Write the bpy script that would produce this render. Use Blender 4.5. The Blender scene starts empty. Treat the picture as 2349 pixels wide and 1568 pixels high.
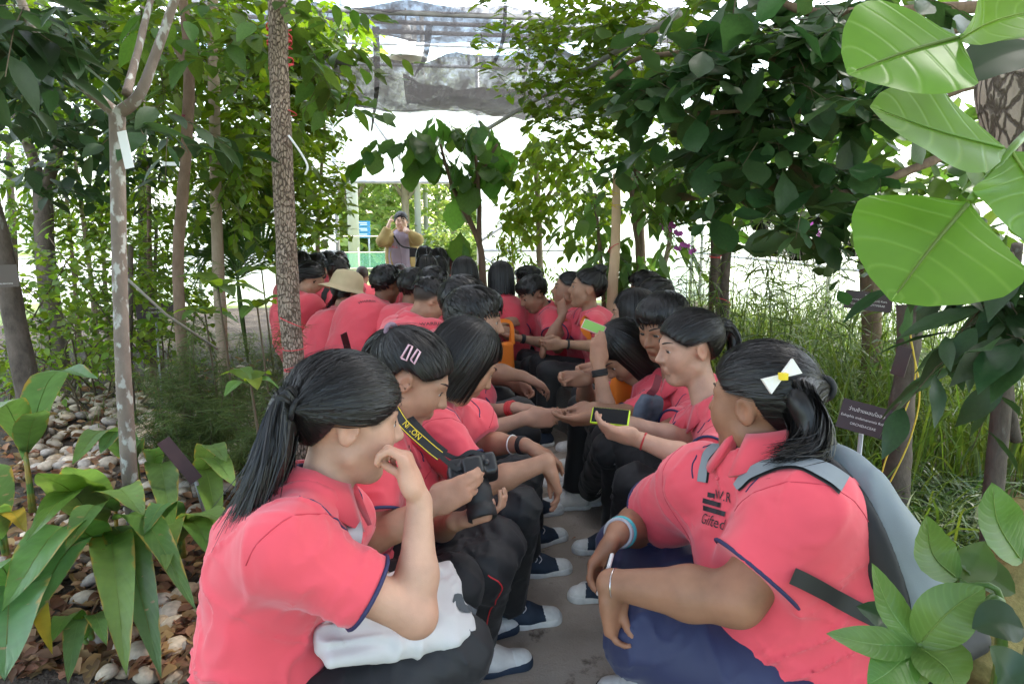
import bpy, bmesh, math, random
import numpy as np
from mathutils import Vector, Matrix, noise as mnoise
from mathutils.bvhtree import BVHTree

# ------------------------------------------------------------------ camera, sky, sun, exposure
SC = bpy.context.scene
COL = SC.collection
CAM_H, PITCH, YAW, FPX = 1.45, math.radians(9.92), math.radians(7.3), 683.0
cam_d = bpy.data.cameras.new('camera'); cam_d.lens = 24.0; cam_d.sensor_width = 36.0
cam_d.clip_start = 0.05; cam_d.clip_end = 600
cam = bpy.data.objects.new('camera', cam_d); COL.objects.link(cam)
cam.location = (0, 0, CAM_H); cam.rotation_euler = (math.pi/2 - PITCH, 0, -YAW)
SC.camera = cam

SUN_EL, SUN_AZ = math.radians(57), math.radians(68)     # azimuth clockwise from +Y: high, to the right and a little ahead
world = bpy.data.worlds.new('World'); SC.world = world; world.use_nodes = True
wn = world.node_tree.nodes; wl = world.node_tree.links
sky = wn.new('ShaderNodeTexSky'); sky.sky_type = 'NISHITA'; sky.sun_disc = False
sky.sun_elevation = SUN_EL; sky.sun_rotation = SUN_AZ
sky.air_density = 1.3; sky.dust_density = 1.6; sky.ozone_density = 1.0
wl.new(sky.outputs[0], wn['Background'].inputs[0]); wn['Background'].inputs[1].default_value = 0.15
sun_d = bpy.data.lights.new('sun', 'SUN'); sun_d.energy = 3.2; sun_d.angle = math.radians(5); sun_d.color = (1.0, 0.95, 0.88)
sun = bpy.data.objects.new('sun', sun_d); COL.objects.link(sun)
sd = Vector((math.sin(SUN_AZ)*math.cos(SUN_EL), math.cos(SUN_AZ)*math.cos(SUN_EL), math.sin(SUN_EL)))
sun.rotation_euler = (-sd).to_track_quat('-Z', 'Y').to_euler(); sun.location = sd*40
SC.view_settings.view_transform = 'Standard'; SC.view_settings.look = 'None'
SC.view_settings.exposure = 2.52; SC.view_settings.gamma = 1.0
SC.cycles.use_denoising = True
SC.cycles.max_bounces = 8; SC.cycles.transparent_max_bounces = 16
SC.cycles.diffuse_bounces = 4; SC.cycles.glossy_bounces = 2; SC.cycles.transmission_bounces = 4
SC.cycles.sample_clamp_indirect = 6.0
SC.cycles.caustics_reflective = False; SC.cycles.caustics_refractive = False

rng = np.random.default_rng(7); random.seed(7)

# ------------------------------------------------------------------ small maths
def V(*a): return np.array(a[0] if len(a) == 1 else a, dtype=float)
def nrm(a):
    a = np.asarray(a, float); return a/(np.linalg.norm(a)+1e-12)
_r = V(math.cos(YAW), -math.sin(YAW), 0)
_h = V(math.sin(YAW), math.cos(YAW), 0)
_f = _h*math.cos(PITCH) + V(0,0,-math.sin(PITCH))
_u = _h*math.sin(PITCH) + V(0,0,math.cos(PITCH))
ZS = 1024/2349.0
def ray(zx, zy):
    return _f + _r*((zx*ZS-512)/FPX) + _u*((341.5-zy*ZS)/FPX)
def at(zx, zy, d):                      # picture position + axial distance -> world point
    return V(0,0,CAM_H) + d*ray(zx, zy)
def atz(zx, zy, z):                     # picture position on the horizontal plane at height z
    r = ray(zx, zy); return V(0,0,CAM_H) + r*((z-CAM_H)/r[2])
def aty(zx, zy, y):                     # picture position on the plane at distance y
    r = ray(zx, zy); return V(0,0,CAM_H) + r*(y/r[1])
def setz(p, z): q = V(p); q[2] = z; return q
def frame(fwd, up):                     # rows: forward, left, up
    z = nrm(up); y = nrm(np.cross(z, fwd)); x = np.cross(y, z); return np.array([x, y, z])
def ypr(yaw, pitch=0, roll=0):
    a, b, c = map(math.radians, (yaw, pitch, roll))
    x = V(math.cos(a)*math.cos(b), math.sin(a)*math.cos(b), math.sin(b))
    y = nrm(np.cross(V(0,0,1), x)); z = np.cross(x, y)
    y2 = y*math.cos(c)+z*math.sin(c); z2 = np.cross(x, y2)
    return np.array([x, y2, z2])
def rotv(v, ax, deg):
    v = V(v); k = nrm(ax); t = math.radians(deg)
    return v*math.cos(t)+np.cross(k, v)*math.sin(t)+k*np.dot(k, v)*(1-math.cos(t))
def _hash(ix, iy, iz, s):
    n = (ix*374761393 + iy*668265263 + iz*1274126177 + s*974634533) & 0xffffffff
    n = ((n ^ (n >> 13))*1274126177) & 0xffffffff
    return ((n ^ (n >> 16)) & 0xffff)/32767.5 - 1.0
def noise3(P, s=0):
    P = np.asarray(P, float); I = np.floor(P).astype(np.int64); f = P-I; f = f*f*(3-2*f)
    r = 0
    for a in (0,1):
        for b in (0,1):
            for c in (0,1):
                w = (f[:,0] if a else 1-f[:,0])*(f[:,1] if b else 1-f[:,1])*(f[:,2] if c else 1-f[:,2])
                r = r + w*_hash(I[:,0]+a, I[:,1]+b, I[:,2]+c, s)
    return r

# ------------------------------------------------------------------ distance-field modelling (organic shapes as one skin)
class Sdf:
    def __init__(s): s.ops = []; s.ext = []
    def _add(s, lo, hi, fn, k, mode):
        s.ops.append((np.asarray(lo)-k-.012, np.asarray(hi)+k+.012, fn, k, mode))
        if mode == 'u': s.ext.append((lo, hi))
    def cone(s, a, b, ra, rb, k=.02, sq=None, mode='u', cap=None):
        a, b = V(a), V(b); m = max(ra, rb)*(max(1, sq[1]) if sq else 1)
        ab = b-a; L2 = float(ab@ab)+1e-12
        def fn(X, Y, Z):
            px, py, pz = X-a[0], Y-a[1], Z-a[2]
            t = np.clip((px*ab[0]+py*ab[1]+pz*ab[2])/L2, 0, 1)
            wx, wy, wz = px-t*ab[0], py-t*ab[1], pz-t*ab[2]
            if sq is not None:
                ax, sc = sq; q = (wx*ax[0]+wy*ax[1]+wz*ax[2])*(1/sc-1)
                wx, wy, wz = wx+q*ax[0], wy+q*ax[1], wz+q*ax[2]
            d = np.sqrt(wx*wx+wy*wy+wz*wz)-(ra+(rb-ra)*t)
            if sq is not None: d = d*min(1, sq[1])
            if cap is not None:
                n = ab/math.sqrt(L2)
                d = np.maximum(d, (X-b[0])*n[0]+(Y-b[1])*n[1]+(Z-b[2])*n[2]-cap)
            return d
        s._add(np.minimum(a, b)-m, np.maximum(a, b)+m, fn, k, mode)
    def ell(s, c, R, r, k=.02, mode='u'):
        c, r = V(c), V(r); R = np.asarray(R)
        def fn(X, Y, Z):
            px, py, pz = X-c[0], Y-c[1], Z-c[2]; k0 = 0; k1 = 0
            for i in range(3):
                q = px*R[i,0]+py*R[i,1]+pz*R[i,2]
                k0 = k0+(q/r[i])**2; k1 = k1+(q/r[i]**2)**2
            k0 = np.sqrt(k0); return k0*(k0-1)/np.sqrt(k1+1e-9)
        e = np.sqrt(((R*r[:,None])**2).sum(0)); s._add(c-e, c+e, fn, k, mode)
    def box(s, c, R, hh, rad, k=.01, mode='u'):
        c, hh = V(c), V(hh); R = np.asarray(R)
        def fn(X, Y, Z):
            px, py, pz = X-c[0], Y-c[1], Z-c[2]; o = 0; inn = None
            for i in range(3):
                q = np.abs(px*R[i,0]+py*R[i,1]+pz*R[i,2])-(hh[i]-rad)
                o = o+np.maximum(q, 0)**2; inn = q if inn is None else np.maximum(inn, q)
            return np.sqrt(o)+np.minimum(inn, 0)-rad
        e = (np.abs(R)*hh[:,None]).sum(0); s._add(c-e, c+e, fn, k, mode)
    def cut(s, lo, hi, fn): s._add(lo, hi, fn, 0, 'i')
    def disp(s, fn): s.ops.append((None, None, fn, 0, 'd'))
    def mesh(s, h):
        lo = np.min([e[0] for e in s.ext], 0)-4*h; hi = np.max([e[1] for e in s.ext], 0)+4*h
        n = np.ceil((hi-lo)/h).astype(int)+1
        F = np.full(tuple(n), .3, np.float32)
        ax = [(lo[i]+h*np.arange(n[i])).astype(np.float32) for i in range(3)]
        for l, u, fn, k, mode in s.ops:
            if mode == 'd':
                idx = np.nonzero(np.abs(F) < .02)
                P = np.stack([ax[i][idx[i]] for i in range(3)], 1)
                F[idx] += fn(P); continue
            i0 = np.maximum(np.floor((l-lo)/h).astype(int), 0); i1 = np.minimum(np.ceil((u-lo)/h).astype(int)+1, n)
            if (i1 <= i0).any(): continue
            sl = tuple(slice(i0[i], i1[i]) for i in range(3))
            d = fn(ax[0][sl[0]][:,None,None], ax[1][sl[1]][None,:,None], ax[2][sl[2]][None,None,:]).astype(np.float32)
            G = F[sl]
            if mode == 'u':
                if k > 0:
                    hh = np.clip(k-np.abs(G-d), 0, None)/k; F[sl] = np.minimum(G, d)-hh*hh*k*.25
                else: F[sl] = np.minimum(G, d)
            elif mode == 's':
                d = -d
                if k > 0:
                    hh = np.clip(k-np.abs(G-d), 0, None)/k; F[sl] = np.maximum(G, d)+hh*hh*k*.25
                else: F[sl] = np.maximum(G, d)
            else: F[sl] = np.maximum(G, d)
        return surface_nets(F, lo, h)

def surface_nets(F, lo, h):
    S = F < 0; nx, ny, nz = F.shape
    c = np.zeros((nx-1, ny-1, nz-1), np.int8)
    for a in (0,1):
        for b in (0,1):
            for d in (0,1): c += S[a:nx-1+a, b:ny-1+b, d:nz-1+d]
    act = (c > 0) & (c < 8); idx = np.argwhere(act)
    cid = np.full(act.shape, -1, np.int32); cid[act] = np.arange(len(idx))
    cor = [(a,b,d) for a in (0,1) for b in (0,1) for d in (0,1)]
    val = np.stack([F[idx[:,0]+a, idx[:,1]+b, idx[:,2]+d] for a,b,d in cor], 1)
    acc = np.zeros((len(idx), 3)); cnt = np.zeros(len(idx))
    for i in range(8):
        for j in range(i+1, 8):
            if sum(abs(cor[i][q]-cor[j][q]) for q in range(3)) != 1: continue
            m = (val[:,i] < 0) != (val[:,j] < 0)
            t = val[m,i]/(val[m,i]-val[m,j])
            acc[m] += np.array(cor[i])*(1-t)[:,None]+np.array(cor[j])*t[:,None]; cnt[m] += 1
    vert = lo+h*(idx+acc/cnt[:,None])
    qs = []
    for axd in range(3):
        o1, o2 = [(1,2),(2,0),(0,1)][axd]
        A = np.take(S, range(0, S.shape[axd]-1), axis=axd); B = np.take(S, range(1, S.shape[axd]), axis=axd)
        e = np.argwhere(A != B); e = e[(e[:,o1] > 0) & (e[:,o2] > 0)]
        if not len(e): continue
        def cell(d1, d2):
            q = e.copy(); q[:,o1] -= d1; q[:,o2] -= d2; return cid[q[:,0], q[:,1], q[:,2]]
        Q = np.stack([cell(1,1), cell(0,1), cell(0,0), cell(1,0)], 1)
        ins = A[e[:,0], e[:,1], e[:,2]]
        Q[~ins] = Q[~ins][:, ::-1]; qs.append(Q)
    return vert, np.concatenate(qs)

# ------------------------------------------------------------------ objects, tags
ROOT = {}
def tag(o, label=None, cat=None, group=None, kind=None):
    if label: o['label'] = label
    if cat: o['category'] = cat
    if group: o['group'] = group
    if kind: o['kind'] = kind
    return o
def thing(name, loc, label, cat, group=None):
    o = bpy.data.objects.new(name, None); COL.objects.link(o); o.empty_display_size = .1
    o.location = Vector([float(q) for q in loc]); ROOT[o.name] = V(loc)
    return tag(o, label, cat, group)
def make_mesh(name, v, f, mat, smooth=True, col=None):
    me = bpy.data.meshes.new(name); v = np.asarray(v, float)
    if isinstance(f, np.ndarray):
        k = f.shape[1]
        me.vertices.add(len(v)); me.vertices.foreach_set('co', v.astype(np.float32).ravel())
        me.loops.add(f.size); me.loops.foreach_set('vertex_index', f.astype(np.int32).ravel())
        me.polygons.add(len(f)); me.polygons.foreach_set('loop_start', np.arange(0, f.size, k, dtype=np.int32))
        try: me.polygons.foreach_set('loop_total', np.full(len(f), k, np.int32))
        except Exception: pass
        me.update(calc_edges=True); me.validate()
    else:
        me.from_pydata([tuple(q) for q in v], [], [tuple(int(i) for i in q) for q in f]); me.update()
    if col is not None:
        a = me.color_attributes.new('Col', 'FLOAT_COLOR', 'POINT')
        a.data.foreach_set('color', np.c_[col, np.ones(len(col))].astype(np.float32).ravel())
    if smooth: me.polygons.foreach_set('use_smooth', np.ones(len(me.polygons), bool))
    for m in (mat if isinstance(mat, (list, tuple)) else [mat]): me.materials.append(m)
    return me
def obj(name, v, f, mat, parent=None, smooth=True, col=None):
    """world-space vertices -> one mesh object (child of parent if given)"""
    off = V(0,0,0)
    if parent is not None:
        p = parent
        while p is not None:
            off = off+V(p.location); p = p.parent
    v = np.asarray(v, float)-off
    o = bpy.data.objects.new(name, make_mesh(name, v, f, mat, smooth, col)); COL.objects.link(o)
    if parent is not None: o.parent = parent
    return o
def inst(name, me, M, parent=None):
    """an object using shared mesh data at world matrix M"""
    o = bpy.data.objects.new(name, me); COL.objects.link(o)
    M = M.copy()
    if parent is not None:
        o.parent = parent; p = parent; off = Vector((0,0,0))
        while p is not None:
            off += p.location; p = p.parent
        M.translation = M.translation-off
    o.matrix_basis = M
    return o
def mat4(R_cols, t, s=1.0):
    R = np.asarray(R_cols)
    return Matrix(((R[0][0]*s, R[1][0]*s, R[2][0]*s, t[0]), (R[0][1]*s, R[1][1]*s, R[2][1]*s, t[1]),
                   (R[0][2]*s, R[1][2]*s, R[2][2]*s, t[2]), (0,0,0,1)))

class MB:
    """collects simple pieces into one mesh"""
    def __init__(s): s.v = []; s.f = []; s.n = 0
    def add(s, v, f):
        s.v.append(np.asarray(v, float)); s.f += [[i+s.n for i in q] for q in f]; s.n += len(v)
    def box(s, c, hh, R=None):
        c, hh = V(c), V(hh); R = np.eye(3) if R is None else np.asarray(R)
        P = [c+sum(R[i]*hh[i]*g[i] for i in range(3)) for g in ((-1,-1,-1),(1,-1,-1),(1,1,-1),(-1,1,-1),(-1,-1,1),(1,-1,1),(1,1,1),(-1,1,1))]
        s.add(P, [(0,3,2,1),(4,5,6,7),(0,1,5,4),(1,2,6,5),(2,3,7,6),(3,0,4,7)])
    def tube(s, pts, rad, n=8, closed=False, cap=True):
        pts = np.asarray(pts, float); m = len(pts); rad = np.broadcast_to(np.asarray(rad, float), (m,))
        if closed: T = np.roll(pts, -1, 0)-np.roll(pts, 1, 0)
        else: T = np.gradient(pts, axis=0)
        T /= np.linalg.norm(T, axis=1)[:,None]+1e-12
        a = V(0,0,1) if abs(T[0][2]) < .9 else V(1,0,0)
        N = nrm(np.cross(T[0], a)); V_ = []
        for i in range(m):
            N = nrm(N-T[i]*np.dot(N, T[i])); B = np.cross(T[i], N)
            for j in range(n):
                t = 2*math.pi*j/n; V_.append(pts[i]+rad[i]*(N*math.cos(t)+B*math.sin(t)))
        F_ = []
        for i in range(m if closed else m-1):
            for j in range(n):
                i2 = (i+1) % m; F_.append((i*n+j, i*n+(j+1)%n, i2*n+(j+1)%n, i2*n+j))
        if cap and not closed:
            F_.append(tuple(range(n))[::-1]); F_.append(tuple((m-1)*n+j for j in range(n)))
        s.add(V_, F_)
    def strip(s, pts, w, nrmv, taper=True):
        """flat ribbon"""
        pts = np.asarray(pts, float); m = len(pts)
        T = np.gradient(pts, axis=0); nrmv = np.broadcast_to(np.asarray(nrmv, float), pts.shape)
        B = np.cross(T, nrmv); B /= np.linalg.norm(B, axis=1)[:,None]+1e-9
        w = np.broadcast_to(np.asarray(w, float), (m,))[:,None]
        P = np.stack([pts-B*w/2, pts+B*w/2], 1).reshape(-1, 3)
        s.add(P, [(2*i, 2*i+1, 2*i+3, 2*i+2) for i in range(m-1)])
    def lathe(s, prof, c, R=None, n=16):
        R = np.eye(3) if R is None else np.asarray(R); P = []
        for r, z in prof:
            for j in range(n):
                t = 2*math.pi*j/n; P.append(V(c)+R[0]*r*math.cos(t)+R[1]*r*math.sin(t)+R[2]*z)
        s.add(P, [(i*n+j, i*n+(j+1)%n, (i+1)*n+(j+1)%n, (i+1)*n+j) for i in range(len(prof)-1) for j in range(n)])
    def obj(s, name, mat, parent=None, smooth=False, col=None):
        return obj(name, np.concatenate(s.v), s.f, mat, parent, smooth, col)
    def mesh(s, name, mat, smooth=False): return make_mesh(name, np.concatenate(s.v), s.f, mat, smooth)
def catmull(P, n=8):
    P = np.asarray(P, float); Q = np.vstack([2*P[0]-P[1], P, 2*P[-1]-P[-2]]); out = []
    for i in range(1, len(Q)-2):
        for t in np.linspace(0, 1, n, endpoint=False):
            a, b, c, d = Q[i-1], Q[i], Q[i+1], Q[i+2]
            out.append(.5*((2*b)+(-a+c)*t+(2*a-5*b+4*c-d)*t*t+(-a+3*b-3*c+d)*t**3))
    out.append(P[-1]); return np.array(out)

# ------------------------------------------------------------------ materials
MATS = {}
def mat(name, color=(.5,.5,.5), rough=.6, var=0., vscale=8., bump=0., bscale=40., metal=0., spec=.5, attr=False,
        translucent=0., island=0., sss=0., sheen=0., color2=None, stretch=(1,1,1), emit=None, coord='Object', bdist=.02, hue=0., spots=None, veins=None):
    if name in MATS: return MATS[name]
    m = bpy.data.materials.new(name); m.use_nodes = True; N = m.node_tree.nodes; L = m.node_tree.links
    b = N['Principled BSDF']; out = N['Material Output']
    b.inputs['Roughness'].default_value = rough; b.inputs['Metallic'].default_value = metal
    b.inputs['Specular IOR Level'].default_value = spec
    tc = N.new('ShaderNodeTexCoord'); mp = N.new('ShaderNodeMapping'); L.new(tc.outputs[coord], mp.inputs[0])
    mp.inputs['Scale'].default_value = stretch
    if attr:
        a = N.new('ShaderNodeAttribute'); a.attribute_name = 'Col'; c = a.outputs['Color']
    else:
        r = N.new('ShaderNodeRGB'); r.outputs[0].default_value = (*color, 1); c = r.outputs[0]
    if var > 0:
        t = N.new('ShaderNodeTexNoise'); t.inputs['Scale'].default_value = vscale; t.inputs['Detail'].default_value = 5
        L.new(mp.outputs[0], t.inputs['Vector'])
        rp = N.new('ShaderNodeMapRange'); rp.inputs[1].default_value = .3; rp.inputs[2].default_value = .7
        L.new(t.outputs['Fac'], rp.inputs[0])
        if color2 is not None:
            x = N.new('ShaderNodeMix'); x.data_type = 'RGBA'; L.new(c, x.inputs['A']); x.inputs['B'].default_value = (*color2, 1)
            rp.inputs[3].default_value = 0; rp.inputs[4].default_value = var; L.new(rp.outputs[0], x.inputs['Factor']); c = x.outputs['Result']
        else:
            rp.inputs[3].default_value = 1-var; rp.inputs[4].default_value = 1+var
            hs = N.new('ShaderNodeHueSaturation'); L.new(c, hs.inputs['Color']); L.new(rp.outputs[0], hs.inputs['Value']); c = hs.outputs[0]
    if island > 0:
        g = N.new('ShaderNodeNewGeometry'); oi = N.new('ShaderNodeObjectInfo')
        ad = N.new('ShaderNodeMath'); ad.operation = 'ADD'; L.new(g.outputs['Random Per Island'], ad.inputs[0]); L.new(oi.outputs['Random'], ad.inputs[1])
        fr = N.new('ShaderNodeMath'); fr.operation = 'FRACT'; L.new(ad.outputs[0], fr.inputs[0])
        r1 = N.new('ShaderNodeMapRange'); r1.inputs[3].default_value = 1-island; r1.inputs[4].default_value = 1+island; L.new(fr.outputs[0], r1.inputs[0])
        mu = N.new('ShaderNodeMath'); mu.operation = 'MULTIPLY'; mu.inputs[1].default_value = 7.31; L.new(fr.outputs[0], mu.inputs[0])
        f2 = N.new('ShaderNodeMath'); f2.operation = 'FRACT'; L.new(mu.outputs[0], f2.inputs[0])
        r2 = N.new('ShaderNodeMapRange'); r2.inputs[3].default_value = .5-hue; r2.inputs[4].default_value = .5+hue*.6; L.new(f2.outputs[0], r2.inputs[0])
        hs = N.new('ShaderNodeHueSaturation'); L.new(c, hs.inputs['Color']); L.new(r1.outputs[0], hs.inputs['Value']); L.new(r2.outputs[0], hs.inputs['Hue']); c = hs.outputs[0]
    vb = None
    if veins:
        uv = N.new('ShaderNodeUVMap'); sp = N.new('ShaderNodeSeparateXYZ'); L.new(uv.outputs[0], sp.inputs[0])
        def M_(op, a, b_=None, b2=None):
            n_ = N.new('ShaderNodeMath'); n_.operation = op
            for i_, q_ in enumerate((a, b_, b2)):
                if q_ is None: continue
                if isinstance(q_, (int, float)): n_.inputs[i_].default_value = q_
                else: L.new(q_, n_.inputs[i_])
            return n_.outputs[0]
        av = M_('ABSOLUTE', M_('MULTIPLY_ADD', sp.outputs[1], 2., -1.))
        ph = M_('MULTIPLY_ADD', sp.outputs[0], veins[0], M_('MULTIPLY', M_('POWER', av, 1.4), -veins[1]))
        vb = M_('POWER', M_('MULTIPLY_ADD', M_('COSINE', M_('MULTIPLY', ph, 6.2832)), .5, .5), veins[2])
        mid = M_('SUBTRACT', 1., M_('MULTIPLY', av, 22.)); mid = M_('MAXIMUM', mid, 0.)
        tot = M_('MAXIMUM', M_('MULTIPLY', vb, veins[3]), mid)
        x = N.new('ShaderNodeMix'); x.data_type = 'RGBA'; L.new(tot, x.inputs['Factor']); L.new(c, x.inputs['A']); x.inputs['B'].default_value = (*veins[4], 1); c = x.outputs['Result']
        vb = tot
        if len(veins) > 5:
            t = N.new('ShaderNodeTexNoise'); t.inputs['Scale'].default_value = 9; t.inputs['Detail'].default_value = 4; L.new(mp.outputs[0], t.inputs['Vector'])
            e_ = N.new('ShaderNodeMapRange'); e_.inputs[1].default_value = 1.42; e_.inputs[2].default_value = 1.56; L.new(M_('ADD', av, t.outputs['Fac']), e_.inputs[0])
            x = N.new('ShaderNodeMix'); x.data_type = 'RGBA'; L.new(e_.outputs[0], x.inputs['Factor']); L.new(c, x.inputs['A']); x.inputs['B'].default_value = (*veins[5], 1); c = x.outputs['Result']
    if spots:
        t = N.new('ShaderNodeTexNoise'); t.inputs['Scale'].default_value = spots[0]; t.inputs['Detail'].default_value = 3; L.new(mp.outputs[0], t.inputs['Vector'])
        rp = N.new('ShaderNodeMapRange'); rp.inputs[1].default_value = spots[1]; rp.inputs[2].default_value = spots[1]+.03; L.new(t.outputs['Fac'], rp.inputs[0])
        x = N.new('ShaderNodeMix'); x.data_type = 'RGBA'; L.new(rp.outputs[0], x.inputs['Factor']); L.new(c, x.inputs['A']); x.inputs['B'].default_value = (*spots[2], 1); c = x.outputs['Result']
    L.new(c, b.inputs['Base Color'])
    if vb is not None:
        bp = N.new('ShaderNodeBump'); bp.inputs['Strength'].default_value = .35; bp.inputs['Distance'].default_value = .004; bp.invert = True
        L.new(vb, bp.inputs['Height']); L.new(bp.outputs[0], b.inputs['Normal'])
    if bump > 0:
        t = N.new('ShaderNodeTexNoise'); t.inputs['Scale'].default_value = bscale; t.inputs['Detail'].default_value = 4
        L.new(mp.outputs[0], t.inputs['Vector'])
        bp = N.new('ShaderNodeBump'); bp.inputs['Strength'].default_value = bump; bp.inputs['Distance'].default_value = bdist
        L.new(t.outputs['Fac'], bp.inputs['Height']); L.new(bp.outputs[0], b.inputs['Normal'])
    if sss > 0:
        b.inputs['Subsurface Weight'].default_value = sss; b.inputs['Subsurface Radius'].default_value = (.012,.005,.003)
        b.inputs['Subsurface Scale'].default_value = 1.0
    if sheen > 0:
        b.inputs['Sheen Weight'].default_value = sheen; b.inputs['Sheen Roughness'].default_value = .5
    if emit is not None:
        b.inputs['Emission Color'].default_value = (*emit, 1); b.inputs['Emission Strength'].default_value = 1
    if translucent > 0:
        tr = N.new('ShaderNodeBsdfTranslucent'); gm = N.new('ShaderNodeHueSaturation')
        gm.inputs['Saturation'].default_value = 1.1; gm.inputs['Value'].default_value = 1.7; gm.inputs['Hue'].default_value = .485
        L.new(c, gm.inputs['Color']); L.new(gm.outputs[0], tr.inputs['Color'])
        mx = N.new('ShaderNodeMixShader'); mx.inputs[0].default_value = translucent
        L.new(b.outputs[0], mx.inputs[1]); L.new(tr.outputs[0], mx.inputs[2]); L.new(mx.outputs[0], out.inputs['Surface'])
    MATS[name] = m; return m
# ------------------------------------------------------------------ the setting
def sheet_mat(name, cols, scale, rough=.9, bump=.4, bscale=60, spots=None):
    if name in MATS: return MATS[name]
    m = bpy.data.materials.new(name); m.use_nodes = True; N = m.node_tree.nodes; L = m.node_tree.links; b = N['Principled BSDF']
    b.inputs['Roughness'].default_value = rough; b.inputs['Specular IOR Level'].default_value = .3
    tc = N.new('ShaderNodeTexCoord'); t = N.new('ShaderNodeTexNoise'); t.inputs['Scale'].default_value = scale; t.inputs['Detail'].default_value = 8; t.inputs['Roughness'].default_value = .65
    L.new(tc.outputs['Object'], t.inputs['Vector'])
    r = N.new('ShaderNodeValToRGB'); e = r.color_ramp.elements
    e[0].position = .3; e[0].color = (*cols[0],1); e[1].position = .7; e[1].color = (*cols[-1],1)
    for i, c in enumerate(cols[1:-1]): q = e.new(.3+.4*(i+1)/(len(cols)-1)); q.color = (*c,1)
    L.new(t.outputs['Fac'], r.inputs[0]); c = r.outputs[0]
    if spots:
        t2 = N.new('ShaderNodeTexNoise'); t2.inputs['Scale'].default_value = spots[0]; t2.inputs['Detail'].default_value = 6; t2.inputs['Roughness'].default_value = .7
        L.new(tc.outputs['Object'], t2.inputs['Vector'])
        mr = N.new('ShaderNodeMapRange'); mr.inputs[1].default_value = spots[1]; mr.inputs[2].default_value = spots[1]+.10; L.new(t2.outputs['Fac'], mr.inputs[0])
        x = N.new('ShaderNodeMix'); x.data_type = 'RGBA'; L.new(mr.outputs[0], x.inputs['Factor']); L.new(c, x.inputs['A']); x.inputs['B'].default_value = (*spots[2],1); c = x.outputs['Result']
    L.new(c, b.inputs['Base Color'])
    t3 = N.new('ShaderNodeTexNoise'); t3.inputs['Scale'].default_value = bscale; t3.inputs['Detail'].default_value = 6; L.new(tc.outputs['Object'], t3.inputs['Vector'])
    bp = N.new('ShaderNodeBump'); bp.inputs['Strength'].default_value = bump; bp.inputs['Distance'].default_value = .02; L.new(t3.outputs['Fac'], bp.inputs['Height']); L.new(bp.outputs[0], b.inputs['Normal'])
    MATS[name] = m; return m
def film_mat(name, color, opaque, transl=.7, rough=.9):
    if name in MATS: return MATS[name]
    m = bpy.data.materials.new(name); m.use_nodes = True; N = m.node_tree.nodes; L = m.node_tree.links; out = N['Material Output']
    N.remove(N['Principled BSDF'])
    d = N.new('ShaderNodeBsdfDiffuse'); d.inputs[0].default_value = (*color,1); t = N.new('ShaderNodeBsdfTranslucent'); t.inputs[0].default_value = (*color,1)
    tr = N.new('ShaderNodeBsdfTransparent'); a = N.new('ShaderNodeMixShader'); a.inputs[0].default_value = transl; L.new(d.outputs[0], a.inputs[1]); L.new(t.outputs[0], a.inputs[2])
    tc = N.new('ShaderNodeTexCoord'); n = N.new('ShaderNodeTexNoise'); n.inputs['Scale'].default_value = 1.5; n.inputs['Detail'].default_value = 5; L.new(tc.outputs['Object'], n.inputs['Vector'])
    mr = N.new('ShaderNodeMapRange'); mr.inputs[3].default_value = opaque-.10; mr.inputs[4].default_value = opaque+.10; L.new(n.outputs['Fac'], mr.inputs[0])
    b = N.new('ShaderNodeMixShader'); L.new(mr.outputs[0], b.inputs[0]); L.new(tr.outputs[0], b.inputs[1]); L.new(a.outputs[0], b.inputs[2]); L.new(b.outputs[0], out.inputs['Surface'])
    MATS[name] = m; return m
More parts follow.
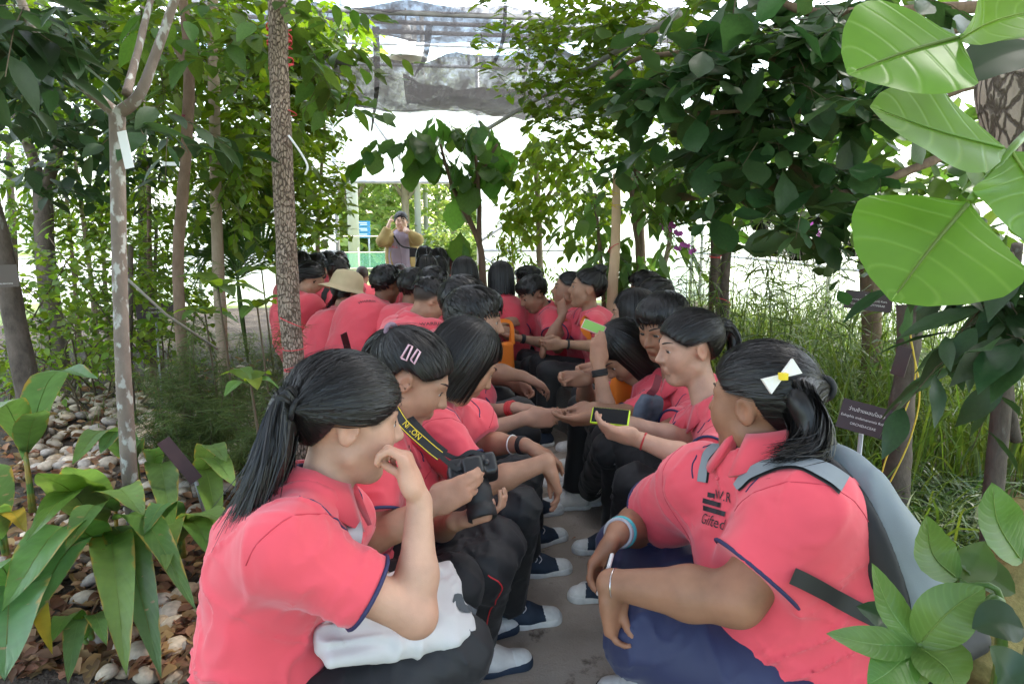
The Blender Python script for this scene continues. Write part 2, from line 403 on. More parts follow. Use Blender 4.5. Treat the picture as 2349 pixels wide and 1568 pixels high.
def net_mat():
    m = bpy.data.materials.new('shade_net'); m.use_nodes = True; N = m.node_tree.nodes; L = m.node_tree.links; out = N['Material Output']; b = N['Principled BSDF']
    b.inputs['Roughness'].default_value = .7
    tc = N.new('ShaderNodeTexCoord'); mp = N.new('ShaderNodeMapping'); L.new(tc.outputs['Object'], mp.inputs[0]); mp.inputs['Scale'].default_value = (1,.35,1)
    n = N.new('ShaderNodeTexNoise'); n.inputs['Scale'].default_value = 5; n.inputs['Detail'].default_value = 9; n.inputs['Roughness'].default_value = .75; L.new(mp.outputs[0], n.inputs['Vector'])
    w = N.new('ShaderNodeTexWave'); w.wave_type = 'BANDS'; w.bands_direction = 'Y'; w.inputs['Scale'].default_value = 22; w.inputs['Distortion'].default_value = 2; L.new(tc.outputs['Object'], w.inputs['Vector'])
    w2 = N.new('ShaderNodeTexWave'); w2.wave_type = 'BANDS'; w2.bands_direction = 'X'; w2.inputs['Scale'].default_value = 30; w2.inputs['Distortion'].default_value = 3; L.new(tc.outputs['Object'], w2.inputs['Vector'])
    a1 = N.new('ShaderNodeMath'); a1.operation = 'MULTIPLY_ADD'; a1.inputs[1].default_value = .16; L.new(w.outputs['Fac'], a1.inputs[0]); L.new(n.outputs['Fac'], a1.inputs[2])
    a2 = N.new('ShaderNodeMath'); a2.operation = 'MULTIPLY_ADD'; a2.inputs[1].default_value = .14; L.new(w2.outputs['Fac'], a2.inputs[0]); L.new(a1.outputs[0], a2.inputs[2])
    mr = N.new('ShaderNodeMapRange'); mr.inputs[1].default_value = .50; mr.inputs[2].default_value = .72; mr.inputs[3].default_value = .70; mr.inputs[4].default_value = 1.0; L.new(a2.outputs[0], mr.inputs[0])
    cr = N.new('ShaderNodeMix'); cr.data_type = 'RGBA'; cr.inputs['A'].default_value = (.02,.02,.024,1); cr.inputs['B'].default_value = (.10,.09,.085,1); L.new(n.outputs['Fac'], cr.inputs['Factor']); L.new(cr.outputs['Result'], b.inputs['Base Color'])
    tl = N.new('ShaderNodeBsdfTranslucent'); tl.inputs[0].default_value = (.045,.042,.042,1); mm = N.new('ShaderNodeMixShader'); mm.inputs[0].default_value = .5; L.new(b.outputs[0], mm.inputs[1]); L.new(tl.outputs[0], mm.inputs[2])
    tr = N.new('ShaderNodeBsdfTransparent'); x = N.new('ShaderNodeMixShader'); L.new(mr.outputs[0], x.inputs[0]); L.new(tr.outputs[0], x.inputs[1]); L.new(mm.outputs[0], x.inputs[2]); L.new(x.outputs[0], out.inputs['Surface'])
    return m
LAWN = sheet_mat('lawn_grass', [(.09,.13,.03),(.15,.19,.06),(.24,.25,.12)], 1.2, bump=.5, bscale=80)
SOIL = sheet_mat('garden_soil', [(.030,.022,.016),(.06,.046,.034),(.11,.085,.06)], 5, bump=1.0, bscale=45)
CONC = sheet_mat('path_concrete', [(.30,.248,.20),(.37,.31,.255),(.45,.385,.325)], 2.2, bump=.35, bscale=120, spots=(6.5,.585,(.11,.085,.068)))
KERB = sheet_mat('kerb_concrete', [(.2,.185,.165),(.28,.26,.235)], 4, bump=.4, bscale=80)
ROAD = sheet_mat('pale_road', [(.38,.37,.35),(.48,.47,.44)], 2, bump=.2)
STEEL = mat('galvanised_pipe', (.36,.37,.38), .45, var=.2, vscale=9, metal=.4)
STEELD = mat('weathered_pipe', (.20,.19,.18), .6, var=.3, vscale=9)
def quad_sheet(name, x0, x1, y0, y1, z, m, kind='structure', sub=1, amp=0, seed=0):
    nx = max(2, int((x1-x0)*sub)+1); ny = max(2, int((y1-y0)*sub)+1)
    X, Y = np.meshgrid(np.linspace(x0,x1,nx), np.linspace(y0,y1,ny), indexing='ij')
    P = np.stack([X.ravel(), Y.ravel(), np.full(X.size, z)], 1)
    if amp: P[:,2] += amp*noise3(np.c_[P[:,:2]*3, np.zeros(len(P))], seed)+amp
    F = [(i*ny+j, (i+1)*ny+j, (i+1)*ny+j+1, i*ny+j+1) for i in range(nx-1) for j in range(ny-1)]
    return tag(obj(name, P, F, m), kind=kind)
quad_sheet('lawn', -250, 250, -60, 400, 0, LAWN, sub=.02)
WALL_L, WALL_R, WALL_E = -6.2, 5.0, 12.4
soil_l = quad_sheet('planting_bed', WALL_L+.3, -.62, .1, WALL_E-.5, .01, SOIL, sub=8, amp=.02, seed=3)
soil_r = quad_sheet('planting_bed', .95, WALL_R-.1, .1, WALL_E-.5, .01, SOIL, sub=8, amp=.02, seed=4)
quad_sheet('path', -.62, .95, -1.5, WALL_E+2.5, .006, CONC)
quad_sheet('road', -15, WALL_L-.8, -10, 60, .006, ROAD, sub=.05)
quad_sheet('road', -40, 60, 26, 29, .008, ROAD, sub=.05)

# greenhouse frame
def pipe(name, pts, r, parent, m=None, n=8):
    b = MB(); b.tube(pts, r, n); return b.obj(name, m or STEEL, parent, True)
GH = thing('greenhouse', (0,WALL_E,0), 'white film greenhouse with steel pipe frame around the garden', 'greenhouse')
dl, dr = aty(772,500,WALL_E)[0], aty(1098,500,WALL_E)[0]
dtop = aty(900,416,WALL_E)[2]; midz = aty(740,576,WALL_E)[2]
for x in (dl-.0, dr, WALL_L, WALL_R, (dr+WALL_R)/2, (dl+WALL_L)/2): pipe('post', [(x,WALL_E,0),(x,WALL_E,4.25)], .038 if x in (dl,dr) else .03, GH)
for x in (dl-.10, dr+.12): pipe('post', [(x,WALL_E+.25,0),(x,WALL_E+.25,dtop+.05)], .045, GH)
pipe('door_lintel', [(dl-.2,WALL_E-.05,dtop),(dr+.2,WALL_E-.05,dtop)], .038, GH)
for sx, a, b_ in ((1, dl, (dl+WALL_L)/2), (1, dr, (dr+WALL_R)/2)):
    pipe('rail', [(a,WALL_E-.01,midz),(b_,WALL_E-.01,midz)], .028, GH)
    d = 1 if b_ > a else -1
    pipe('brace', [(a,WALL_E-.03,midz-.05),(a+d*1.1,WALL_E-.03,.15)], .024, GH); pipe('brace', [(a,WALL_E-.03,midz+.15),(a+d*1.3,WALL_E-.03,midz+1.0)], .024, GH)
for a, b_ in (((dl+.2,dtop+1.75),(dl+1.35,dtop+.05)), ((dr-.1,dtop+1.6),(dr-1.2,dtop+.05))):
    pipe('brace', [(a[0],WALL_E-.04,a[1]),(b_[0],WALL_E-.04,b_[1])], .026, GH)
tb, tt = aty(900,148,WALL_E-.4)[2], aty(900,100,WALL_E-.4)[2]
for z in (tb, tt): pipe('truss_chord', [(WALL_L,WALL_E-.4,z),(WALL_R,WALL_E-.4,z)], .03, GH)
for zx in (700,760,858,935,1005,1075,1130,1190,1250): 
    x = aty(zx,120,WALL_E-.4)[0]; pipe('truss_strut', [(x,WALL_E-.4,tb),(x,WALL_E-.4,tt)], .02, GH)
for zy, y in ((72,9.5),(50,9.5),(28,7.6)):
    z = aty(900,zy,y)[2]; pipe('purlin', [(WALL_L,y,z),(WALL_R,y,z)], .028, GH, STEELD)
for y in (4,8,12):
    for x in (WALL_L, WALL_R): pipe('post', [(x,y-.05,0),(x,y-.05,4.0)], .03, GH)
for z in (.9, 2.0, 3.2): pipe('rail', [(WALL_R,1,z),(WALL_R,WALL_E,z)], .02, GH); pipe('rail', [(WALL_L,1,z),(WALL_L,WALL_E,z)], .02, GH)
pipe('roof_tie', [at(1560,30,3.9), at(1060,330,7.5)], .02, GH, STEELD); 
FILM = film_mat('white_wall_film', (.94,.95,.94), .68, transl=.85); ROOFF = film_mat('roof_film', (.93,.94,.94), .70, transl=.92); GABLE = film_mat('gable_film', (.92,.93,.93), .62, transl=.8)
def panel(name, P, m, parent): return obj(name, P, [(0,1,2,3)], m, parent, False)
for i, (x0, x1) in enumerate(((WALL_L, (dl+WALL_L)/2), ((dl+WALL_L)/2, dl), (dr, (dr+WALL_R)/2), ((dr+WALL_R)/2, WALL_R))):
    panel('wall_film', [(x0+.01,WALL_E+.04,.02),(x1-.01,WALL_E+.04,.02),(x1-.01,WALL_E+.04,4.25),(x0+.01,WALL_E+.04,4.25)], FILM, GH)
panel('wall_film', [(dl+.01,WALL_E+.04,dtop),(dr-.01,WALL_E+.04,dtop),(dr-.01,WALL_E+.04,4.25),(dl+.01,WALL_E+.04,4.25)], GABLE, GH)
NETW = film_mat('insect_net', (.90,.92,.90), .60, transl=.8)
for y0, y1 in ((-3,1),(1,4),(4,8),(8,12.4)):
    panel('wall_net', [(WALL_R+.04,y0,.05),(WALL_R+.04,y1,.05),(WALL_R+.04,y1,4.0),(WALL_R+.04,y0,4.0)], NETW, GH)
    panel('wall_net', [(WALL_L-.04,y0,1.0),(WALL_L-.04,y1,1.0),(WALL_L-.04,y1,4.0),(WALL_L-.04,y0,4.0)], NETW, GH)
for y0, y1 in ((-3,3.6),(3.6,8),(8,12.4)):
    panel('roof_film', [(WALL_L,y0,4.0),(-.6,y0,5.3),(-.6,y1,5.3),(WALL_L,y1,4.0)], ROOFF, GH); panel('roof_film', [(-.6,y0,5.3),(WALL_R,y0,4.0),(WALL_R,y1,4.0),(-.6,y1,5.3)], ROOFF, GH)

# shade nets hung across the roof, seen from below
SHADE = net_mat()
def net(label, x0, x1, y0, y1, z, seed, sag=.18, ragged=.25, zt=0):
    nx, ny = 60, 18; P = []
    U, W = np.meshgrid(np.linspace(0,1,nx), np.linspace(0,1,ny), indexing='ij'); U, W = U.ravel(), W.ravel()
    e0 = y0+ragged*noise3(np.c_[U*7, 0*U, 0*U+seed], seed); e1 = y1+ragged*noise3(np.c_[U*6, 0*U+5, 0*U+seed], seed+1)
    X = x0+(x1-x0)*U; Y = e0+(e1-e0)*W
    Z = z+zt*W-sag*np.sin(W*math.pi)*(.6+.5*noise3(np.c_[U*5, W*2, 0*U], seed+2))-sag*.8*np.sin(U*math.pi)+.05*noise3(np.c_[U*16, W*4, 0*U], seed+3)+.02*noise3(np.c_[U*40, W*8, 0*U], seed+4)
    F = np.array([(i*ny+j, (i+1)*ny+j, (i+1)*ny+j+1, i*ny+j+1) for i in range(nx-1) for j in range(ny-1)])
    return tag(obj('shade_net', np.stack([X,Y,Z],1), F, SHADE), label, 'shade net', 'torn shade nets slung under the roof')
net('lowest torn grey shade net sagging above the broad-leaved tree', -2.6, 2.6, 6.1, 8.9, 3.0, 1, sag=.24, ragged=.35)
net('thin shade net strip just below the hanging bell lamp', -2.4, 3.0, 7.4, 8.7, 3.72, 12, sag=.14, ragged=.25)
net('uppermost shade net at the top edge of the picture', -3.0, 3.4, 3.0, 6.15, 3.52, 23, sag=.16, ragged=.3)
net('added wide net out of view overhead, shading the near end of the path', -3.4, 4.4, -2.6, 2.9, 3.62, 61, sag=.12, ragged=.2)  # added out of view behind and above the camera, to dim the front rows
net('ragged shade net behind the lowest one, low on the right', -.2, 3.6, 8.7, 10.6, 3.15, 31, sag=.15, ragged=.3)
# loose net tails and cords
cord_m = mat('black_cord', (.02,.02,.022), .7)
for i, (a, b_, d) in enumerate((((985,55),(950,175),6.4), ((862,60),(852,300),6.6), ((1215,20),(1200,180),6.4), ((1130,150),(1160,0),5.4))):
    p0, p1 = at(*a, d), at(*b_, d); mb = MB(); mid = (p0+p1)/2+V(.03,0,-.05)
    mb.strip(catmull([p0,mid,p1],6), np.interp(np.linspace(0,1,13),[0,.5,1],[.07,.05,.015]) if i in (0,1) else .03, V(0,-1,.2))
    tag(mb.obj('net_tail', SHADE, None, True), ['crumpled net tail left of the hanging bell lamp cord','long thin net tail hanging on the left','short net tail on the right by the foliage','slim net tail near the upper right leaves'][i], 'net scrap', 'net scraps hanging from the shade nets')
# bell lamp under the truss
bl = at(932,100,9.3); s_ = .30
lamp = thing('bell_lamp', bl-V(0,0,.3), 'bell-shaped pale lamp hanging under the greenhouse roof', 'lamp')
mb = MB(); mb.lathe([(.03,.26),(.055,.25),(.07,.16),(.085,.05),(.14,-.05),(.25,-.16),(.29,-.20),(.285,-.205),(.24,-.16),(.12,-.05),(.0,.0)], bl, n=24)
mb.obj('lamp_shade', mat('lamp_enamel', (.55,.53,.48), .4), lamp, True)
mb = MB(); mb.tube([bl+V(0,0,.25), bl+V(0,0,.25)+V(0,0,max(.2, aty(932,50,9.5)[2]-bl[2]-.25))], .012, 6); mb.obj('hanging_rod', STEELD, lamp, True)

# ------------------------------------------------------------------ beyond the end wall
def trunk_tube(mb, pts, r0, r1, n=8, wob=.0):
    P = catmull(pts, 5); rr = np.linspace(r0, r1, len(P)); mb.tube(P, rr, n)
# ------------------------------------------------------------------ leaves, trees, plants
PROF = {'ovate': lambda t: np.sin(np.pi*t**.75)**.9, 'lance': lambda t: np.sin(np.pi*t**.85)**1.1*.9, 'obovate': lambda t: np.sin(np.pi*t**1.45)**.75,
        'round': lambda t: np.sqrt(np.clip(1-(2*t-1)**2,0,1))*.98, 'heart': lambda t: np.clip(np.sin(np.pi*np.clip(t,0,1)**.62),0,1)**.8,
        'strap': lambda t: np.clip(np.minimum(t*8,1),0,1)*(1-t)**.35}
def leaf_geo(shape='ovate', L=1., W=.5, n=4, fold=.12, curl=.15, wave=0., side=1, petiole=.0, lobed=0., seed=0):
    """leaf along +x, normal +z, base at origin"""
    r_ = np.random.default_rng(seed); t = np.linspace(0,1,n+1); w = PROF[shape](t)*W/2
    if lobed: w = w*(1+lobed*np.sin(t*21+seed))
    z = -curl*L*t**2; rows = []
    ks = (-1,-.5,0,.5,1) if side > 1 else (-1,0,1)
    for i in range(n+1):
        for k in ks:
            y = k*w[i]; zz = z[i]+fold*abs(y)+wave*W*math.sin(t[i]*15+k*2.1+seed)*abs(k)*w[i]/(W/2+1e-9)
            rows.append((petiole+t[i]*L*(1-.0*abs(k)), y, zz))
    m = len(ks); F = [(i*m+j, (i+1)*m+j, (i+1)*m+j+1, i*m+j+1) for i in range(n) for j in range(m-1)]
    v = np.array(rows)
    if petiole > 0:
        b = len(v); pw = .012*L; v = np.vstack([v, [(0,-pw,0),(0,pw,0),(petiole+.05*L,pw,0),(petiole+.05*L,-pw,0)]]); F.append((b,b+1,b+2,b+3))
    return v, F
def leaf_frames(dirs, ups):
    x = dirs/np.linalg.norm(dirs,axis=1)[:,None]; z = ups-x*(ups*x).sum(1)[:,None]; z /= np.linalg.norm(z,axis=1)[:,None]+1e-9
    return np.stack([x, np.cross(z,x), z], 1)      # rows
CAMP = V(0,0,CAM_H)
def foliage(root, pos, R, sc, geo, m, n_obj=0, name='leaf', mass='foliage'):
    """nearest n_obj leaves as objects of their own, the rest one mass"""
    d = np.linalg.norm(pos-CAMP, axis=1)/sc; order = np.argsort(d)
    near, far = order[:n_obj], order[n_obj:]
    gv, gf = geo
    if n_obj:
        me = make_mesh(name, gv, gf, m, True)
        for i in near: inst(name, me, mat4(R[i], pos[i], sc[i]), root)
    if len(far):
        v = np.einsum('vk,nkj->nvj', gv, R[far])*sc[far][:,None,None]+pos[far][:,None,:]
        nv = len(gv); tri = [q for q in gf]
        F = np.concatenate([np.array(tri)[None]+ (np.arange(len(far))*nv)[:,None,None]]).reshape(-1, len(tri[0])) if all(len(q) == len(tri[0]) for q in tri) else None
        o = obj(mass, v.reshape(-1,3), F, m, root); o['kind'] = 'stuff'
    return
def twigs_in(vols, n, tl, per, r_, droop=.3, spread=.9, jitter=.35, pinnate=False, shell=.0):
    """leaf positions/orientations on random twigs inside ellipsoid volumes -> pos, dirs, ups, twig polylines"""
    pos, dirs, ups, tw = [], [], [], []
    wts = np.array([v[2] for v in vols], float); wts /= wts.sum()
    for _ in range(n):
        c, r, _w = vols[r_.choice(len(vols), p=wts)]
        q = r_.normal(size=3); q = q/np.linalg.norm(q)*r_.uniform(shell,1)**(1/2.2); b = V(c)+V(r)*q
        d = nrm(V(r_.normal(),r_.normal(),r_.normal()*.4-droop)); L = tl*r_.uniform(.6,1.3)
        mid = b+d*L*.5+V(0,0,.04*L); e = b+d*L+V(0,0,-droop*L*.3); tw.append((b,mid,e))
        side = nrm(np.cross(d, V(0,0,1))+1e-6)
        for i in range(per):
            t = (i+.6)/per; p = b+(e-b)*t+V(0,0,.04*L*math.sin(t*3.1)); sg = 1 if i % 2 else -1
            if pinnate: ld = nrm(d*.35+side*sg*.95+r_.normal(size=3)*.12-V(0,0,droop*.4))
            else: ld = nrm(d*.6+side*sg*spread+r_.normal(size=3)*jitter-V(0,0,droop))
            pos.append(p); dirs.append(ld); ups.append(V(0,0,1)+r_.normal(size=3)*jitter*.8)
    return np.array(pos), np.array(dirs), np.array(ups), tw
def twig_part(root, tw, r, m, name='twigs'):
    V_, F_ = [], []; n = 0
    for t in tw:
        P = np.array(t)
        for i in range(len(P)):
            for j in range(3):
                a = 2.1*j; V_.append(P[i]+V(math.cos(a),math.sin(a),.3*math.sin(a*2))*r*(1-.25*i))
        for i in range(len(P)-1):
            for j in range(3): F_.append((n+i*3+j, n+i*3+(j+1)%3, n+(i+1)*3+(j+1)%3, n+(i+1)*3+j))
        n += 3*len(P)
    if V_: o = obj(name, V_, np.array(F_), m, root); o['kind'] = 'stuff'
def bark(mb_pts, radii, n, amp, seed, freq=(14,14,5)):
    """tube with uneven bark relief"""
    P = catmull(mb_pts, 14); rr = np.interp(np.linspace(0,1,len(P)), np.linspace(0,1,len(radii)), radii)
    b = MB(); b.tube(P, rr, n); v = b.v[0]; c = np.repeat(P, n, 0); d = v-c; L = np.linalg.norm(d,axis=1)[:,None]
    k = noise3(v*np.array(freq), seed)[:,None]*amp+noise3(v*np.array(freq)*3, seed+1)[:,None]*amp*.5
    return c+d*(1+k/np.maximum(L,1e-6)), b.f
def bark_mat(name, cols, scale, stretch, lichen=None, bump=.8, cells=None):
    m = bpy.data.materials.new(name); m.use_nodes = True; N = m.node_tree.nodes; L = m.node_tree.links; b = N['Principled BSDF']; b.inputs['Roughness'].default_value = .9; b.inputs['Specular IOR Level'].default_value = .2
    tc = N.new('ShaderNodeTexCoord'); mp = N.new('ShaderNodeMapping'); mp.inputs['Scale'].default_value = stretch; L.new(tc.outputs['Object'], mp.inputs[0])
    t = N.new('ShaderNodeTexNoise'); t.inputs['Scale'].default_value = scale; t.inputs['Detail'].default_value = 7; t.inputs['Roughness'].default_value = .7; L.new(mp.outputs[0], t.inputs['Vector'])
    r = N.new('ShaderNodeValToRGB'); e = r.color_ramp.elements; e[0].position = .3; e[0].color = (*cols[0],1); e[1].position = .7; e[1].color = (*cols[1],1); L.new(t.outputs['Fac'], r.inputs[0]); c = r.outputs[0]; hgt = t.outputs['Fac']
    if cells:
        vo = N.new('ShaderNodeTexVoronoi'); vo.feature = 'DISTANCE_TO_EDGE'; vo.inputs['Scale'].default_value = cells; vo.inputs['Randomness'].default_value = 1.; dn = N.new('ShaderNodeMix'); dn.data_type = 'RGBA'; dn.blend_type = 'LINEAR_LIGHT'; dn.inputs['Factor'].default_value = .012; L.new(mp.outputs[0], dn.inputs['A']); L.new(t.outputs['Color'], dn.inputs['B']); L.new(dn.outputs['Result'], vo.inputs['Vector'])
        mr = N.new('ShaderNodeMapRange'); mr.inputs[1].default_value = .0; mr.inputs[2].default_value = .12; L.new(vo.outputs['Distance'], mr.inputs[0])
        x = N.new('ShaderNodeMix'); x.data_type = 'RGBA'; L.new(mr.outputs[0], x.inputs['Factor']); x.inputs['A'].default_value = (cols[0][0]*.78,cols[0][1]*.76,cols[0][2]*.74,1); L.new(c, x.inputs['B']); c = x.outputs['Result']
        ml = N.new('ShaderNodeMath'); ml.operation = 'MULTIPLY_ADD'; ml.inputs[1].default_value = 1.2; L.new(mr.outputs[0], ml.inputs[0]); L.new(t.outputs['Fac'], ml.inputs[2]); hgt = ml.outputs[0]
    if lichen:
        t2 = N.new('ShaderNodeTexNoise'); t2.inputs['Scale'].default_value = lichen[0]; t2.inputs['Detail'].default_value = 6; L.new(mp.outputs[0], t2.inputs['Vector'])
        mr = N.new('ShaderNodeMapRange'); mr.inputs[1].default_value = lichen[1]; mr.inputs[2].default_value = lichen[1]+.07; L.new(t2.outputs['Fac'], mr.inputs[0])
        x = N.new('ShaderNodeMix'); x.data_type = 'RGBA'; L.new(mr.outputs[0], x.inputs['Factor']); L.new(c, x.inputs['A']); x.inputs['B'].default_value = (*lichen[2],1); c = x.outputs['Result']
    L.new(c, b.inputs['Base Color']); bp = N.new('ShaderNodeBump'); bp.inputs['Strength'].default_value = bump; bp.inputs['Distance'].default_value = .012; L.new(hgt, bp.inputs['Height']); L.new(bp.outputs[0], b.inputs['Normal'])
    return m
BK_LICH = bark_mat('lichen_bark', ((.13,.10,.083),(.22,.18,.152)), 9, (1,1,.6), lichen=(30,.55,(.36,.36,.335)))
BK_PLATE = bark_mat('plated_bark', ((.19,.14,.105),(.36,.285,.225)), 14, (1,1,.40), bump=1.0, cells=80)
BK_BROWN = bark_mat('brown_bark', ((.10,.065,.045),(.20,.14,.10)), 14, (1,1,.35))
BK_PALE = bark_mat('pale_bark', ((.22,.17,.12),(.34,.27,.20)), 12, (1,1,.3))
BK_DARK = bark_mat('dark_bark', ((.05,.04,.032),(.13,.105,.085)), 16, (1,1,.5), lichen=(9,.63,(.26,.27,.25)))
BK_WOOD = bark_mat('peeled_wood', ((.42,.29,.18),(.56,.41,.27)), 10, (1,1,.15), bump=.3)
TWIG = mat('twig_bark', (.10,.075,.045), .9)
def leafm(name, c, tr=.35, rough=.45, isl=.3, hue=.025, spec=.4, bump=0, spots=None, veins=None): return mat(name, c, rough, translucent=tr, island=isl, hue=hue, spec=spec, var=.14, vscale=16, spots=spots, veins=veins)
LF_YG = leafm('yellow_green_leaf', (.088,.158,.020), .55, hue=.02); LF_MID = leafm('mid_green_leaf', (.065,.135,.025), .48)
LF_BR = leafm('bright_small_leaf', (.13,.22,.03), .6); LF_DK = leafm('dark_green_leaf', (.026,.060,.020), .30, .40, spots=(9,.74,(.16,.10,.04)))
LF_BIG = leafm('glossy_big_leaf', (.030,.072,.022), .34, .42, spots=(7,.74,(.15,.10,.04))); LF_TUR = leafm('turmeric_leaf', (.11,.225,.055), .40, .42, isl=.25, spots=(26,.70,(.22,.17,.07)), veins=(16,2.2,3.,.22,(.15,.26,.08),(.38,.28,.06)))
LF_TUR2 = leafm('turmeric_leaf_dark', (.075,.165,.055), .36, .4, isl=.25, spots=(22,.67,(.25,.20,.10)), veins=(16,2.2,3.,.22,(.10,.19,.07),(.34,.24,.06))); LF_HEART = leafm('soft_light_leaf', (.112,.225,.025), .33, .36, isl=.08, hue=.008, veins=(5.5,1.0,18.,.22,(.24,.38,.08))); LF_ROS = leafm('rosette_leaf', (.085,.17,.034), .36, .34, isl=.2, veins=(12,2.0,4.,.15,(.15,.27,.07)))
LF_RIB = leafm('leaf_midrib', (.17,.26,.06), .3, .5); LF_GRASS = leafm('grass_blade', (.075,.125,.022), .4, .5); LF_STRAP = leafm('strap_blade', (.035,.075,.016), .3, .4)
LF_FERN = leafm('fern_needle', (.07,.11,.028), .35, .7); LF_DRY = leafm('dry_leaf', (.22,.13,.06), .3, .8, isl=.5, hue=.03); LF_YEL = leafm('yellowing_leaf', (.32,.24,.03), .4)

def tree(label, trunks, barkm, vols=None, n=0, tl=.3, per=7, leaf=None, leafmat=None, size=.08, n_obj=0, seed=1, droop=.3, jitter=.35, pinnate=False, name='tree', group=None, tw_r=.003, amp=.004, sides=12, cat='tree', svar=.5, spread=.9, shell=0.):
    base = setz(V(trunks[0][0][0]), 0); root = thing(name, base, label, cat, group); r_ = np.random.default_rng(seed)
    for i, (pts, radii) in enumerate(trunks):
        v, f = bark(pts, radii, sides, amp, seed+i); obj('trunk' if i == 0 else 'limb', v, f, barkm, root)
    if n:
        pos, dirs, ups, tw = twigs_in(vols, n, tl, per, r_, droop, spread, jitter, pinnate, shell)
        sc = size*r_.uniform(1-svar, 1+svar, len(pos)); R = leaf_frames(dirs, ups)
        foliage(root, pos, R, sc, leaf, leafmat, n_obj); twig_part(root, tw if leaf is not LG_FAR else tw[::6], tw_r, TWIG)
        lim = trunks[-1][0][-1] if True else None
    return root
LG_OV = leaf_geo('ovate', 1, .57, 3, .15, .15); LG_FAR = leaf_geo('ovate', 1, .65, 2, .15, .15); LG_RND = leaf_geo('round', 1, .84, 3, .12, .12); LG_LAN = leaf_geo('lance', 1, .34, 3, .15, .25)
LG_OBO = leaf_geo('obovate', 1, .62, 6, .16, .14, wave=.05, side=2); LG_LOB = leaf_geo('obovate', 1, .66, 8, .14, .22, wave=.08, side=2, lobed=.10)
def E(zx, zy, d, rx, rz, rd, w=1): return (at(zx,zy,d), V(rx, rd, rz), w)

# --- left side
lt = atz(330,1345,0); fk = at(268,262,2.45)
tree('slender tree with white lichen blotches, forked above a hanging white paper tag', [
    ([lt, at(300,1120,2.62), at(280,800,2.52), at(272,520,2.48), fk], [.034,.029,.026,.025,.027]),
    ([fk, at(180,185,2.40), at(90,90,2.35), at(30,-40,2.3)], [.023,.018,.016,.014]),
    ([fk, at(320,215,2.42), at(365,100,2.42), at(420,-60,2.4)], [.023,.019,.017,.015]),
    ([at(290,215,2.5), at(315,120,2.6), at(360,-60,2.7)], [.016,.013,.011])], BK_LICH,
    [E(60,40,2.1,.25,.2,.3,1.), E(0,180,2.3,.16,.2,.3,.6), E(400,300,2.9,.2,.15,.4,.5)], 18, .35, 6, leaf_geo('ovate',1,.5,6,.14,.2,side=2), LF_DK, .15, 90, seed=11, amp=.002)
pt = V(at(693,900,3.45)); pt[2] = 0
tree('straight tree with ridged cracked bark bound with red string', [([pt, at(688,1000,3.45), at(668,760,3.42), at(652,450,3.38), at(640,150,3.34), at(632,-120,3.3)], [.062,.056,.053,.052,.049,.047])], BK_PLATE,
    [E(560,40,3.6,.5,.3,.5,1), E(760,120,4.0,.25,.3,.3,.5), E(770,190,4.2,.12,.2,.2,.2)], 40, .35, 6, leaf_geo('ovate',1,.45,6,.14,.2,side=2), LF_MID, .14, 120, seed=12, amp=.005, sides=20)
t3 = atz(428,1065,0)
tree('thin brown crooked tree with a dark sign board at its foot', [([t3, at(430,960,4.1), at(408,620,4.1), at(428,330,4.1), at(432,120,4.1), at(410,-60,4.1)], [.036,.034,.032,.034,.032,.03]), ([at(430,150,4.1), at(395,90,4.1), at(385,60,4.1)], [.025,.02,.014])], BK_BROWN,
    [E(420,120,4.6,.7,.45,.6,1), E(540,320,4.8,.45,.6,.5,1.)], 150, .3, 7, LG_OV, LF_YG, .10, 200, seed=13)
tree('pale straight trunk behind the ridged tree with vines', [([setz(at(500,720,5.0),0), at(500,600,5.0), at(492,300,5.0), at(487,-60,5.0)], [.045,.042,.04,.04])], BK_PALE,
    [E(560,240,5.6,.7,.8,.6,1.2), E(640,420,5.6,.55,.6,.5,1), E(480,460,6.0,.8,.5,.6,.6)], 280, .32, 8, LG_OV, LF_YG, .085, 120, seed=14)
b5 = atz(78,1010,0)
tree('thick mossy trunk leaning at the left edge of the picture', [([b5, at(70,930,4.3), at(30,720,4.25), at(-15,500,4.2), at(-110,250,4.2)], [.085,.07,.064,.060,.055])], BK_DARK,
    [E(30,120,3.6,.6,.5,.5,1), E(150,330,4.6,.6,.45,.5,.8)], 110, .3, 7, LG_OV, LF_DK, .12, 150, seed=15)
b6 = setz(at(135,850,6.3),0)
tree('forked grey tree twined with climbers left of the lichen tree', [([b6, at(130,800,6.3), at(105,600,6.3), at(98,430,6.3)], [.10,.085,.08,.08]), ([at(98,430,6.3), at(60,320,6.3), at(10,220,6.3)], [.05,.045,.035]), ([at(100,430,6.3), at(130,340,6.3), at(125,200,6.3)], [.06,.05,.04]), ([at(120,380,6.3), at(170,250,6.3)], [.03,.02])], BK_DARK,
    [E(60,260,6.4,1.0,.8,.8,1), E(250,160,6.2,1.0,.9,.8,1.2), E(200,480,6.6,1.1,.5,.7,.5)], 300, .32, 8, LG_OV, LF_YG, .085, 60, seed=16)
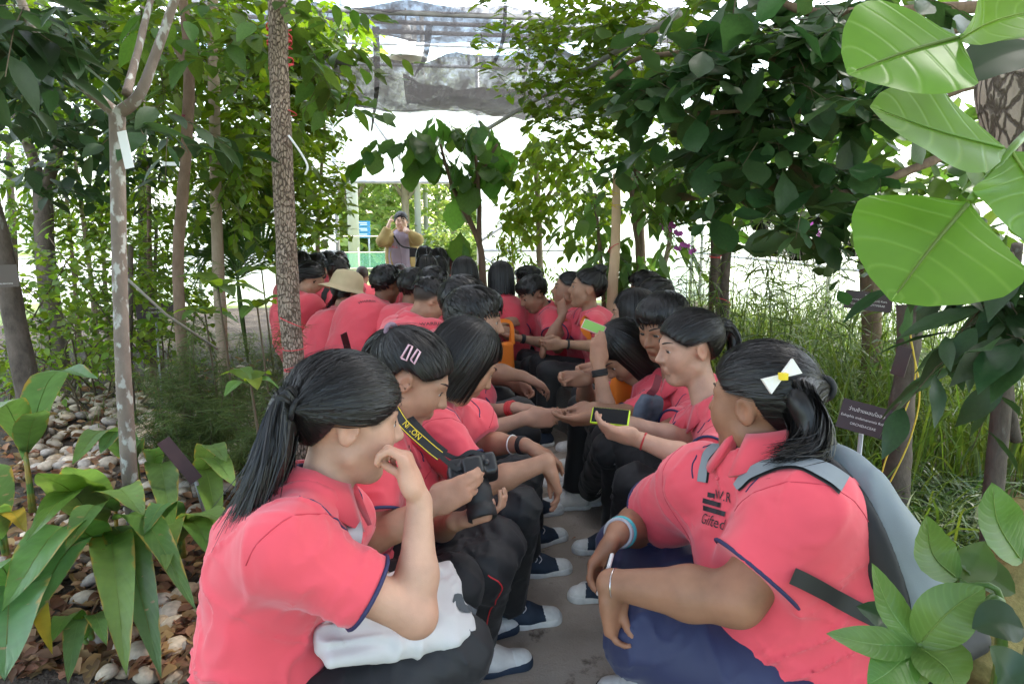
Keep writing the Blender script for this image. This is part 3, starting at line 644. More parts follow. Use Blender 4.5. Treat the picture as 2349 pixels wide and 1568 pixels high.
for i, (zx, zy0, zy1, d, lean) in enumerate(((215,760,250,6.8,-60),(345,800,360,6.0,-5),(295,880,560,5.0,5),(245,800,300,7.2,-25),(180,820,330,7.6,-40),(350,820,480,7.4,10))):
    b0 = setz(at(zx,zy0,d),0)
    tree(['bare slim sapling stem left of the lichen trunk','upright slim stem behind the lichen trunk','short straight stem rooted in the pebbles','thin leaning pole stem among the left shrubs','whitish thin stem far left by the road','thin stem hung with climbers near the black label'][i], [([b0, at(zx,zy0-60,d), at(zx+lean*.4,(zy0+zy1)/2,d), at(zx+lean,zy1,d)], [.03,.026,.022,.016])], (BK_PALE,BK_BROWN,BK_DARK)[i%3],
        [E(zx+lean*.6,(zy0+zy1)/2-40,d,.55,.55,.5,1), E(zx,zy0-120,d,.5,.3,.4,.6)], 65, .28, 8, LG_RND if i%2 else LG_OV, LF_BR, .062, 0, seed=20+i, name='sapling', group='saplings in the left bed', droop=.2)
for i, (zx, zy, d, rx, rz) in enumerate(((100,640,5.2,.55,.45),(60,800,5.0,.5,.3),(260,640,5.6,.6,.45),(370,700,5.4,.45,.4),(180,800,5.8,.7,.3),(400,560,6.4,.6,.5))):
    c = at(zx,zy,d); root = thing('climber_shrub', setz(c,0), ['leafy climber in front of the pale road at far left','low leafy climber beside the mossy leaning trunk','bright climber just left of the lichen trunk','bright climber just right of the lichen trunk','round-leaved ground climber below the forked tree','sunlit climber behind the thin brown tree'][i], 'shrub', 'climbers in the left bed')
    r_ = np.random.default_rng(40+i); pos, dirs, ups, tw = twigs_in([(c,V(rx,.4,rz),1)], 60, .35, 8, r_, .25, .9, .4)
    foliage(root, pos, leaf_frames(dirs, ups), .055*r_.uniform(.6,1.4,len(pos)), LG_RND if i%2==0 else LG_OV, (LF_BR,LF_YG)[i%3==2], 0); twig_part(root, tw, .0025, TWIG)
    for k in range(5):
        p0 = setz(c,0)+V(r_.normal()*.25,r_.normal()*.2,0); b = MB(); b.tube(catmull([p0,(p0+c)/2+r_.normal(size=3)*.08,c+r_.normal(size=3)*V(rx,.2,rz)*.6],5), np.linspace(.009,.004,11), 5); b.obj('stem', TWIG, root, True)

# palm with feathered fronds
pc = setz(at(560,700,5.6),0); root = thing('palm', pc, 'small palm with feathery fronds behind the ridged tree', 'palm')
for k, (a, b_) in enumerate((((545,640),(640,440)),((545,640),(560,420)),((545,640),(480,560)),((545,640),(650,560)),((545,640),(500,450)))):
    d = 5.6; P = catmull([pc+V(0,0,.3), at(*a,d), (at(*a,d)+at(*b_,d))/2+V(0,0,.12), at(*b_,d)], 10)
    mb = MB(); mb.tube(P, np.linspace(.012,.004,len(P)), 5); T = np.gradient(P, axis=0)
    for i in range(10, len(P)):
        for sg in (-1,1):
            for jj in (0,.5):
                t = nrm(T[i]); sd_ = nrm(np.cross(t, V(0,-1,.3)))*sg; L = .38*math.sin(math.pi*min(1,(i+jj-8)/(len(P)-7)))**.6+.05
                p0 = P[i]+T[i]*jj; mb.strip([p0, p0+(t*.6+sd_)*L*.5, p0+(t*.7+sd_)*L*.95-V(0,0,.06)], [.016,.016,.002], V(.1,-.4,1))
    mb.obj('frond', LF_MID, root, True)

# asparagus fern
for i, (zx, zy, d, r) in enumerate(((500,900,3.9,.30),(400,930,3.7,.24),(560,800,4.3,.32),(590,960,3.5,.24),(470,1000,3.6,.2))):
    c = at(zx,zy,d); g0 = setz(c,0); root = thing('asparagus_fern', g0, ['wispy fern behind the brown sign board','wispy fern left of the thin brown tree','tall wispy fern beside the ridged tree','fine fern low in front of the ridged tree','small airy fern over the pebbles'][i], 'fern', 'asparagus ferns by the left trees')
    r_ = np.random.default_rng(60+i); mb = MB(); sm = MB()
    for k in range(16):
        e = c+r_.normal(size=3)*V(r*.7,r*.7,r*.6)+V(0,0,.05); P = catmull([g0+r_.normal(size=3)*V(.05,.05,0), g0*.5+e*.5+V(0,0,.12)+r_.normal(size=3)*.04, e], 8); sm.tube(P, np.linspace(.003,.0015,len(P)), 3)
        for q in range(4,len(P)):
            for j in range(16):
                p = P[q]+r_.normal(size=3)*.01; dd = nrm(r_.normal(size=3))*V(1,1,.5); L = r_.uniform(.05,.13)
                mb.strip([p,p+dd*L*.5,p+dd*L+V(0,0,-.015)], [.0022,.0026,.001], r_.normal(size=3))
    sm.obj('stems', TWIG, root, True)['kind'] = 'stuff'; mb.obj('needles', LF_FERN, root, True)['kind'] = 'stuff'

# turmeric-like plants: each leaf its own piece
def big_leaf(root, base, mid, tip, W, m=LF_TUR, shape='lance', n=14, seed=0, fold=.22, wave=.05, name='leaf', upv=None):
    P = catmull([base, mid, tip], n//2); k = len(P); t = np.linspace(0,1,k); T = np.gradient(P, axis=0); T /= np.linalg.norm(T,axis=1)[:,None]
    w = np.sin(np.pi*t**.8)**.85*W/2; rows = []; r_ = np.random.default_rng(seed)
    if shape == 'heart': w = np.clip(np.sin(np.pi*np.clip(t,0,1)**.55),0,1)**.75*W/2
    if shape == 'rhomb': w = np.interp(t,[0,.06,.18,.35,.45,.6,.8,.93,1],[.0,.14,.52,.93,1.,.93,.66,.34,.02])*W/2
    u0 = V(0,0,1) if upv is None else V(upv); ks = (-1,-.66,-.33,-.06,.06,.33,.66,1); s1 = seed*1.7
    for i in range(k):
        sd_ = nrm(np.cross(u0, T[i])); up = np.cross(T[i], sd_)
        for q in ks:
            y = q*w[i]; z = fold*abs(y)+wave*W*math.sin(t[i]*13+q*1.3+s1)*q*q*(w[i]/(W/2))+(0 if shape == 'rhomb' else .012*W*math.sin(t[i]*60-abs(q)*9)*(abs(q)>.2))
            rows.append(P[i]+sd_*y+up*z)
    mm = len(ks); F = np.array([(i*mm+j,(i+1)*mm+j,(i+1)*mm+j+1,i*mm+j+1) for i in range(k-1) for j in range(mm-1)])
    o = obj(name, np.array(rows), F, m, root)
    ul = o.data.uv_layers.new(name='UVMap'); li = F.ravel(); ul.data.foreach_set('uv', np.stack([t[li//mm], (np.array(ks)[li%mm]+1)/2],1).astype(np.float32).ravel())
    if W > .07:
        mb = MB(); mb.tube(P[1:-2]+u0*.0012+0*P[1:-2], np.linspace(W*.014, W*.004, k-3), 5); mb.obj('midrib', LF_RIB, o, True)
    return o
def veined(name, c, tr, rough, edge=None, rib=(.16,.24,.05)):
    return leafm(name, c, tr, rough, isl=.2)
HOLE = LF_TUR
def turmeric(zx, zy, label, leaves, stem_h=.12, d=None):
    g0 = atz(zx, zy, 0.02); root = thing('turmeric_plant', g0, label, 'plant', 'broad-leaved ginger plants in the left bed')
    for i, (tx, ty, dd, W, hgt, mt) in enumerate(leaves):
        tip = at(tx, ty, dd); b0 = g0+V(0,0,stem_h)+V(.01*i-.02,.01*(i%2),.03*i)
        mid = (b0+tip)/2+V(0,0,hgt)
        mb = MB(); mb.tube([g0+V(.006*i-.015,.004*i,0), (g0+b0)/2, b0+nrm(mid-b0)*.04], [.012,.010,.007], 6); mb.obj('stalk', LF_TUR, root, True)
        big_leaf(root, b0, mid+V(0,0,.05), tip, W*1.1, (LF_TUR, LF_YEL, LF_TUR2, LF_ROS)[mt], seed=i+int(zx))
turmeric(265,1330,'big ginger plant with drooping holed leaves in the front left corner', [(5,1400,1.6,.15,.10,0),(40,1470,1.6,.11,.06,2),(290,1550,1.62,.115,.08,0),(370,1555,1.68,.11,.07,2),(450,1400,1.8,.09,.08,0),(150,1265,1.9,.09,.03,2)], .14)
turmeric(245,1260,'bright green ginger plant left of the lichen trunk', [(85,1085,1.95,.17,.0,3),(150,1070,2.1,.14,.0,0),(330,1180,2.0,.13,.05,0),(60,1240,1.85,.10,.06,3)], .10)
turmeric(80,1190,'tall ginger plant with an arched leaf at the far left', [(225,868,2.7,.14,.16,2),(100,940,2.6,.12,.0,0),(-30,950,2.5,.13,.08,0)], .30)
turmeric(320,1120,'small ginger plant against the lichen trunk', [(165,1065,2.6,.12,.12,0),(230,1040,2.75,.11,.08,2),(300,1040,2.9,.09,.02,0)], .12)
turmeric(372,1120,'ginger plant with a hanging leaf under the tilted label', [(345,1030,2.8,.08,.0,0),(395,1230,2.2,.12,.06,0)], .10)
turmeric(470,1150,'ginger plant with flat leaves near the girl with the white tote', [(540,1115,2.35,.11,.06,0),(520,1060,2.6,.10,.06,0),(505,1240,2.15,.10,.04,3)], .12)
turmeric(420,1300,'ginger plant right of the lichen trunk base', [(540,1205,2.0,.10,.04,0),(380,1310,1.9,.09,.06,0),(500,1290,1.9,.09,.03,3),(330,1225,2.0,.08,.04,2)], .10)
turmeric(60,1420,'low ginger plant at the left edge above bare soil', [(-40,1330,1.6,.13,.04,0),(10,1560,1.3,.18,.05,2),(120,1500,1.6,.06,.02,1)], .08)
turmeric(215,1500,'yellow-edged ginger seedling over the front soil', [(120,1470,1.6,.06,.03,3),(245,1480,1.6,.05,.02,0),(155,1568,1.5,.06,.03,2)], .05)
turmeric(20,1300,'brown-stemmed ginger shoot at the left edge', [(-30,1180,2.0,.10,.02,0),(60,1220,2.1,.07,.03,1),(-20,1060,2.2,.10,.03,2)], .12)
# sprouts with whorled leaves
for i, (zx, zy, d, n, L) in enumerate(((575,880,2.75,6,.16),(500,660,3.7,7,.24),(590,705,3.8,6,.22),(470,720,3.9,6,.2),(600,620,4.4,6,.22))):
    c = at(zx,zy,d); root = thing('leafy_sprout', setz(c,0), ['sprig of bright leaves just left of the ridged trunk foot','whorled leafy sprout left of the ridged trunk','leafy sprout close behind the ridged trunk','low leafy sprout beside the wispy fern','upper leafy sprout left of the ridged trunk'][i], 'plant', 'leafy sprouts by the ridged tree')
    r_ = np.random.default_rng(80+i); b = MB(); b.tube(catmull([setz(c,0)+V(.05,.02,0), (c+setz(c,0))/2+V(.03,0,0), c],5), np.linspace(.008,.005,11), 6); b.obj('stem', TWIG, root, True)
    for k in range(n):
        a = 2*math.pi*k/n+r_.uniform(-.3,.3); e = c+V(math.cos(a),math.sin(a),r_.uniform(-.3,.35))*L*r_.uniform(.7,1.1)
        big_leaf(root, c, (c+e)/2+V(0,0,.03), e, L*.42, (LF_ROS, LF_BR)[k%2], seed=k+i*7, n=10, wave=.03)

# pebbles
def pebble_mesh(seed, m):
    bm = bmesh.new(); bmesh.ops.create_icosphere(bm, subdivisions=2, radius=1); 
    for v in bm.verts:
        p = np.array(v.co)[None]; k = 1+.16*noise3(p*1.3+seed*7.7, seed)[0]; v.co *= k; v.co.z *= .52; v.co.y *= .78
    me = bpy.data.meshes.new('pebble'); bm.to_mesh(me); bm.free(); me.materials.append(m)
    me.polygons.foreach_set('use_smooth', np.ones(len(me.polygons), bool)); return me
PEBM = [mat('pebble_cream', (.42,.34,.25), .75, var=.25, vscale=3, island=.3), mat('pebble_grey', (.28,.24,.20), .75, var=.25, vscale=3, island=.3), mat('pebble_buff', (.36,.27,.18), .75, var=.3, vscale=3, island=.3)]
PEB = [pebble_mesh(i, PEBM[i%3]) for i in range(9)]
r_ = np.random.default_rng(5); spots = []
def scatter_px(n, x0, x1, y0, y1, smin, smax, keep=1.):
    for _ in range(n):
        p = atz(r_.uniform(x0,x1), r_.uniform(y0,y1), .03)
        if p[0] < -.60 and p[0] > WALL_L+.5: spots.append((p, r_.uniform(smin,smax)))
scatter_px(210, 330, 620, 960, 1140, .035, .06); scatter_px(190, 60, 420, 900, 1080, .035,.06); scatter_px(70, 0, 450, 1060, 1300, .03,.055); scatter_px(34, 150, 480, 1280, 1568, .03,.06); scatter_px(40, 0, 240, 1150, 1330, .03, .05); scatter_px(140, 100, 640, 840, 960, .035,.055)
spots = [q for q in spots]
for i, (p, s) in enumerate(spots[:]):
    if i >= 300: break
for i, (p, s) in enumerate(sorted(spots, key=lambda q: np.linalg.norm(q[0]-CAMP)/q[1])[:300]):
    a = r_.uniform(0,6.28); R = frame(V(math.cos(a),math.sin(a),r_.normal()*.15), V(r_.normal()*.2,r_.normal()*.2,1))
    inst('pebble', PEB[i%9], mat4(R, p+V(0,0,s*.28+r_.uniform(0,.02)), s), soil_l)
far = sorted(spots, key=lambda q: np.linalg.norm(q[0]-CAMP)/q[1])[300:]
mb = MB(); gm = PEB[0]; gv = np.array([tuple(v.co) for v in gm.vertices]); gf = [tuple(p.vertices) for p in gm.polygons]
for p, s in far:
    a = r_.uniform(0,6.28); R = frame(V(math.cos(a),math.sin(a),0), V(0,0,1)); mb.add(gv@R*s+p+V(0,0,s*.3), gf)
if far: mb.obj('pebbles', PEBM[0], soil_l, True)['kind'] = 'stuff'
# fallen leaves
def litter(name, n, fn, soil, sz=(.04,.10)):
    pos, dirs, ups = [], [], []
    for _ in range(n):
        p = fn(); pos.append(p+V(0,0,r_.uniform(.025,.06))); a = r_.uniform(0,6.28); dirs.append(V(math.cos(a),math.sin(a),r_.normal()*.25)); ups.append(V(r_.normal()*.5,r_.normal()*.5,1))
    g = leaf_geo('ovate',1,.5,4,.35,.25,wave=.12); pos = np.array(pos); sc = r_.uniform(*sz,len(pos)); R = leaf_frames(np.array(dirs), np.array(ups))
    v = np.einsum('vk,nkj->nvj', g[0], R)*sc[:,None,None]+pos[:,None,:]; F = (np.array(g[1])[None]+(np.arange(len(pos))*len(g[0]))[:,None,None]).reshape(-1,4)
    o = obj(name, v.reshape(-1,3), F, LF_DRY); tag(o, 'dry brown fallen leaves scattered over the soil', 'leaf litter', kind='stuff')
litter('leaf_litter', 2300, lambda: atz(r_.uniform(0,640), r_.uniform(830,1568), .02), soil_l)
litter('leaf_litter', 60, lambda: setz(V(r_.uniform(-.5,.8), r_.uniform(1.6,5.5), 0), -.012), None, (.015,.04))
litter('leaf_litter', 250, lambda: atz(r_.uniform(2050,2349), r_.uniform(1150,1560), .02), soil_r, (.05,.1))
LF_CEN = leafm('lobed_leaf', (.06,.14,.028), .5, .4)
# --- centre: broad-leaved tree under the net
cb = setz(at(1120,700,6.6),0)
tree('broad-leaved young tree with drooping lobed leaves under the shade net', [([cb, at(1108,640,6.6), at(1100,560,6.6), at(1060,470,6.6), at(1035,420,6.6), at(1010,330,6.6)], [.04,.035,.03,.024,.018,.012]),
    ([at(1100,560,6.6), at(1098,440,6.6), at(1085,300,6.6)], [.026,.02,.012]), ([at(1092,420,6.6), at(1140,330,6.6)], [.015,.01]), ([at(1060,470,6.6), at(1110,380,6.6)], [.014,.01])], BK_BROWN,
    [E(940,300,6.4,.5,.10,.3,1.1), E(1040,285,6.5,.5,.12,.3,.9), E(1110,340,6.5,.22,.25,.3,.6), E(1060,415,6.5,.2,.12,.2,.22), E(1070,530,6.5,.16,.12,.2,.16), E(1030,350,6.5,.25,.15,.2,.35)], 26, .30, 4, LG_LOB, LF_CEN, .25, 290, seed=101, droop=.75, jitter=.3)
tree('slim shrub with pale pinnate leaflets left of the doorway', [([setz(at(730,640,7.6),0), at(728,600,7.6), at(735,420,7.6), at(745,280,7.6)], [.03,.026,.02,.012])], BK_PALE,
    [E(720,350,7.4,.34,.4,.4,1), E(745,450,7.2,.2,.35,.3,.8), E(705,530,7.3,.25,.25,.3,.7), E(700,300,7.0,.3,.35,.4,.8)], 150, .28, 9, LG_OV, LF_BR, .075, 60, seed=102, droop=.35, pinnate=True)
tree('leafy tree filling the gap above the left rows', [([setz(at(640,700,6.8),0), at(640,500,6.8), at(645,250,6.8), at(650,60,6.8)], [.05,.045,.04,.03])], BK_BROWN,
    [E(680,200,6.2,.6,.5,.5,1), E(600,120,6.0,.7,.5,.5,1), E(720,60,6.0,.5,.3,.5,.6), E(600,330,6.6,.6,.5,.4,.9)], 300, .3, 8, LG_OV, LF_YG, .10, 120, seed=103)
tree('tall tree arching over the top left corner', [([setz(at(330,830,7.8),0), at(330,600,7.8), at(325,300,7.8), at(330,0,7.8)], [.07,.06,.05,.04])], BK_DARK,
    [E(300,60,5.4,1.2,.6,.8,1.4), E(120,60,5.0,1.0,.6,.8,1.2), E(520,80,5.6,.8,.5,.6,.8), E(330,260,6.6,1.2,.6,.8,1.)], 400, .32, 8, LG_OV, LF_YG, .09, 0, seed=104)
tree('dark shrub tree by the left wall with bright gaps', [([setz(at(20,800,7.2),0), at(30,600,7.2), at(20,350,7.2)], [.05,.045,.03])], BK_DARK,
    [E(60,420,6.6,1.0,.6,.6,1), E(230,420,7.2,1.0,.6,.6,1), E(420,340,7.4,1.0,.5,.6,1)], 230, .32, 8, LG_LAN, LF_YG, .11, 0, seed=105)

# --- right side
tree('mid-green tree with fine hanging foliage right of the doorway', [([setz(at(1240,760,7.0),0), at(1238,640,7.0), at(1235,480,7.0), at(1225,330,7.0)], [.04,.035,.03,.02]), ([at(1238,480,7.0), at(1300,380,6.8), at(1340,330,6.6)], [.02,.016,.01])], BK_PALE,
    [E(1250,430,6.6,.5,.42,.5,1.1), E(1330,460,6.2,.6,.4,.5,1.2), E(1190,500,6.8,.22,.22,.4,.3), E(1330,340,6.2,.6,.3,.5,.8), E(1225,350,7.0,.22,.22,.3,.3), E(1400,420,6.4,.5,.4,.4,.7)], 165, .30, 8, LG_OV, LF_BR, .095, 200, seed=111, droop=.5)
tree('light-leaved tree reaching over the nets at upper right', [([setz(at(1480,800,6.0),0), at(1470,600,6.0), at(1450,300,5.6), at(1400,100,5.2)], [.05,.045,.04,.03])], BK_BROWN,
    [E(1250,80,5.2,.7,.35,.5,.9), E(1380,120,4.8,.6,.45,.5,1.2), E(1480,40,4.4,.6,.3,.5,.8), E(1330,200,5.2,.6,.3,.4,.9), E(1430,270,5.0,.6,.3,.4,.9)], 260, .34, 9, LG_OV, LF_YG, .085, 120, seed=112, droop=.3, pinnate=True)
bb = setz(at(1650,800,5.2),0)
tree('twin-stemmed tree bound with red string on the right', [([bb, at(1640,730,5.2), at(1642,560,5.2), at(1645,400,5.2), at(1650,300,5.2)], [.045,.042,.04,.04,.036]), ([bb+V(.10,0,0), at(1660,720,5.2), at(1672,520,5.2), at(1690,330,5.2)], [.042,.04,.038,.036])], BK_DARK,
    [E(1560,400,5.0,.6,.25,.5,1), E(1640,340,5.0,.7,.25,.5,1), E(1500,340,5.4,.5,.25,.4,.8), E(1750,460,5.2,.4,.2,.4,.4)], 70, .3, 7, LG_OV, LF_MID, .12, 120, seed=113, droop=.45)
tr = V(2.6, 2.5, 0)
tree('large tree with dark round leathery leaves spreading over the right', [([V(3.2,3.1,0), V(3.2,3.1,.8), V(3.05,3.0,1.9), V(2.7,2.9,2.4)], [.07,.065,.06,.05]),
    ([V(2.7,2.9,2.4), at(1900,140,3.0), at(1700,120,3.0), at(1480,130,3.0), at(1400,180,3.0)], [.03,.022,.017,.012,.007]), ([V(2.9,2.95,2.2), at(2000,260,2.9), at(1800,250,2.9), at(1600,260,3.0)], [.028,.02,.014,.008]), ([V(2.95,2.9,2.0), at(1980,430,2.9), at(1850,420,2.9)], [.022,.016,.008]), ([V(2.7,2.9,2.4), at(1900,30,2.8), at(1760,-20,2.8)], [.03,.02,.012])], BK_BROWN,
    [E(1560,150,2.9,.32,.18,.3,1.1), E(1700,90,2.8,.35,.2,.3,1.2), E(1660,230,2.95,.4,.16,.3,1.2), E(1820,180,2.8,.4,.25,.3,1.3), E(1900,340,2.8,.35,.25,.3,1.3), E(1760,300,3.0,.35,.16,.3,.9), E(1980,120,2.7,.3,.3,.3,.8), E(1950,470,2.8,.3,.2,.3,.9), E(1800,400,3.1,.35,.18,.3,.7), E(1830,40,3.0,.5,.2,.3,1)], 135, .30, 6, LG_OBO, LF_BIG, .145, 300, seed=114, droop=.3, jitter=.4)
tree('dense dark tree behind the leathery leaves at top right', [([setz(at(2000,900,4.6),0), at(2000,790,4.4), at(1995,600,4.4), at(1985,420,4.4)], [.065,.06,.06,.05])], BK_BROWN,
    [E(1900,160,4.0,.8,.6,.5,1.2), E(2100,160,3.6,.7,.6,.5,1.2), E(2050,420,3.8,.6,.4,.4,1), E(1780,420,4.4,.6,.25,.4,.7), E(2250,350,3.2,.6,.6,.4,1), E(1650,60,4.2,.8,.4,.5,1)], 130, .32, 7, LG_OBO, LF_MID, .13, 0, seed=115, droop=.35)
tree('broad-leaved shrub with drooping glossy leaves at the right edge', [([setz(at(2310,1000,2.2),0), at(2300,900,2.2), at(2315,700,2.1), at(2335,560,2.0)], [.03,.028,.022,.015]), ([at(2330,1010,2.3), at(2300,800,2.2), at(2260,600,2.1)], [.018,.016,.010])], BK_DARK,
    [E(2290,640,2.0,.16,.12,.25,1.2), E(2345,760,1.9,.08,.12,.2,1), E(2250,580,2.1,.16,.12,.2,.8), E(2345,600,1.9,.16,.16,.2,.9)], 24, .22, 5, leaf_geo('lance',1,.42,7,.14,.2,wave=.03,side=2), LF_DK, .17, 170, seed=116, droop=.45)
tree('stub of rough grey bark wound with yellow twine', [([setz(at(2060,1150,2.9),0), at(2062,1000,2.9), at(2078,850,2.9), at(2085,700,2.9)], [.055,.05,.045,.05]), ([at(2085,745,2.9), at(2110,700,2.85)], [.03,.022])], BK_DARK, seed=117, amp=.009, name='tree_stub')
tree('shrub with yellow-edged drooping leaves behind the wooden stake', [([setz(at(1390,820,5.6),0), at(1385,700,5.6), at(1375,560,5.6), at(1365,450,5.6)], [.025,.022,.018,.012]), ([setz(at(1420,800,5.4),0), at(1465,650,5.4), at(1450,480,5.4)], [.02,.018,.012])], BK_BROWN,
    [E(1400,480,5.4,.4,.3,.3,1), E(1320,560,5.6,.25,.2,.3,.5), E(1430,560,5.4,.3,.25,.3,.8), E(1500,520,5.2,.25,.25,.3,.6), E(1390,620,5.4,.3,.2,.3,.6)], 44, .28, 5, leaf_geo('ovate',1,.42,6,.14,.2,side=2), LF_ROS, .16, 200, seed=118, droop=.7)
tree('thin reddish stem leaning past the wooden stake', [([setz(at(1480,800,5.5),0), at(1472,650,5.5), at(1455,500,5.5), at(1440,380,5.5)], [.022,.02,.018,.015])], BK_BROWN, seed=119, name='sapling', group='saplings right of the path')
tree('thin pale stem leaning right behind the long-haired girl', [([setz(at(1470,860,5.0),0), at(1500,690,5.0), at(1535,560,5.2), at(1540,420,5.4)], [.02,.02,.018,.014])], BK_PALE, [E(1540,450,5.4,.35,.3,.3,1)], 40, .25, 7, LG_OV, LF_MID, .09, 0, seed=120, name='sapling', group='saplings right of the path')
tree('thin stem twined with climbers near the doorway right post', [([setz(at(1175,740,7.4),0), at(1178,640,7.4), at(1172,520,7.4)], [.016,.014,.01])], BK_BROWN, [E(1180,580,7.2,.3,.35,.3,1), E(1230,640,6.8,.3,.25,.3,.8)], 90, .28, 8, LG_LAN, LF_BR, .075, 0, seed=121, name='sapling', group='saplings right of the path')
# peeled wooden stake
sb = setz(at(1402,800,5.0),0); root = thing('wooden_stake', sb, 'pale peeled wooden stake with a side peg, tied with string', 'stake')
v, f = bark([sb, at(1404,700,5.0), at(1412,550,5.0), at(1415,398,5.0)], [.043,.042,.036,.03], 12, .002, 5); obj('pole', v, f, BK_WOOD, root)
v, f = bark([at(1412,432,5.0), at(1452,410,4.95)], [.016,.012], 8, .001, 6); obj('side_peg', v, f, BK_WOOD, root)
RED = mat('red_string', (.55,.05,.06), .7); YELS = mat('yellow_twine', (.55,.40,.04), .7)
def ties(parent, c, r, n, m, spread=.03, seed=0, ax=V(0,0,1), rad=.003, wob=.25):
    q = np.random.default_rng(seed)
    for k in range(n):
        t = np.linspace(0,2*math.pi,22,endpoint=False); a, b = q.normal()*wob, q.normal()*wob; o = V(0,0,q.uniform(-spread,spread))
        P = [c+o+V(math.cos(x)*r, math.sin(x)*r, r*(a*math.cos(x)+b*math.sin(x))) for x in t]
        mb = MB(); mb.tube(P, rad, 5, closed=True); mb.obj('string', m, parent, True)
ties(root, at(1413,440,5.0), .034, 2, YELS, .02, 1); ties(root, at(1412,475,5.0), .036, 2, YELS, .02, 2); ties(root, at(1408,570,5.0), .039, 1, RED, .01, 3)
ridged = [o for o in bpy.data.objects if o.get('label','').startswith('straight tree with ridged')][0]
for zx, zy, n in ((640,72,3),(641,100,3),(645,150,3),(652,250,1),(672,745,1),(676,795,1),(680,840,2)): ties(ridged, at(zx,zy,3.38), .058, n, RED, .012, zy, rad=.0038 if zy < 200 else .0026)
twin = [o for o in bpy.data.objects if o.get('label','').startswith('twin-stemmed')][0]
ties(twin, at(1640,590,5.2), .046, 2, RED, .02, 9); ties(twin, at(1655,690,5.2), .07, 1, RED, .02, 8)
thin3 = [o for o in bpy.data.objects if o.get('label','').startswith('thin brown crooked')][0]
ties(thin3, at(420,268,4.1), .042, 4, mat('plum_string', (.18,.02,.05), .7), .02, 19)
# yellow twine falling beside the stub
for i, (pts, l) in enumerate((([(2088,760),(2100,860),(2070,960),(2030,1060),(2015,1130)],'yellow twine nearest the small maroon sign'), ([(2090,780),(2110,900),(2090,1000),(2050,1090),(2020,1140)],'yellow twine just right of the stub'), ([(2160,780),(2150,900),(2120,1010),(2090,1120)],'pale green cord strung through the grass'))):
    mb = MB(); mb.tube(catmull([at(x,y,2.75) for x,y in pts],8), .0032 if i < 2 else .002, 5); tag(mb.obj('twine', YELS if i < 2 else LF_BR, None, True), l, 'twine', 'cords hanging through the right bed')

# --- grasses
def blades(name, label, n, fn, L, W, m, seed, arch=.6, seg=5):
    q = np.random.default_rng(seed); VV, FF = [], []; k = 0
    for _ in range(n):
        b = fn(q); h = L*q.uniform(.5,1.25); a = q.uniform(0,6.28); d = V(math.cos(a),math.sin(a),0); t = np.linspace(0,1,seg)
        ar = arch*q.uniform(.4,1.4)
        P = b[None]+np.outer(t*h*(1-.25*ar*t), V(0,0,1))+np.outer(h*ar*.75*t**2, d)-np.outer(h*ar*.35*t**3, V(0,0,1))
        sdv = nrm(np.cross(d, V(0,0,1))+q.normal(size=3)*.4); w = W*q.uniform(.7,1.3)*np.interp(t,[0,.15,.6,1],[.5,1,.8,.02])
        for i in range(seg): VV.append(P[i]-sdv*w[i]/2); VV.append(P[i]+sdv*w[i]/2)
        for i in range(seg-1): FF.append((k+2*i,k+2*i+1,k+2*i+3,k+2*i+2))
        k += 2*seg
    o = obj(name, np.array(VV), np.array(FF), m); return tag(o, label, 'grass', kind='stuff')
def region(x0,x1,y0,y1): 
    return lambda q: V(q.uniform(x0,x1), q.uniform(y0,y1), .03)
blades('tall_grass', 'tall thin bamboo grass behind the right-hand row', 2600, region(1.75,3.6,2.9,5.2), .95, .012, LF_GRASS, 1, .65, 6)
blades('tall_grass', 'wispy tall grass along the right net wall', 1600, region(2.0,4.8,4.6,7.5), 1.0, .013, LF_GRASS, 2, .6, 5)
blades('strap_grass', 'dark strap-leaved grass behind the grey backpack', 2200, region(1.25,2.7,1.55,3.0), .42, .013, LF_STRAP, 3, 1.1, 6)
blades('strap_grass', 'arching grass under the maroon sign', 900, region(1.3,2.2,2.2,3.2), .55, .011, LF_GRASS, 4, 1.0, 6)
blades('low_grass', 'patchy low grass between the left trees', 1800, region(-4.5,-1.2,4.8,9), .16, .006, LF_GRASS, 6, .9, 4)
blades('low_grass', 'grass tufts beside the right-hand rows', 900, region(1.3,2.6,5,9), .5, .01, LF_GRASS, 7, .8, 5)
# bamboo-like leafy canes in the tall grass
q = np.random.default_rng(8); mb = MB(); sm = MB()
for _ in range(60):
    b = V(q.uniform(1.8,3.6), q.uniform(3.2,5.6), 0); h = q.uniform(.9,1.5); d = V(q.normal()*.25,q.normal()*.2,0); P = catmull([b,b+V(0,0,h*.6)+d*.3,b+V(0,0,h)+d],6); sm.tube(P, np.linspace(.005,.002,len(P)), 4)
    for i in range(3,len(P)):
        for k in range(4):
            a = q.uniform(0,6.28); dd = V(math.cos(a),math.sin(a),q.uniform(-.5,.4)); L = q.uniform(.1,.2); p = P[i]; mb.strip([p,p+dd*L*.5,p+dd*L-V(0,0,.03)], [.006,.013,.001], V(q.normal()*.4,q.normal()*.4,1))
bc = thing('bamboo_grass', (2.6,4.2,0), 'leafy bamboo canes standing in the tall grass', 'bamboo'); sm.obj('canes', LF_GRASS, bc, True)['kind']='stuff'; mb.obj('foliage', LF_GRASS, bc, True)['kind']='stuff'

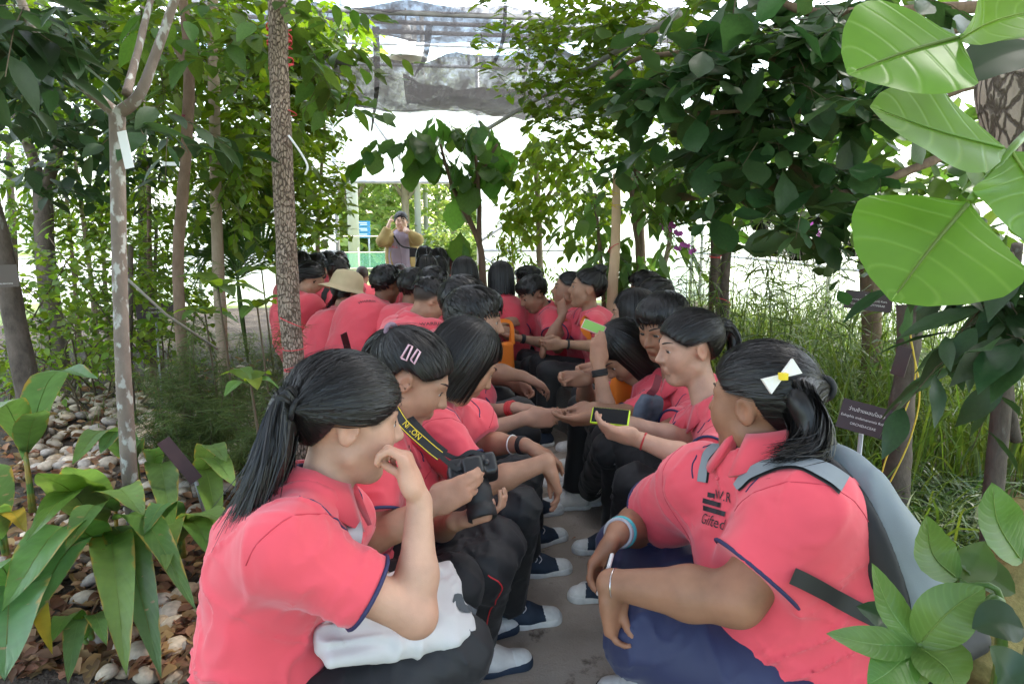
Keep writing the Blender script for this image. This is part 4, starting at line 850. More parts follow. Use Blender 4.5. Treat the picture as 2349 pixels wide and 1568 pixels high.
# --- foreground: light soft leaves close to the lens, right
fx = V(1.02, .62, 0)
hl = thing('coral_tree', fx, 'pale soft-leaved tree branch close in the upper right corner', 'tree')
v, f = bark([fx, fx+V(.02,.05,.9), at(2345,330,.95), at(2350,150,.95), at(2380,-60,.95)], [.05,.045,.042,.04,.035], 12, .004, 3); obj('trunk', v, f, BK_PLATE, hl)
mb = MB(); mb.tube(catmull([at(2420,240,.66), at(2349,312,.62), at(2318,345,.60), at(2225,460,.59)],8), .0035, 7); mb.obj('stalk', LF_HEART, hl, True)
mb = MB(); mb.tube(catmull([at(2450,60,.62), at(2300,85,.58), at(2205,85,.56)],8), .003, 7); mb.obj('stalk', LF_HEART, hl, True)
CU = -_f
def near_leaf(b, m_, t, W, bulge=.0, tilt=(0,0,0), shape='rhomb', seed=0, mt=None):
    return big_leaf(hl, at(*b), at(*m_), at(*t), W, mt or LF_HEART, shape, 28, seed, fold=.14, wave=.018, upv=nrm(CU+V(*tilt)))
near_leaf((2225,462,.59),(2130,575,.575),(2045,690,.56),.140, tilt=(0,0,.9), seed=1)
near_leaf((2312,342,.60),(2150,300,.585),(1996,245,.575),.112, tilt=(-.1,0,.8), seed=2)
near_leaf((2318,345,.60),(2365,430,.59),(2380,560,.58),.115, tilt=(0,0,.5), seed=3)
near_leaf((2205,85,.56),(2080,120,.55),(1945,170,.545),.125, tilt=(0,0,.7), seed=4)
near_leaf((2195,95,.56),(2280,50,.54),(2400,20,.53),.075, tilt=(0,0,.9), seed=5)
near_leaf((2400,100,.75),(2290,130,.74),(2180,190,.73),.06, tilt=(.2,0,.9), seed=6, mt=LF_DK)
near_leaf((2360,380,.70),(2280,420,.70),(2220,330,.70),.10, tilt=(.2,0,.9), seed=7, mt=LF_MID)

# --- foreground: rosette with pointed leaves, lower right
rb = V(.98,.95,0); rs = thing('rosette_shrub', rb, 'shrub with whorls of pointed glossy leaves in the lower right corner', 'shrub')
c1 = at(2105,1480,1.0)
mb = MB(); mb.tube(catmull([rb, rb+V(0,0,.25), at(2300,1420,1.02), at(2200,1450,1.0), c1],6), np.linspace(.012,.005,25), 7); mb.obj('stem', LF_ROS, rs, True)
for i, (t, m_, W, mt) in enumerate((((1895,1452,.97),(2000,1475,.98),.05,3),((2000,1290,1.02),(2040,1390,1.02),.055,3),((2260,1345,.98),(2180,1400,.98),.075,3),((1990,1570,.95),(2040,1540,.96),.06,3),((2200,1590,.95),(2170,1530,.96),.085,3),((2080,1600,.97),(2090,1540,.98),.05,3),((1965,1390,1.06),(2030,1420,1.05),.055,2))):
    big_leaf(rs, c1, at(*m_), at(*t), W, (LF_TUR,LF_YEL,LF_DK,LF_ROS)[mt], n=16, seed=i, wave=.015, fold=.2, upv=nrm(CU+V(0,0,1.2)))
c2 = at(2200,1330,1.08)
mb = MB(); mb.tube(catmull([rb+V(.03,.1,.1), at(2300,1440,1.08), c2],6), .005, 6); mb.obj('stem', LF_ROS, rs, True)
for i, (b, t, m_, W) in enumerate(((c2,(2125,1180,1.1),(2140,1270,1.1),.085),(at(2345,1290,1.0),(2275,1105,1.0),(2290,1200,1.0),.09),(at(2349,1440,.95),(2230,1440,.95),(2290,1425,.95),.06),(at(2330,1360,1.08),(2190,1280,1.1),(2250,1310,1.1),.07),(at(2360,1600,.9),(2270,1480,.92),(2310,1540,.92),.07),(c2,(2260,1240,1.12),(2240,1290,1.1),.06))):
    big_leaf(rs, b, at(*m_), at(*t), W, (LF_ROS,LF_ROS,LF_DK,LF_MID,LF_DK,LF_MID)[i], n=16, seed=20+i, wave=.015, fold=.2, upv=nrm(CU+V(0,0,1.2)))
# mossy log and stones at the right edge
v, f = bark([at(2250,1560,1.35), at(2310,1380,1.45), at(2349,1180,1.6)], [.05,.055,.05], 14, .012, 4); v[:,2] = np.maximum(v[:,2], .0)
tag(obj('mossy_log', v, f, bark_mat('moss', ((.10,.09,.03),(.24,.19,.07)), 25, (1,1,1), bump=1.)), 'mossy yellow-brown log behind the rosette shrub', 'log')
for i in range(40):
    p = atz(r_.uniform(2180,2345), r_.uniform(1440,1560), .02); s = r_.uniform(.02,.04); a = r_.uniform(0,6.28)
    inst('pebble', PEB[i%9], mat4(frame(V(math.cos(a),math.sin(a),0), V(0,0,1)), p+V(0,0,s*.3), s), soil_r)

# --- hanging orchids on the right net wall
BASK = mat('black_pot', (.015,.015,.016), .6); PUR = mat('orchid_petal', (.42,.09,.40), .5, translucent=.3)
q = np.random.default_rng(77)
for i, (zx, zy) in enumerate(((1745,500),(1800,520),(1860,505),(1920,525),(1830,570),(1900,570),(1770,560),(1960,560))):
    c = at(zx,zy,5.2); rt = thing('orchid_pot', c-V(0,0,.1), '%s hanging black orchid pot from the left on the right-hand side' % ['first','third','fifth','seventh','fourth','sixth','second','eighth'][i], 'orchid', 'hanging orchids on the right')
    mb = MB(); mb.lathe([(.0,-.09),(.055,-.09),(.075,.02),(.08,.02),(.078,.03),(.06,-.07),(.0,-.07)], c, n=12); mb.obj('pot', BASK, rt, True)
    mb = MB(); mb.tube([c+V(0,0,-.02), V(c[0],c[1],3.2)], .003, 4); mb.obj('wire', STEELD, rt)
    for k in range(12):
        a = q.uniform(0,6.28); d = V(math.cos(a),math.sin(a),0); L = q.uniform(.14,.26); big_leaf(rt, c+d*.02, c+d*L*.5+V(0,0,.10*q.uniform(.2,1)), c+d*L+V(0,0,q.uniform(-.12,.1)), .035, LF_DK if k%3 else LF_ROS, n=6, seed=k)
    mb = MB()
    for k in range(22):
        a = q.uniform(0,6.28); p = c+V(math.cos(a),math.sin(a),0)*.06; mb.tube([p, p+V(math.cos(a)*.05,math.sin(a)*.05,q.uniform(-.12,.04)), p+V(math.cos(a)*.12*q.uniform(0,1.5),math.sin(a)*.1,q.uniform(-.25,-.05))], .003, 4)
    mb.obj('aerial_roots', mat('orchid_root', (.30,.27,.22), .8), rt)
for i, (zx, zy, n, d) in enumerate(((1540,522,9,5.2),(1572,570,7,5.2),(1868,530,7,5.0),(1725,398,0,5))):
    if not n: continue
    c = at(zx,zy,d); rt = thing('orchid_spray', c-V(0,0,.15), ['purple orchid spray left of the twin-stemmed tree','lower purple orchid spray near the thin pale stem','pink orchid spray among the hanging pots'][i], 'orchid', None)
    mb = MB(); mb.tube(catmull([c+V(.25,.05,.12), c+V(.1,0,.08), c+V(-.05,0,-.03)],5), .003, 4); mb.obj('stalk', LF_MID, rt)
    for k in range(n):
        p = c+V(-.08+.17*k/n,-.01,q.uniform(-.05,.05)); mb = MB()
        for a in np.linspace(0,6.28,5,endpoint=False):
            e = p+V(math.cos(a),-.2,math.sin(a))*.024; sd_ = V(-math.sin(a),0,math.cos(a))*.012; mm = (p+e)/2; mb.add([p,mm-sd_,e,mm+sd_],[(0,1,2,3)])
        mb.obj('flower', PUR, rt)

LF_FAR = leafm('sun_lightened_far_leaf', (.17,.25,.06), .5)  # sunlit brightness of the far trees and bushes put into the leaf colour
# --- outside, beyond the doorway: trees, poles, sign, low fence
def far_tree(label, x, y, h, w, seed, m, n=600, size=.30):
    r2 = np.random.default_rng(seed); base = V(x,y,0)
    tree(label, [([base, base+V(.1,0,h*.3), base+V(-.1,0,h*.55)], [.16,.13,.09]), ([base+V(.08,0,h*.28), base+V(w*.4,0,h*.6)], [.08,.05]), ([base+V(.08,0,h*.3), base+V(-w*.4,.2,h*.65)], [.08,.05]), ([base+V(-.05,0,h*.45), base+V(w*.1,.1,h*.85)], [.07,.03])], BK_PALE,
        [(base+V(r2.normal()*w*.35, r2.normal()*w*.3, h*r2.uniform(.14,.9)), V(w*.42,w*.4,h*.16), 1) for _ in range(9)], n, .8, 7, LG_FAR, m, size, 0, seed, name='tree', group='trees beyond the doorway', tw_r=.012, amp=.02, sides=8)
for i, (zx, y, h, w, m, l) in enumerate(((800,24,7,4,LF_MID,'tree beyond the doorway behind the concrete pole'),(925,24,7.5,4.5,LF_MID,'tree with pale spreading limbs directly behind the standing woman'),(1040,30,9,6,LF_BR,'pale tree beyond the doorway on the right'),(880,38,10,7,LF_DK,'dark tree in the wood far behind the standing woman'),(700,32,9,6,LF_MID,'tree beyond the left film wall'),(1180,34,9,7,LF_MID,'tree beyond the right film wall'),(1000,42,10,7,LF_DK,'dark tree in the wood far right of the woman'),(780,44,10,7,LF_DK,'dark tree in the wood far left of the woman'))):
    far_tree(l, aty(zx,560,y)[0], y, h, w, 200+i, LF_FAR if m is not LF_DK else LF_MID)
for i, (x, y, h, w) in enumerate(((9,6,4,2.5),(10,10,5,3),(8.5,14,5,3),(9,2.5,3.5,2),(-19,10,5,3),(-21,16,6,3.5),(-18,26,6,4),(-22,7,5,3))):
    far_tree(['low tree outside the right net wall, second','tree outside the right net wall, third','tree outside the far right corner','small tree outside the right net wall, nearest','tree across the pale road on the left','second tree across the pale road','third tree across the pale road','tree across the pale road nearest the camera'][i], x, y, h, w, 220+i, LF_BR, 260, .22)
for i, (zx, y, t, h) in enumerate(((812,19,.16,8),(978,27,.10,9),(960,24,.12,8))):
    x = aty(zx,560,y)[0]; b = MB(); b.tube([(x,y,0),(x,y,h)], [t,t*.8], 10); tag(b.obj('utility_pole', mat('pole_concrete', (.45,.44,.41), .9), None, True), ['thick concrete pole beyond the doorway, left','slim pole beyond the doorway with a diamond sign','concrete pole just behind the standing woman'][i], 'pole', 'poles beyond the doorway')
sx = aty(833,525,20.5); rt = thing('road_sign', V(sx[0],20.5,0), 'blue road direction sign beyond the doorway', 'road sign')
W2, H2 = .62, .80
mb = MB(); 
for k in range(3):
    mb = MB(); mb.box((sx[0],20.5,sx[2]+.16-k*.165), (.20,.02,.075)); mb.obj('sign_panel', mat('sign_blue', (.05,.26,.50), .5), rt)
    for j in range(2):
        mb = MB(); mb.box((sx[0]-.02+.04*j,20.475,sx[2]+.185-k*.165-j*.05), (.13-.03*j,.004,.012)); mb.obj('lettering', mat('sign_white', (.8,.8,.8), .6), rt)
for g in (-.15,.15): mb = MB(); mb.tube([(sx[0]+g,20.53,0),(sx[0]+g,20.53,sx[2]+.2)], .03, 6); mb.obj('post', STEEL, rt, True)
dx = aty(985,540,26.8); mb = MB(); mb.box((dx[0],26.7,dx[2]), (.28,.015,.28), frame(V(1,0,1), V(-1,0,1))*1.0); tag(mb.obj('diamond_sign', mat('sign_grey', (.55,.56,.55), .6)), 'small diamond sign on the slim pole', 'sign')
fz = thing('net_fence', (-2,15.5,0), 'low green net fence with bamboo rails outside the doorway', 'fence')
GREENN = film_mat('green_net', (.20,.50,.36), .4); RAIL = mat('bamboo_rail', (.5,.46,.38), .8)
y = 15.5; xa, xb = aty(760,590,y)[0], aty(885,590,y)[0]; zt, zb = aty(800,578,y)[2], aty(800,615,y)[2]
obj('net', [(xa,y,max(.02,zb)),(xb,y,max(.02,zb)),(xb,y,zt),(xa,y,zt)], [(0,1,2,3)], GREENN, fz, False)
for z in (zt, max(.05,zb), zt+.35): mb = MB(); mb.tube([(xa-2,y-.03,z),(xb+.3,y-.03,z)], .014, 6); mb.obj('rail', RAIL, fz, True)
for k in (0,2,4): x = xa+(xb-xa)*k/4; mb = MB(); mb.tube([(x,y-.06,0),(x,y-.06,zt+.1)], .016, 6); mb.obj('post', RAIL, fz, True)
q = np.random.default_rng(31)
for i, (zx, y) in enumerate(((700,22),(790,23),(880,30),(1010,25),(1080,24),(1200,22))):
    x = aty(zx,560,y)[0]; rt = thing('bush', V(x,y,0), ['bush beyond the left film wall','bush by the thick concrete pole','bush behind the standing woman','bush right of the diamond sign','rounded bush by the right door post','bush beyond the right film wall'][i], 'bush', 'bushes beyond the doorway')
    pos, dirs, ups, tw = twigs_in([(V(x,y,.7),V(1.6,1,.8),1)], 120, .5, 7, q, .2); foliage(rt, pos, leaf_frames(dirs,ups), .2*q.uniform(.7,1.3,len(pos)), LG_FAR, LF_FAR, 0); twig_part(rt, tw, .008, TWIG)
# ------------------------------------------------------------------ people
CORAL = mat('coral_polo_fabric', (.66,.063,.090), .80, var=.10, vscale=5, bump=.12, bscale=900, sheen=.25, bdist=.001)
SEAM = mat('coral_seam', (.50,.035,.06), .8)
NAVY = mat('navy_trim', (.018,.02,.075), .7)
BLACKF = mat('black_trouser_fabric', (.008,.008,.010), .7, var=.2, vscale=4, bump=.15, bscale=500, bdist=.001, sheen=.04)
GREYF = mat('charcoal_trouser_fabric', (.013,.0135,.016), .65, var=.2, vscale=4, bump=.15, bscale=500, bdist=.001, sheen=.04)
NAVYF = mat('navy_trouser_fabric', (.011,.016,.062), .65, var=.15, vscale=4, bump=.15, bscale=500, bdist=.001, sheen=.15)
SKIN = mat('skin', attr=True, rough=.55, var=.17, vscale=16, bump=.2, bscale=420, sss=.10, bdist=.002, spec=.35)
HAIR = mat('black_hair', (.0085,.0070,.0064), .42, spec=.40, island=.35)
EYE = mat('eye', attr=True, rough=.2)
BROW = mat('eyebrow_hair', (.012,.009,.008), .6)
PRINT = mat('black_print', (.01,.008,.012), .6)
WHITE_RUBBER = mat('white_rubber', (.72,.71,.68), .5, var=.12, vscale=30)
WHITE_CANVAS = mat('white_canvas', (.66,.63,.60), .8, var=.12, vscale=25, bump=.2, bscale=600, bdist=.001)
NAVY_CANVAS = mat('navy_canvas', (.022,.035,.06), .8, var=.2, vscale=25, bump=.2, bscale=600, bdist=.001)
BLACK_CANVAS = mat('black_canvas', (.014,.014,.018), .8, var=.2, vscale=25)
LACE = mat('lace_cotton', (.66,.62,.64), .8)

def smoothstep(x, a, b):
    t = np.clip((x-a)/(b-a), 0, 1); return t*t*(3-2*t)
def loc2w(H, R, p, s=1): return V(H)+s*(R.T@V(p))
def ik(S, W, a, b, pole):
    S, W = V(S), V(W); d = W-S; L = np.linalg.norm(d)
    if L > a+b-.005: W = S+d/L*(a+b-.005); d = W-S; L = np.linalg.norm(d)
    x = (a*a-b*b+L*L)/(2*L); hgt = math.sqrt(max(a*a-x*x, 0)); n = d/L
    p = V(pole); p = nrm(p-n*(p@n)); return S+n*x+p*hgt, W

def text_mesh(txt, size):
    cu = bpy.data.curves.new('t', 'FONT'); cu.body = txt; cu.size = size; cu.align_x = 'CENTER'; cu.align_y = 'CENTER'; cu.resolution_u = 3
    o = bpy.data.objects.new('t', cu); COL.objects.link(o)
    me = o.evaluated_get(bpy.context.evaluated_depsgraph_get()).to_mesh()
    v = np.array([tuple(q.co) for q in me.vertices]).reshape(-1,3); f = [tuple(p.vertices) for p in me.polygons]
    o.to_mesh_clear(); bpy.data.objects.remove(o); bpy.data.curves.remove(cu)
    return v, f
def project(v, c, R, U, bvh, lift=.0015):
    """flat artwork (x,y) laid on a surface round point c"""
    R, U = nrm(R), nrm(U); n = nrm(np.cross(R, U)); out = []
    for q in v:
        p = V(c)+R*q[0]+U*q[1]
        hit = bvh.ray_cast(Vector(p+n*.12), Vector(-n), .3)
        out.append(V(hit[0])+n*lift if hit[0] is not None else p)
    return np.array(out)
def bvh_of(v, f): return BVHTree.FromPolygons([tuple(q) for q in v], [tuple(int(i) for i in q) for q in f])
def surf_line(name, pts, r, bvh, m, parent, n=5, lift=.0):
    P = []
    for p in catmull(pts, 7):
        hit = bvh.find_nearest(Vector(p)); P.append(V(hit[0])+V(hit[1])*lift if hit[0] is not None else p)
    b = MB(); b.tube(P, r, n); return b.obj(name, m, parent, True)

# ---- head (local: x face forward, y left, z up; about 0.23 m from chin to crown)
def add_head(S, H, R, s, fem=True, age=1.0):
    W = lambda *p: loc2w(H, R, p, s)
    S.ell(W(-.016,0,.032), R, V(.098,.077,.086)*s, .02)
    S.ell(W(.026,0,-.035), R, V(.064,.060,.080)*s, .035*s)
    S.cone(W(.062,-.008,-.099), W(.062,.008,-.099), .020*s, .020*s, .028*s)
    for q in (-1, 1):
        S.ell(W(.048,q*.036,-.028), R, V(.034,.030,.036)*s, .03*s)
        S.cone(W(.080,q*.014,.026), W(.064,q*.046,.026), .011*s, .009*s, .018*s)
        S.cone(W(0.0,q*.056,-.06), W(.045,q*.022,-.098), .018*s, .016*s, .03*s)
        S.ell(W(.098,q*.031,.006), R, V(.016,.017,.011)*s, .014*s, 's')
        S.ell(W(.069,q*.031,.005), R, V(.0165,.0165,.0135)*s, .005*s)
    S.cone(W(.084,0,.014), W(.107,0,-.024), .008*s, .0115*s, .014*s)
    for q in (-1, 1): S.ell(W(.095,q*.0125,-.029), R, V(.010,.0075,.008)*s, .008*s)
    S.cone(W(.088,-.013,-.059), W(.088,.013,-.059), .0085*s, .0085*s, .008*s)
    S.cone(W(.085,-.011,-.072), W(.085,.011,-.072), .0095*s, .0095*s, .008*s)
    S.cone(W(.099,-.019,-.0655), W(.099,.019,-.0655), .0036*s, .0036*s, .004*s, mode='s'); S.cone(W(.086,-.012,-.084), W(.086,.012,-.084), .006*s, .006*s, .010*s, mode='s')
    for q in (-1, 1):
        E = frame(rotv(R[0], R[1], 12), rotv(R[2], R[1], 12)); E = np.array([rotv(e, R[2], q*22) for e in E])
        S.ell(W(-.016,q*.078,-.004), E, V(.020,.007,.032)*s, .006*s)
        S.ell(W(-.012,q*.087,.0), E, V(.011,.007,.019)*s, .003*s, 's'); S.ell(W(.001,q*.079,-.004), E, V(.004,.005,.006)*s, .003*s)
def head_color(P, H, R, s, skin, cut='none', hl0=0.):
    L = (P-V(H))@R.T/s
    col = np.tile(V(skin), (len(P), 1))
    inhead = (np.abs(L[:,1]) < .1) & (np.abs(L[:,0]) < .13) & (np.abs(L[:,2]) < .13)
    def blend(c, w): col[:] = col*(1-w[:,None])+np.tile(V(c), (len(P),1))*w[:,None]
    lip = np.exp(-((L[:,1]/.021)**2+((L[:,2]+.0655)/.0115)**2)**2)*(L[:,0] > .07)
    blend(V(skin)*V(.85,.48,.48), lip*.8*inhead)
    ml = np.exp(-((L[:,1]/.021)**4+((L[:,2]+.0655)/.003)**2))*(L[:,0] > .07)
    blend(V(skin)*.3, ml*.7*inhead)
    chk = sum(np.exp(-(((L[:,0]-.06)/.03)**2+((L[:,1]-q*.045)/.025)**2+((L[:,2]+.025)/.025)**2)) for q in (-1,1))
    blend(V(skin)*V(1.08,.86,.82), chk*.45*inhead)
    ear = np.exp(-(((L[:,0]+.016)/.025)**2+((np.abs(L[:,1])-.082)/.02)**2+((L[:,2]+.004)/.035)**2))
    blend(V(skin)*V(1.05,.80,.74), ear*.5*inhead)
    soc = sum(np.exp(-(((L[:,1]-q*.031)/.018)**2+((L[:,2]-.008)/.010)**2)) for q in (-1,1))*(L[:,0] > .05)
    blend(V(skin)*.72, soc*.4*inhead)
    if cut == 'none':
        hl = np.interp(L[:,0], [-.15,-.10,-.07,-.05,-.035,0,.03,.06,.085,.13],[-.075,-.07,-.05,-.005,.030,.034,.038,.062,.088,.09])-hl0*smoothstep(L[:,0], -.02, .05)
        ear2 = (np.abs(L[:,1]) > .079) & (L[:,2] < .035) & (L[:,0] > -.05) & (L[:,0] < .02)
        blend((.02,.014,.012), smoothstep(L[:,2]-hl, -.016, .004)*.85*inhead*(~ear2))
    if cut in ('fade', 'buzz'):
        hl = np.interp(L[:,0], [-.12,-.08,-.05,-.02,.02,.05,.075,.1], [-.055,-.05,-.03,.012,.02,.035,.062,.07])
        w = smoothstep(L[:,2]-hl, -.008, .03 if cut == 'fade' else .014)*(np.abs(L[:,1]) < .088)*inhead
        ear2 = (np.abs(L[:,1]) > .081) & (L[:,2] < .035) & (L[:,0] > -.045) & (L[:,0] < .02)
        blend((.012,.010,.010), w*.92*(~ear2))
    return col

def ribbons(mb, P, w, N):
    mb.strip(P, w, N)
def hair_mesh(H, R, s, style, h, tie=(-.095,0,.055), tail=None, n=0, length=.11, part=0., seed=1, droop=None, thick=1.0, fringe=0., hl=0., fan=.006):
    """returns verts, faces of one hair piece"""
    S = Sdf(); W = lambda *p: loc2w(H, R, p, s); r_ = np.random.default_rng(seed)
    c0 = V(-.018,0,.034)
    t = {'pony':.010,'bun':.010,'bob':.014,'long':.014,'short':.014,'fade':.012}[style]*thick
    rad = V(.098+t, .077+t*.8, .086+t*.95)
    S.ell(W(*c0), R, rad*s, .01)
    if style == 'short' or style == 'fade': S.ell(W(.02,0,.085), R, V(.075,.066,.045)*s, .03)
    if style in ('bob','long'):
        S.ell(W(-.026,0,-.03), R, V(.098,.094*thick,.12)*s, .03)
        if style == 'long': S.ell(W(-.068,0,-.14), R, V(.048,.088,.19)*s, .05)
    if style == 'bun':
        S.ell(W(*tie), R, V(.042,.045,.042)*s, .012)
        for i in range(7):
            a = r_.normal(size=3)*.02; S.ell(W(tie[0]+a[0], tie[1]+a[1], tie[2]+.012+a[2]), R, V(.022,.022,.022)*s, .006)
    lo, hi = V(H)-.5*s, V(H)+.5*s
    hx = {'pony':([-.15,-.10,-.07,-.05,-.035,0,.03,.06,.085,.13],[-.075,-.07,-.05,-.005,.030,.034,.038,.062,.088,.09]),
          'short':([-.15,-.10,-.07,-.05,-.035,0,.03,.05,.07,.085,.13],[-.055,-.05,-.035,-.0,.026,.030,.030,.05,.058-fringe,.062-fringe,.062-fringe]),
          'fade':([-.15,-.10,-.06,-.03,0,.03,.06,.085,.13],[.03,.03,.045,.05,.052,.054,.058,.062,.062])}
    hx['pony'] = (hx['pony'][0], [z-hl*float(smoothstep(V(x), -.02, .05)) for x, z in zip(*hx['pony'])])
    hx['bun'] = hx['pony']
    if style in hx:
        xs, zs = hx[style]
        def fn(X, Y, Z):
            lx = ((X-H[0])*R[0,0]+(Y-H[1])*R[0,1]+(Z-H[2])*R[0,2])/s
            lz = ((X-H[0])*R[2,0]+(Y-H[1])*R[2,1]+(Z-H[2])*R[2,2])/s
            return (np.interp(lx, xs, zs)-lz)*s*.8
        S.cut(lo, hi, fn)
    else:
        bot = -length
        def fn(X, Y, Z):
            lx = ((X-H[0])*R[0,0]+(Y-H[1])*R[0,1]+(Z-H[2])*R[0,2])/s
            ly = ((X-H[0])*R[1,0]+(Y-H[1])*R[1,1]+(Z-H[2])*R[1,2])/s
            lz = ((X-H[0])*R[2,0]+(Y-H[1])*R[2,1]+(Z-H[2])*R[2,2])/s
            face = lx-np.interp(lz, [-.2,-.1,-.02,.03,.06,.085,.12], [.035,.04,.048,.052,.07+fringe*.3,.10+fringe,.13])-.5*np.maximum(0, np.abs(ly)-.06)
            neck = .06-np.sqrt((lx-.01)**2+ly**2); neck = np.where(lz < -.07, neck, -1)
            return np.maximum(np.maximum(bot-lz+.25*np.maximum(lx,0), face*.8), -1)*s
        S.cut(lo, hi, fn)
    if n == 0: S.disp(lambda P: .0015*noise3(((P-V(H))@R.T)*V(60,160,60), seed))
    if tail is not None:
        tp = catmull([W(*tie)]+list(tail['pts']), 5); m = len(tp)
        rr = np.interp(np.linspace(0,1,m), [0,.12,.4,.75,1], V(tail.get('rad', (.016,.024,.032,.024,.008)))*s)
        for i in range(m-1): S.cone(tp[i], tp[i+1], rr[i]*.52, rr[i+1]*(.52 if i < m*.6 else .34), .015)
    v, f = S.mesh(h)
    mb = MB(); mb.add(v, f.tolist())
    if n:
        cap = bvh_of(v, f)
        wid = max(1., 2600/n)
        Rt = R.T
        def surf(dirs, lift):
            q = dirs/np.linalg.norm(dirs/(rad+lift), axis=1)[:,None]; return q
        made = 0; xs_zs = hx.get(style)
        tl = V(tie)-c0
        while made < n:
            d = r_.normal(size=3); d /= np.linalg.norm(d)
            p0 = surf(d[None], 0)[0]; pl = p0+c0
            lift = r_.uniform(-.0002, .0022) if r_.random() > .035 else r_.uniform(.004, .011)
            if style in ('pony','bun'):
                if pl[2] < np.interp(pl[0], *xs_zs): continue
                K = 9; tt = np.linspace(0, 1, K)**.9
                line = p0[None]*(1-tt)[:,None]+tl[None]*tt[:,None]
                line += np.outer(np.sin(tt*math.pi), r_.normal(size=3)*.004)
                P = surf(line, lift); P = P+c0; Nn = P-c0
                P[-1] = P[-1]*.5+V(tie)*.5
            elif style in ('bob','long'):
                ph = math.atan2(d[1], d[0]); bot = -length
                K = 10; el = np.linspace(r_.uniform(.05,.5), 1.75, K-3)
                dirs = np.stack([np.sin(el)*math.cos(ph), np.sin(el)*math.sin(ph)+part*np.cos(el), np.cos(el)], 1)
                P = surf(dirs, lift)+c0
                last = P[-1]; ln = np.linspace(last[2], bot+r_.uniform(-.008,.012)+.25*max(last[0],0), 4)[1:]
                out = 1+ .06*np.sin(np.linspace(0,1,3)*2.)
                P = np.vstack([P, np.stack([last[0]*out, last[1]*out*1.04, ln], 1)])
                if style == 'long' and last[0] < -.03: pass
                if last[0] > .048+fringe*.2:
                    k = int(r_.integers(4, 6)); P = P[:k]
                    if len(P) < 3: continue
                Nn = P-c0
            else:
                if pl[2] < np.interp(pl[0], *xs_zs): continue
                tang = nrm(V(.9,d[1]*1.2,-.25*d[2]-.5)+r_.normal(size=3)*.35); tang = nrm(tang-d*(tang@d)*.85)
                K = 4; P = (p0*(1+lift*4))[None]+tang[None]*np.linspace(0,.03*r_.uniform(.6,1.2),K)[:,None]; P = surf(P, lift*1.5)+c0
                P[-1] += nrm(P[-1]-c0)*.002
                Nn = P-c0
            Pw = V(H)+s*(P@R); Nw = Nn@R
            Nw = Nw/(np.linalg.norm(Nw,axis=1)[:,None]+1e-9)+r_.normal(size=3)[None]*.22
            for i_ in range(len(Pw)-(2 if style in ('bob','long') else 0)):
                h_ = cap.find_nearest(Vector(Pw[i_]))
                if h_[0] is not None and (Pw[i_]-V(h_[0]))@V(h_[1]) < lift*s: Pw[i_] = V(h_[0])+V(h_[1])*max(lift,.0004)*s
            K = len(Pw); mb.strip(Pw, (.45 if lift > .003 else 1)*np.interp(np.linspace(0,1,K),[0,.5,1],[.0010,.0022,.0008])*s*wid, Nw); made += 1
        if tail is not None:
            tp = catmull([W(*tie)]+list(tail['pts']), 3); m = len(tp)
            rr = np.interp(np.linspace(0,1,m), [0,.12,.4,.75,1], V(tail.get('rad', (.016,.024,.032,.024,.008)))*s)
            T = np.gradient(tp, axis=0); T /= np.linalg.norm(T, axis=1)[:,None]
            for i in range(int(n*.75)):
                a = r_.uniform(0, 2*math.pi); q = r_.uniform(.55, 1.08); e = r_.uniform(.72, 1.06)
                A = nrm(np.cross(T[0], V(.3,.2,1))); B = np.cross(T[0], A)
                off = (A*math.cos(a)+B*math.sin(a)); spread = r_.normal(size=3)*fan
                P = tp+off[None]*(np.maximum(rr, .012)*q)[:,None]+np.outer(np.linspace(0,1,m)**2, spread)
                k = max(4, int(m*e)) if e < 1 else m
                P = P[:k]
                if e > 1: P = np.vstack([P, P[-1]+(P[-1]-P[-2])*r_.uniform(.3,1.2)])
                mb.strip(P, np.interp(np.linspace(0,1,len(P)),[0,.5,1],[.0018,.0034,.0006]), off+r_.normal(size=3)*.35)
    return np.concatenate(mb.v), mb.f

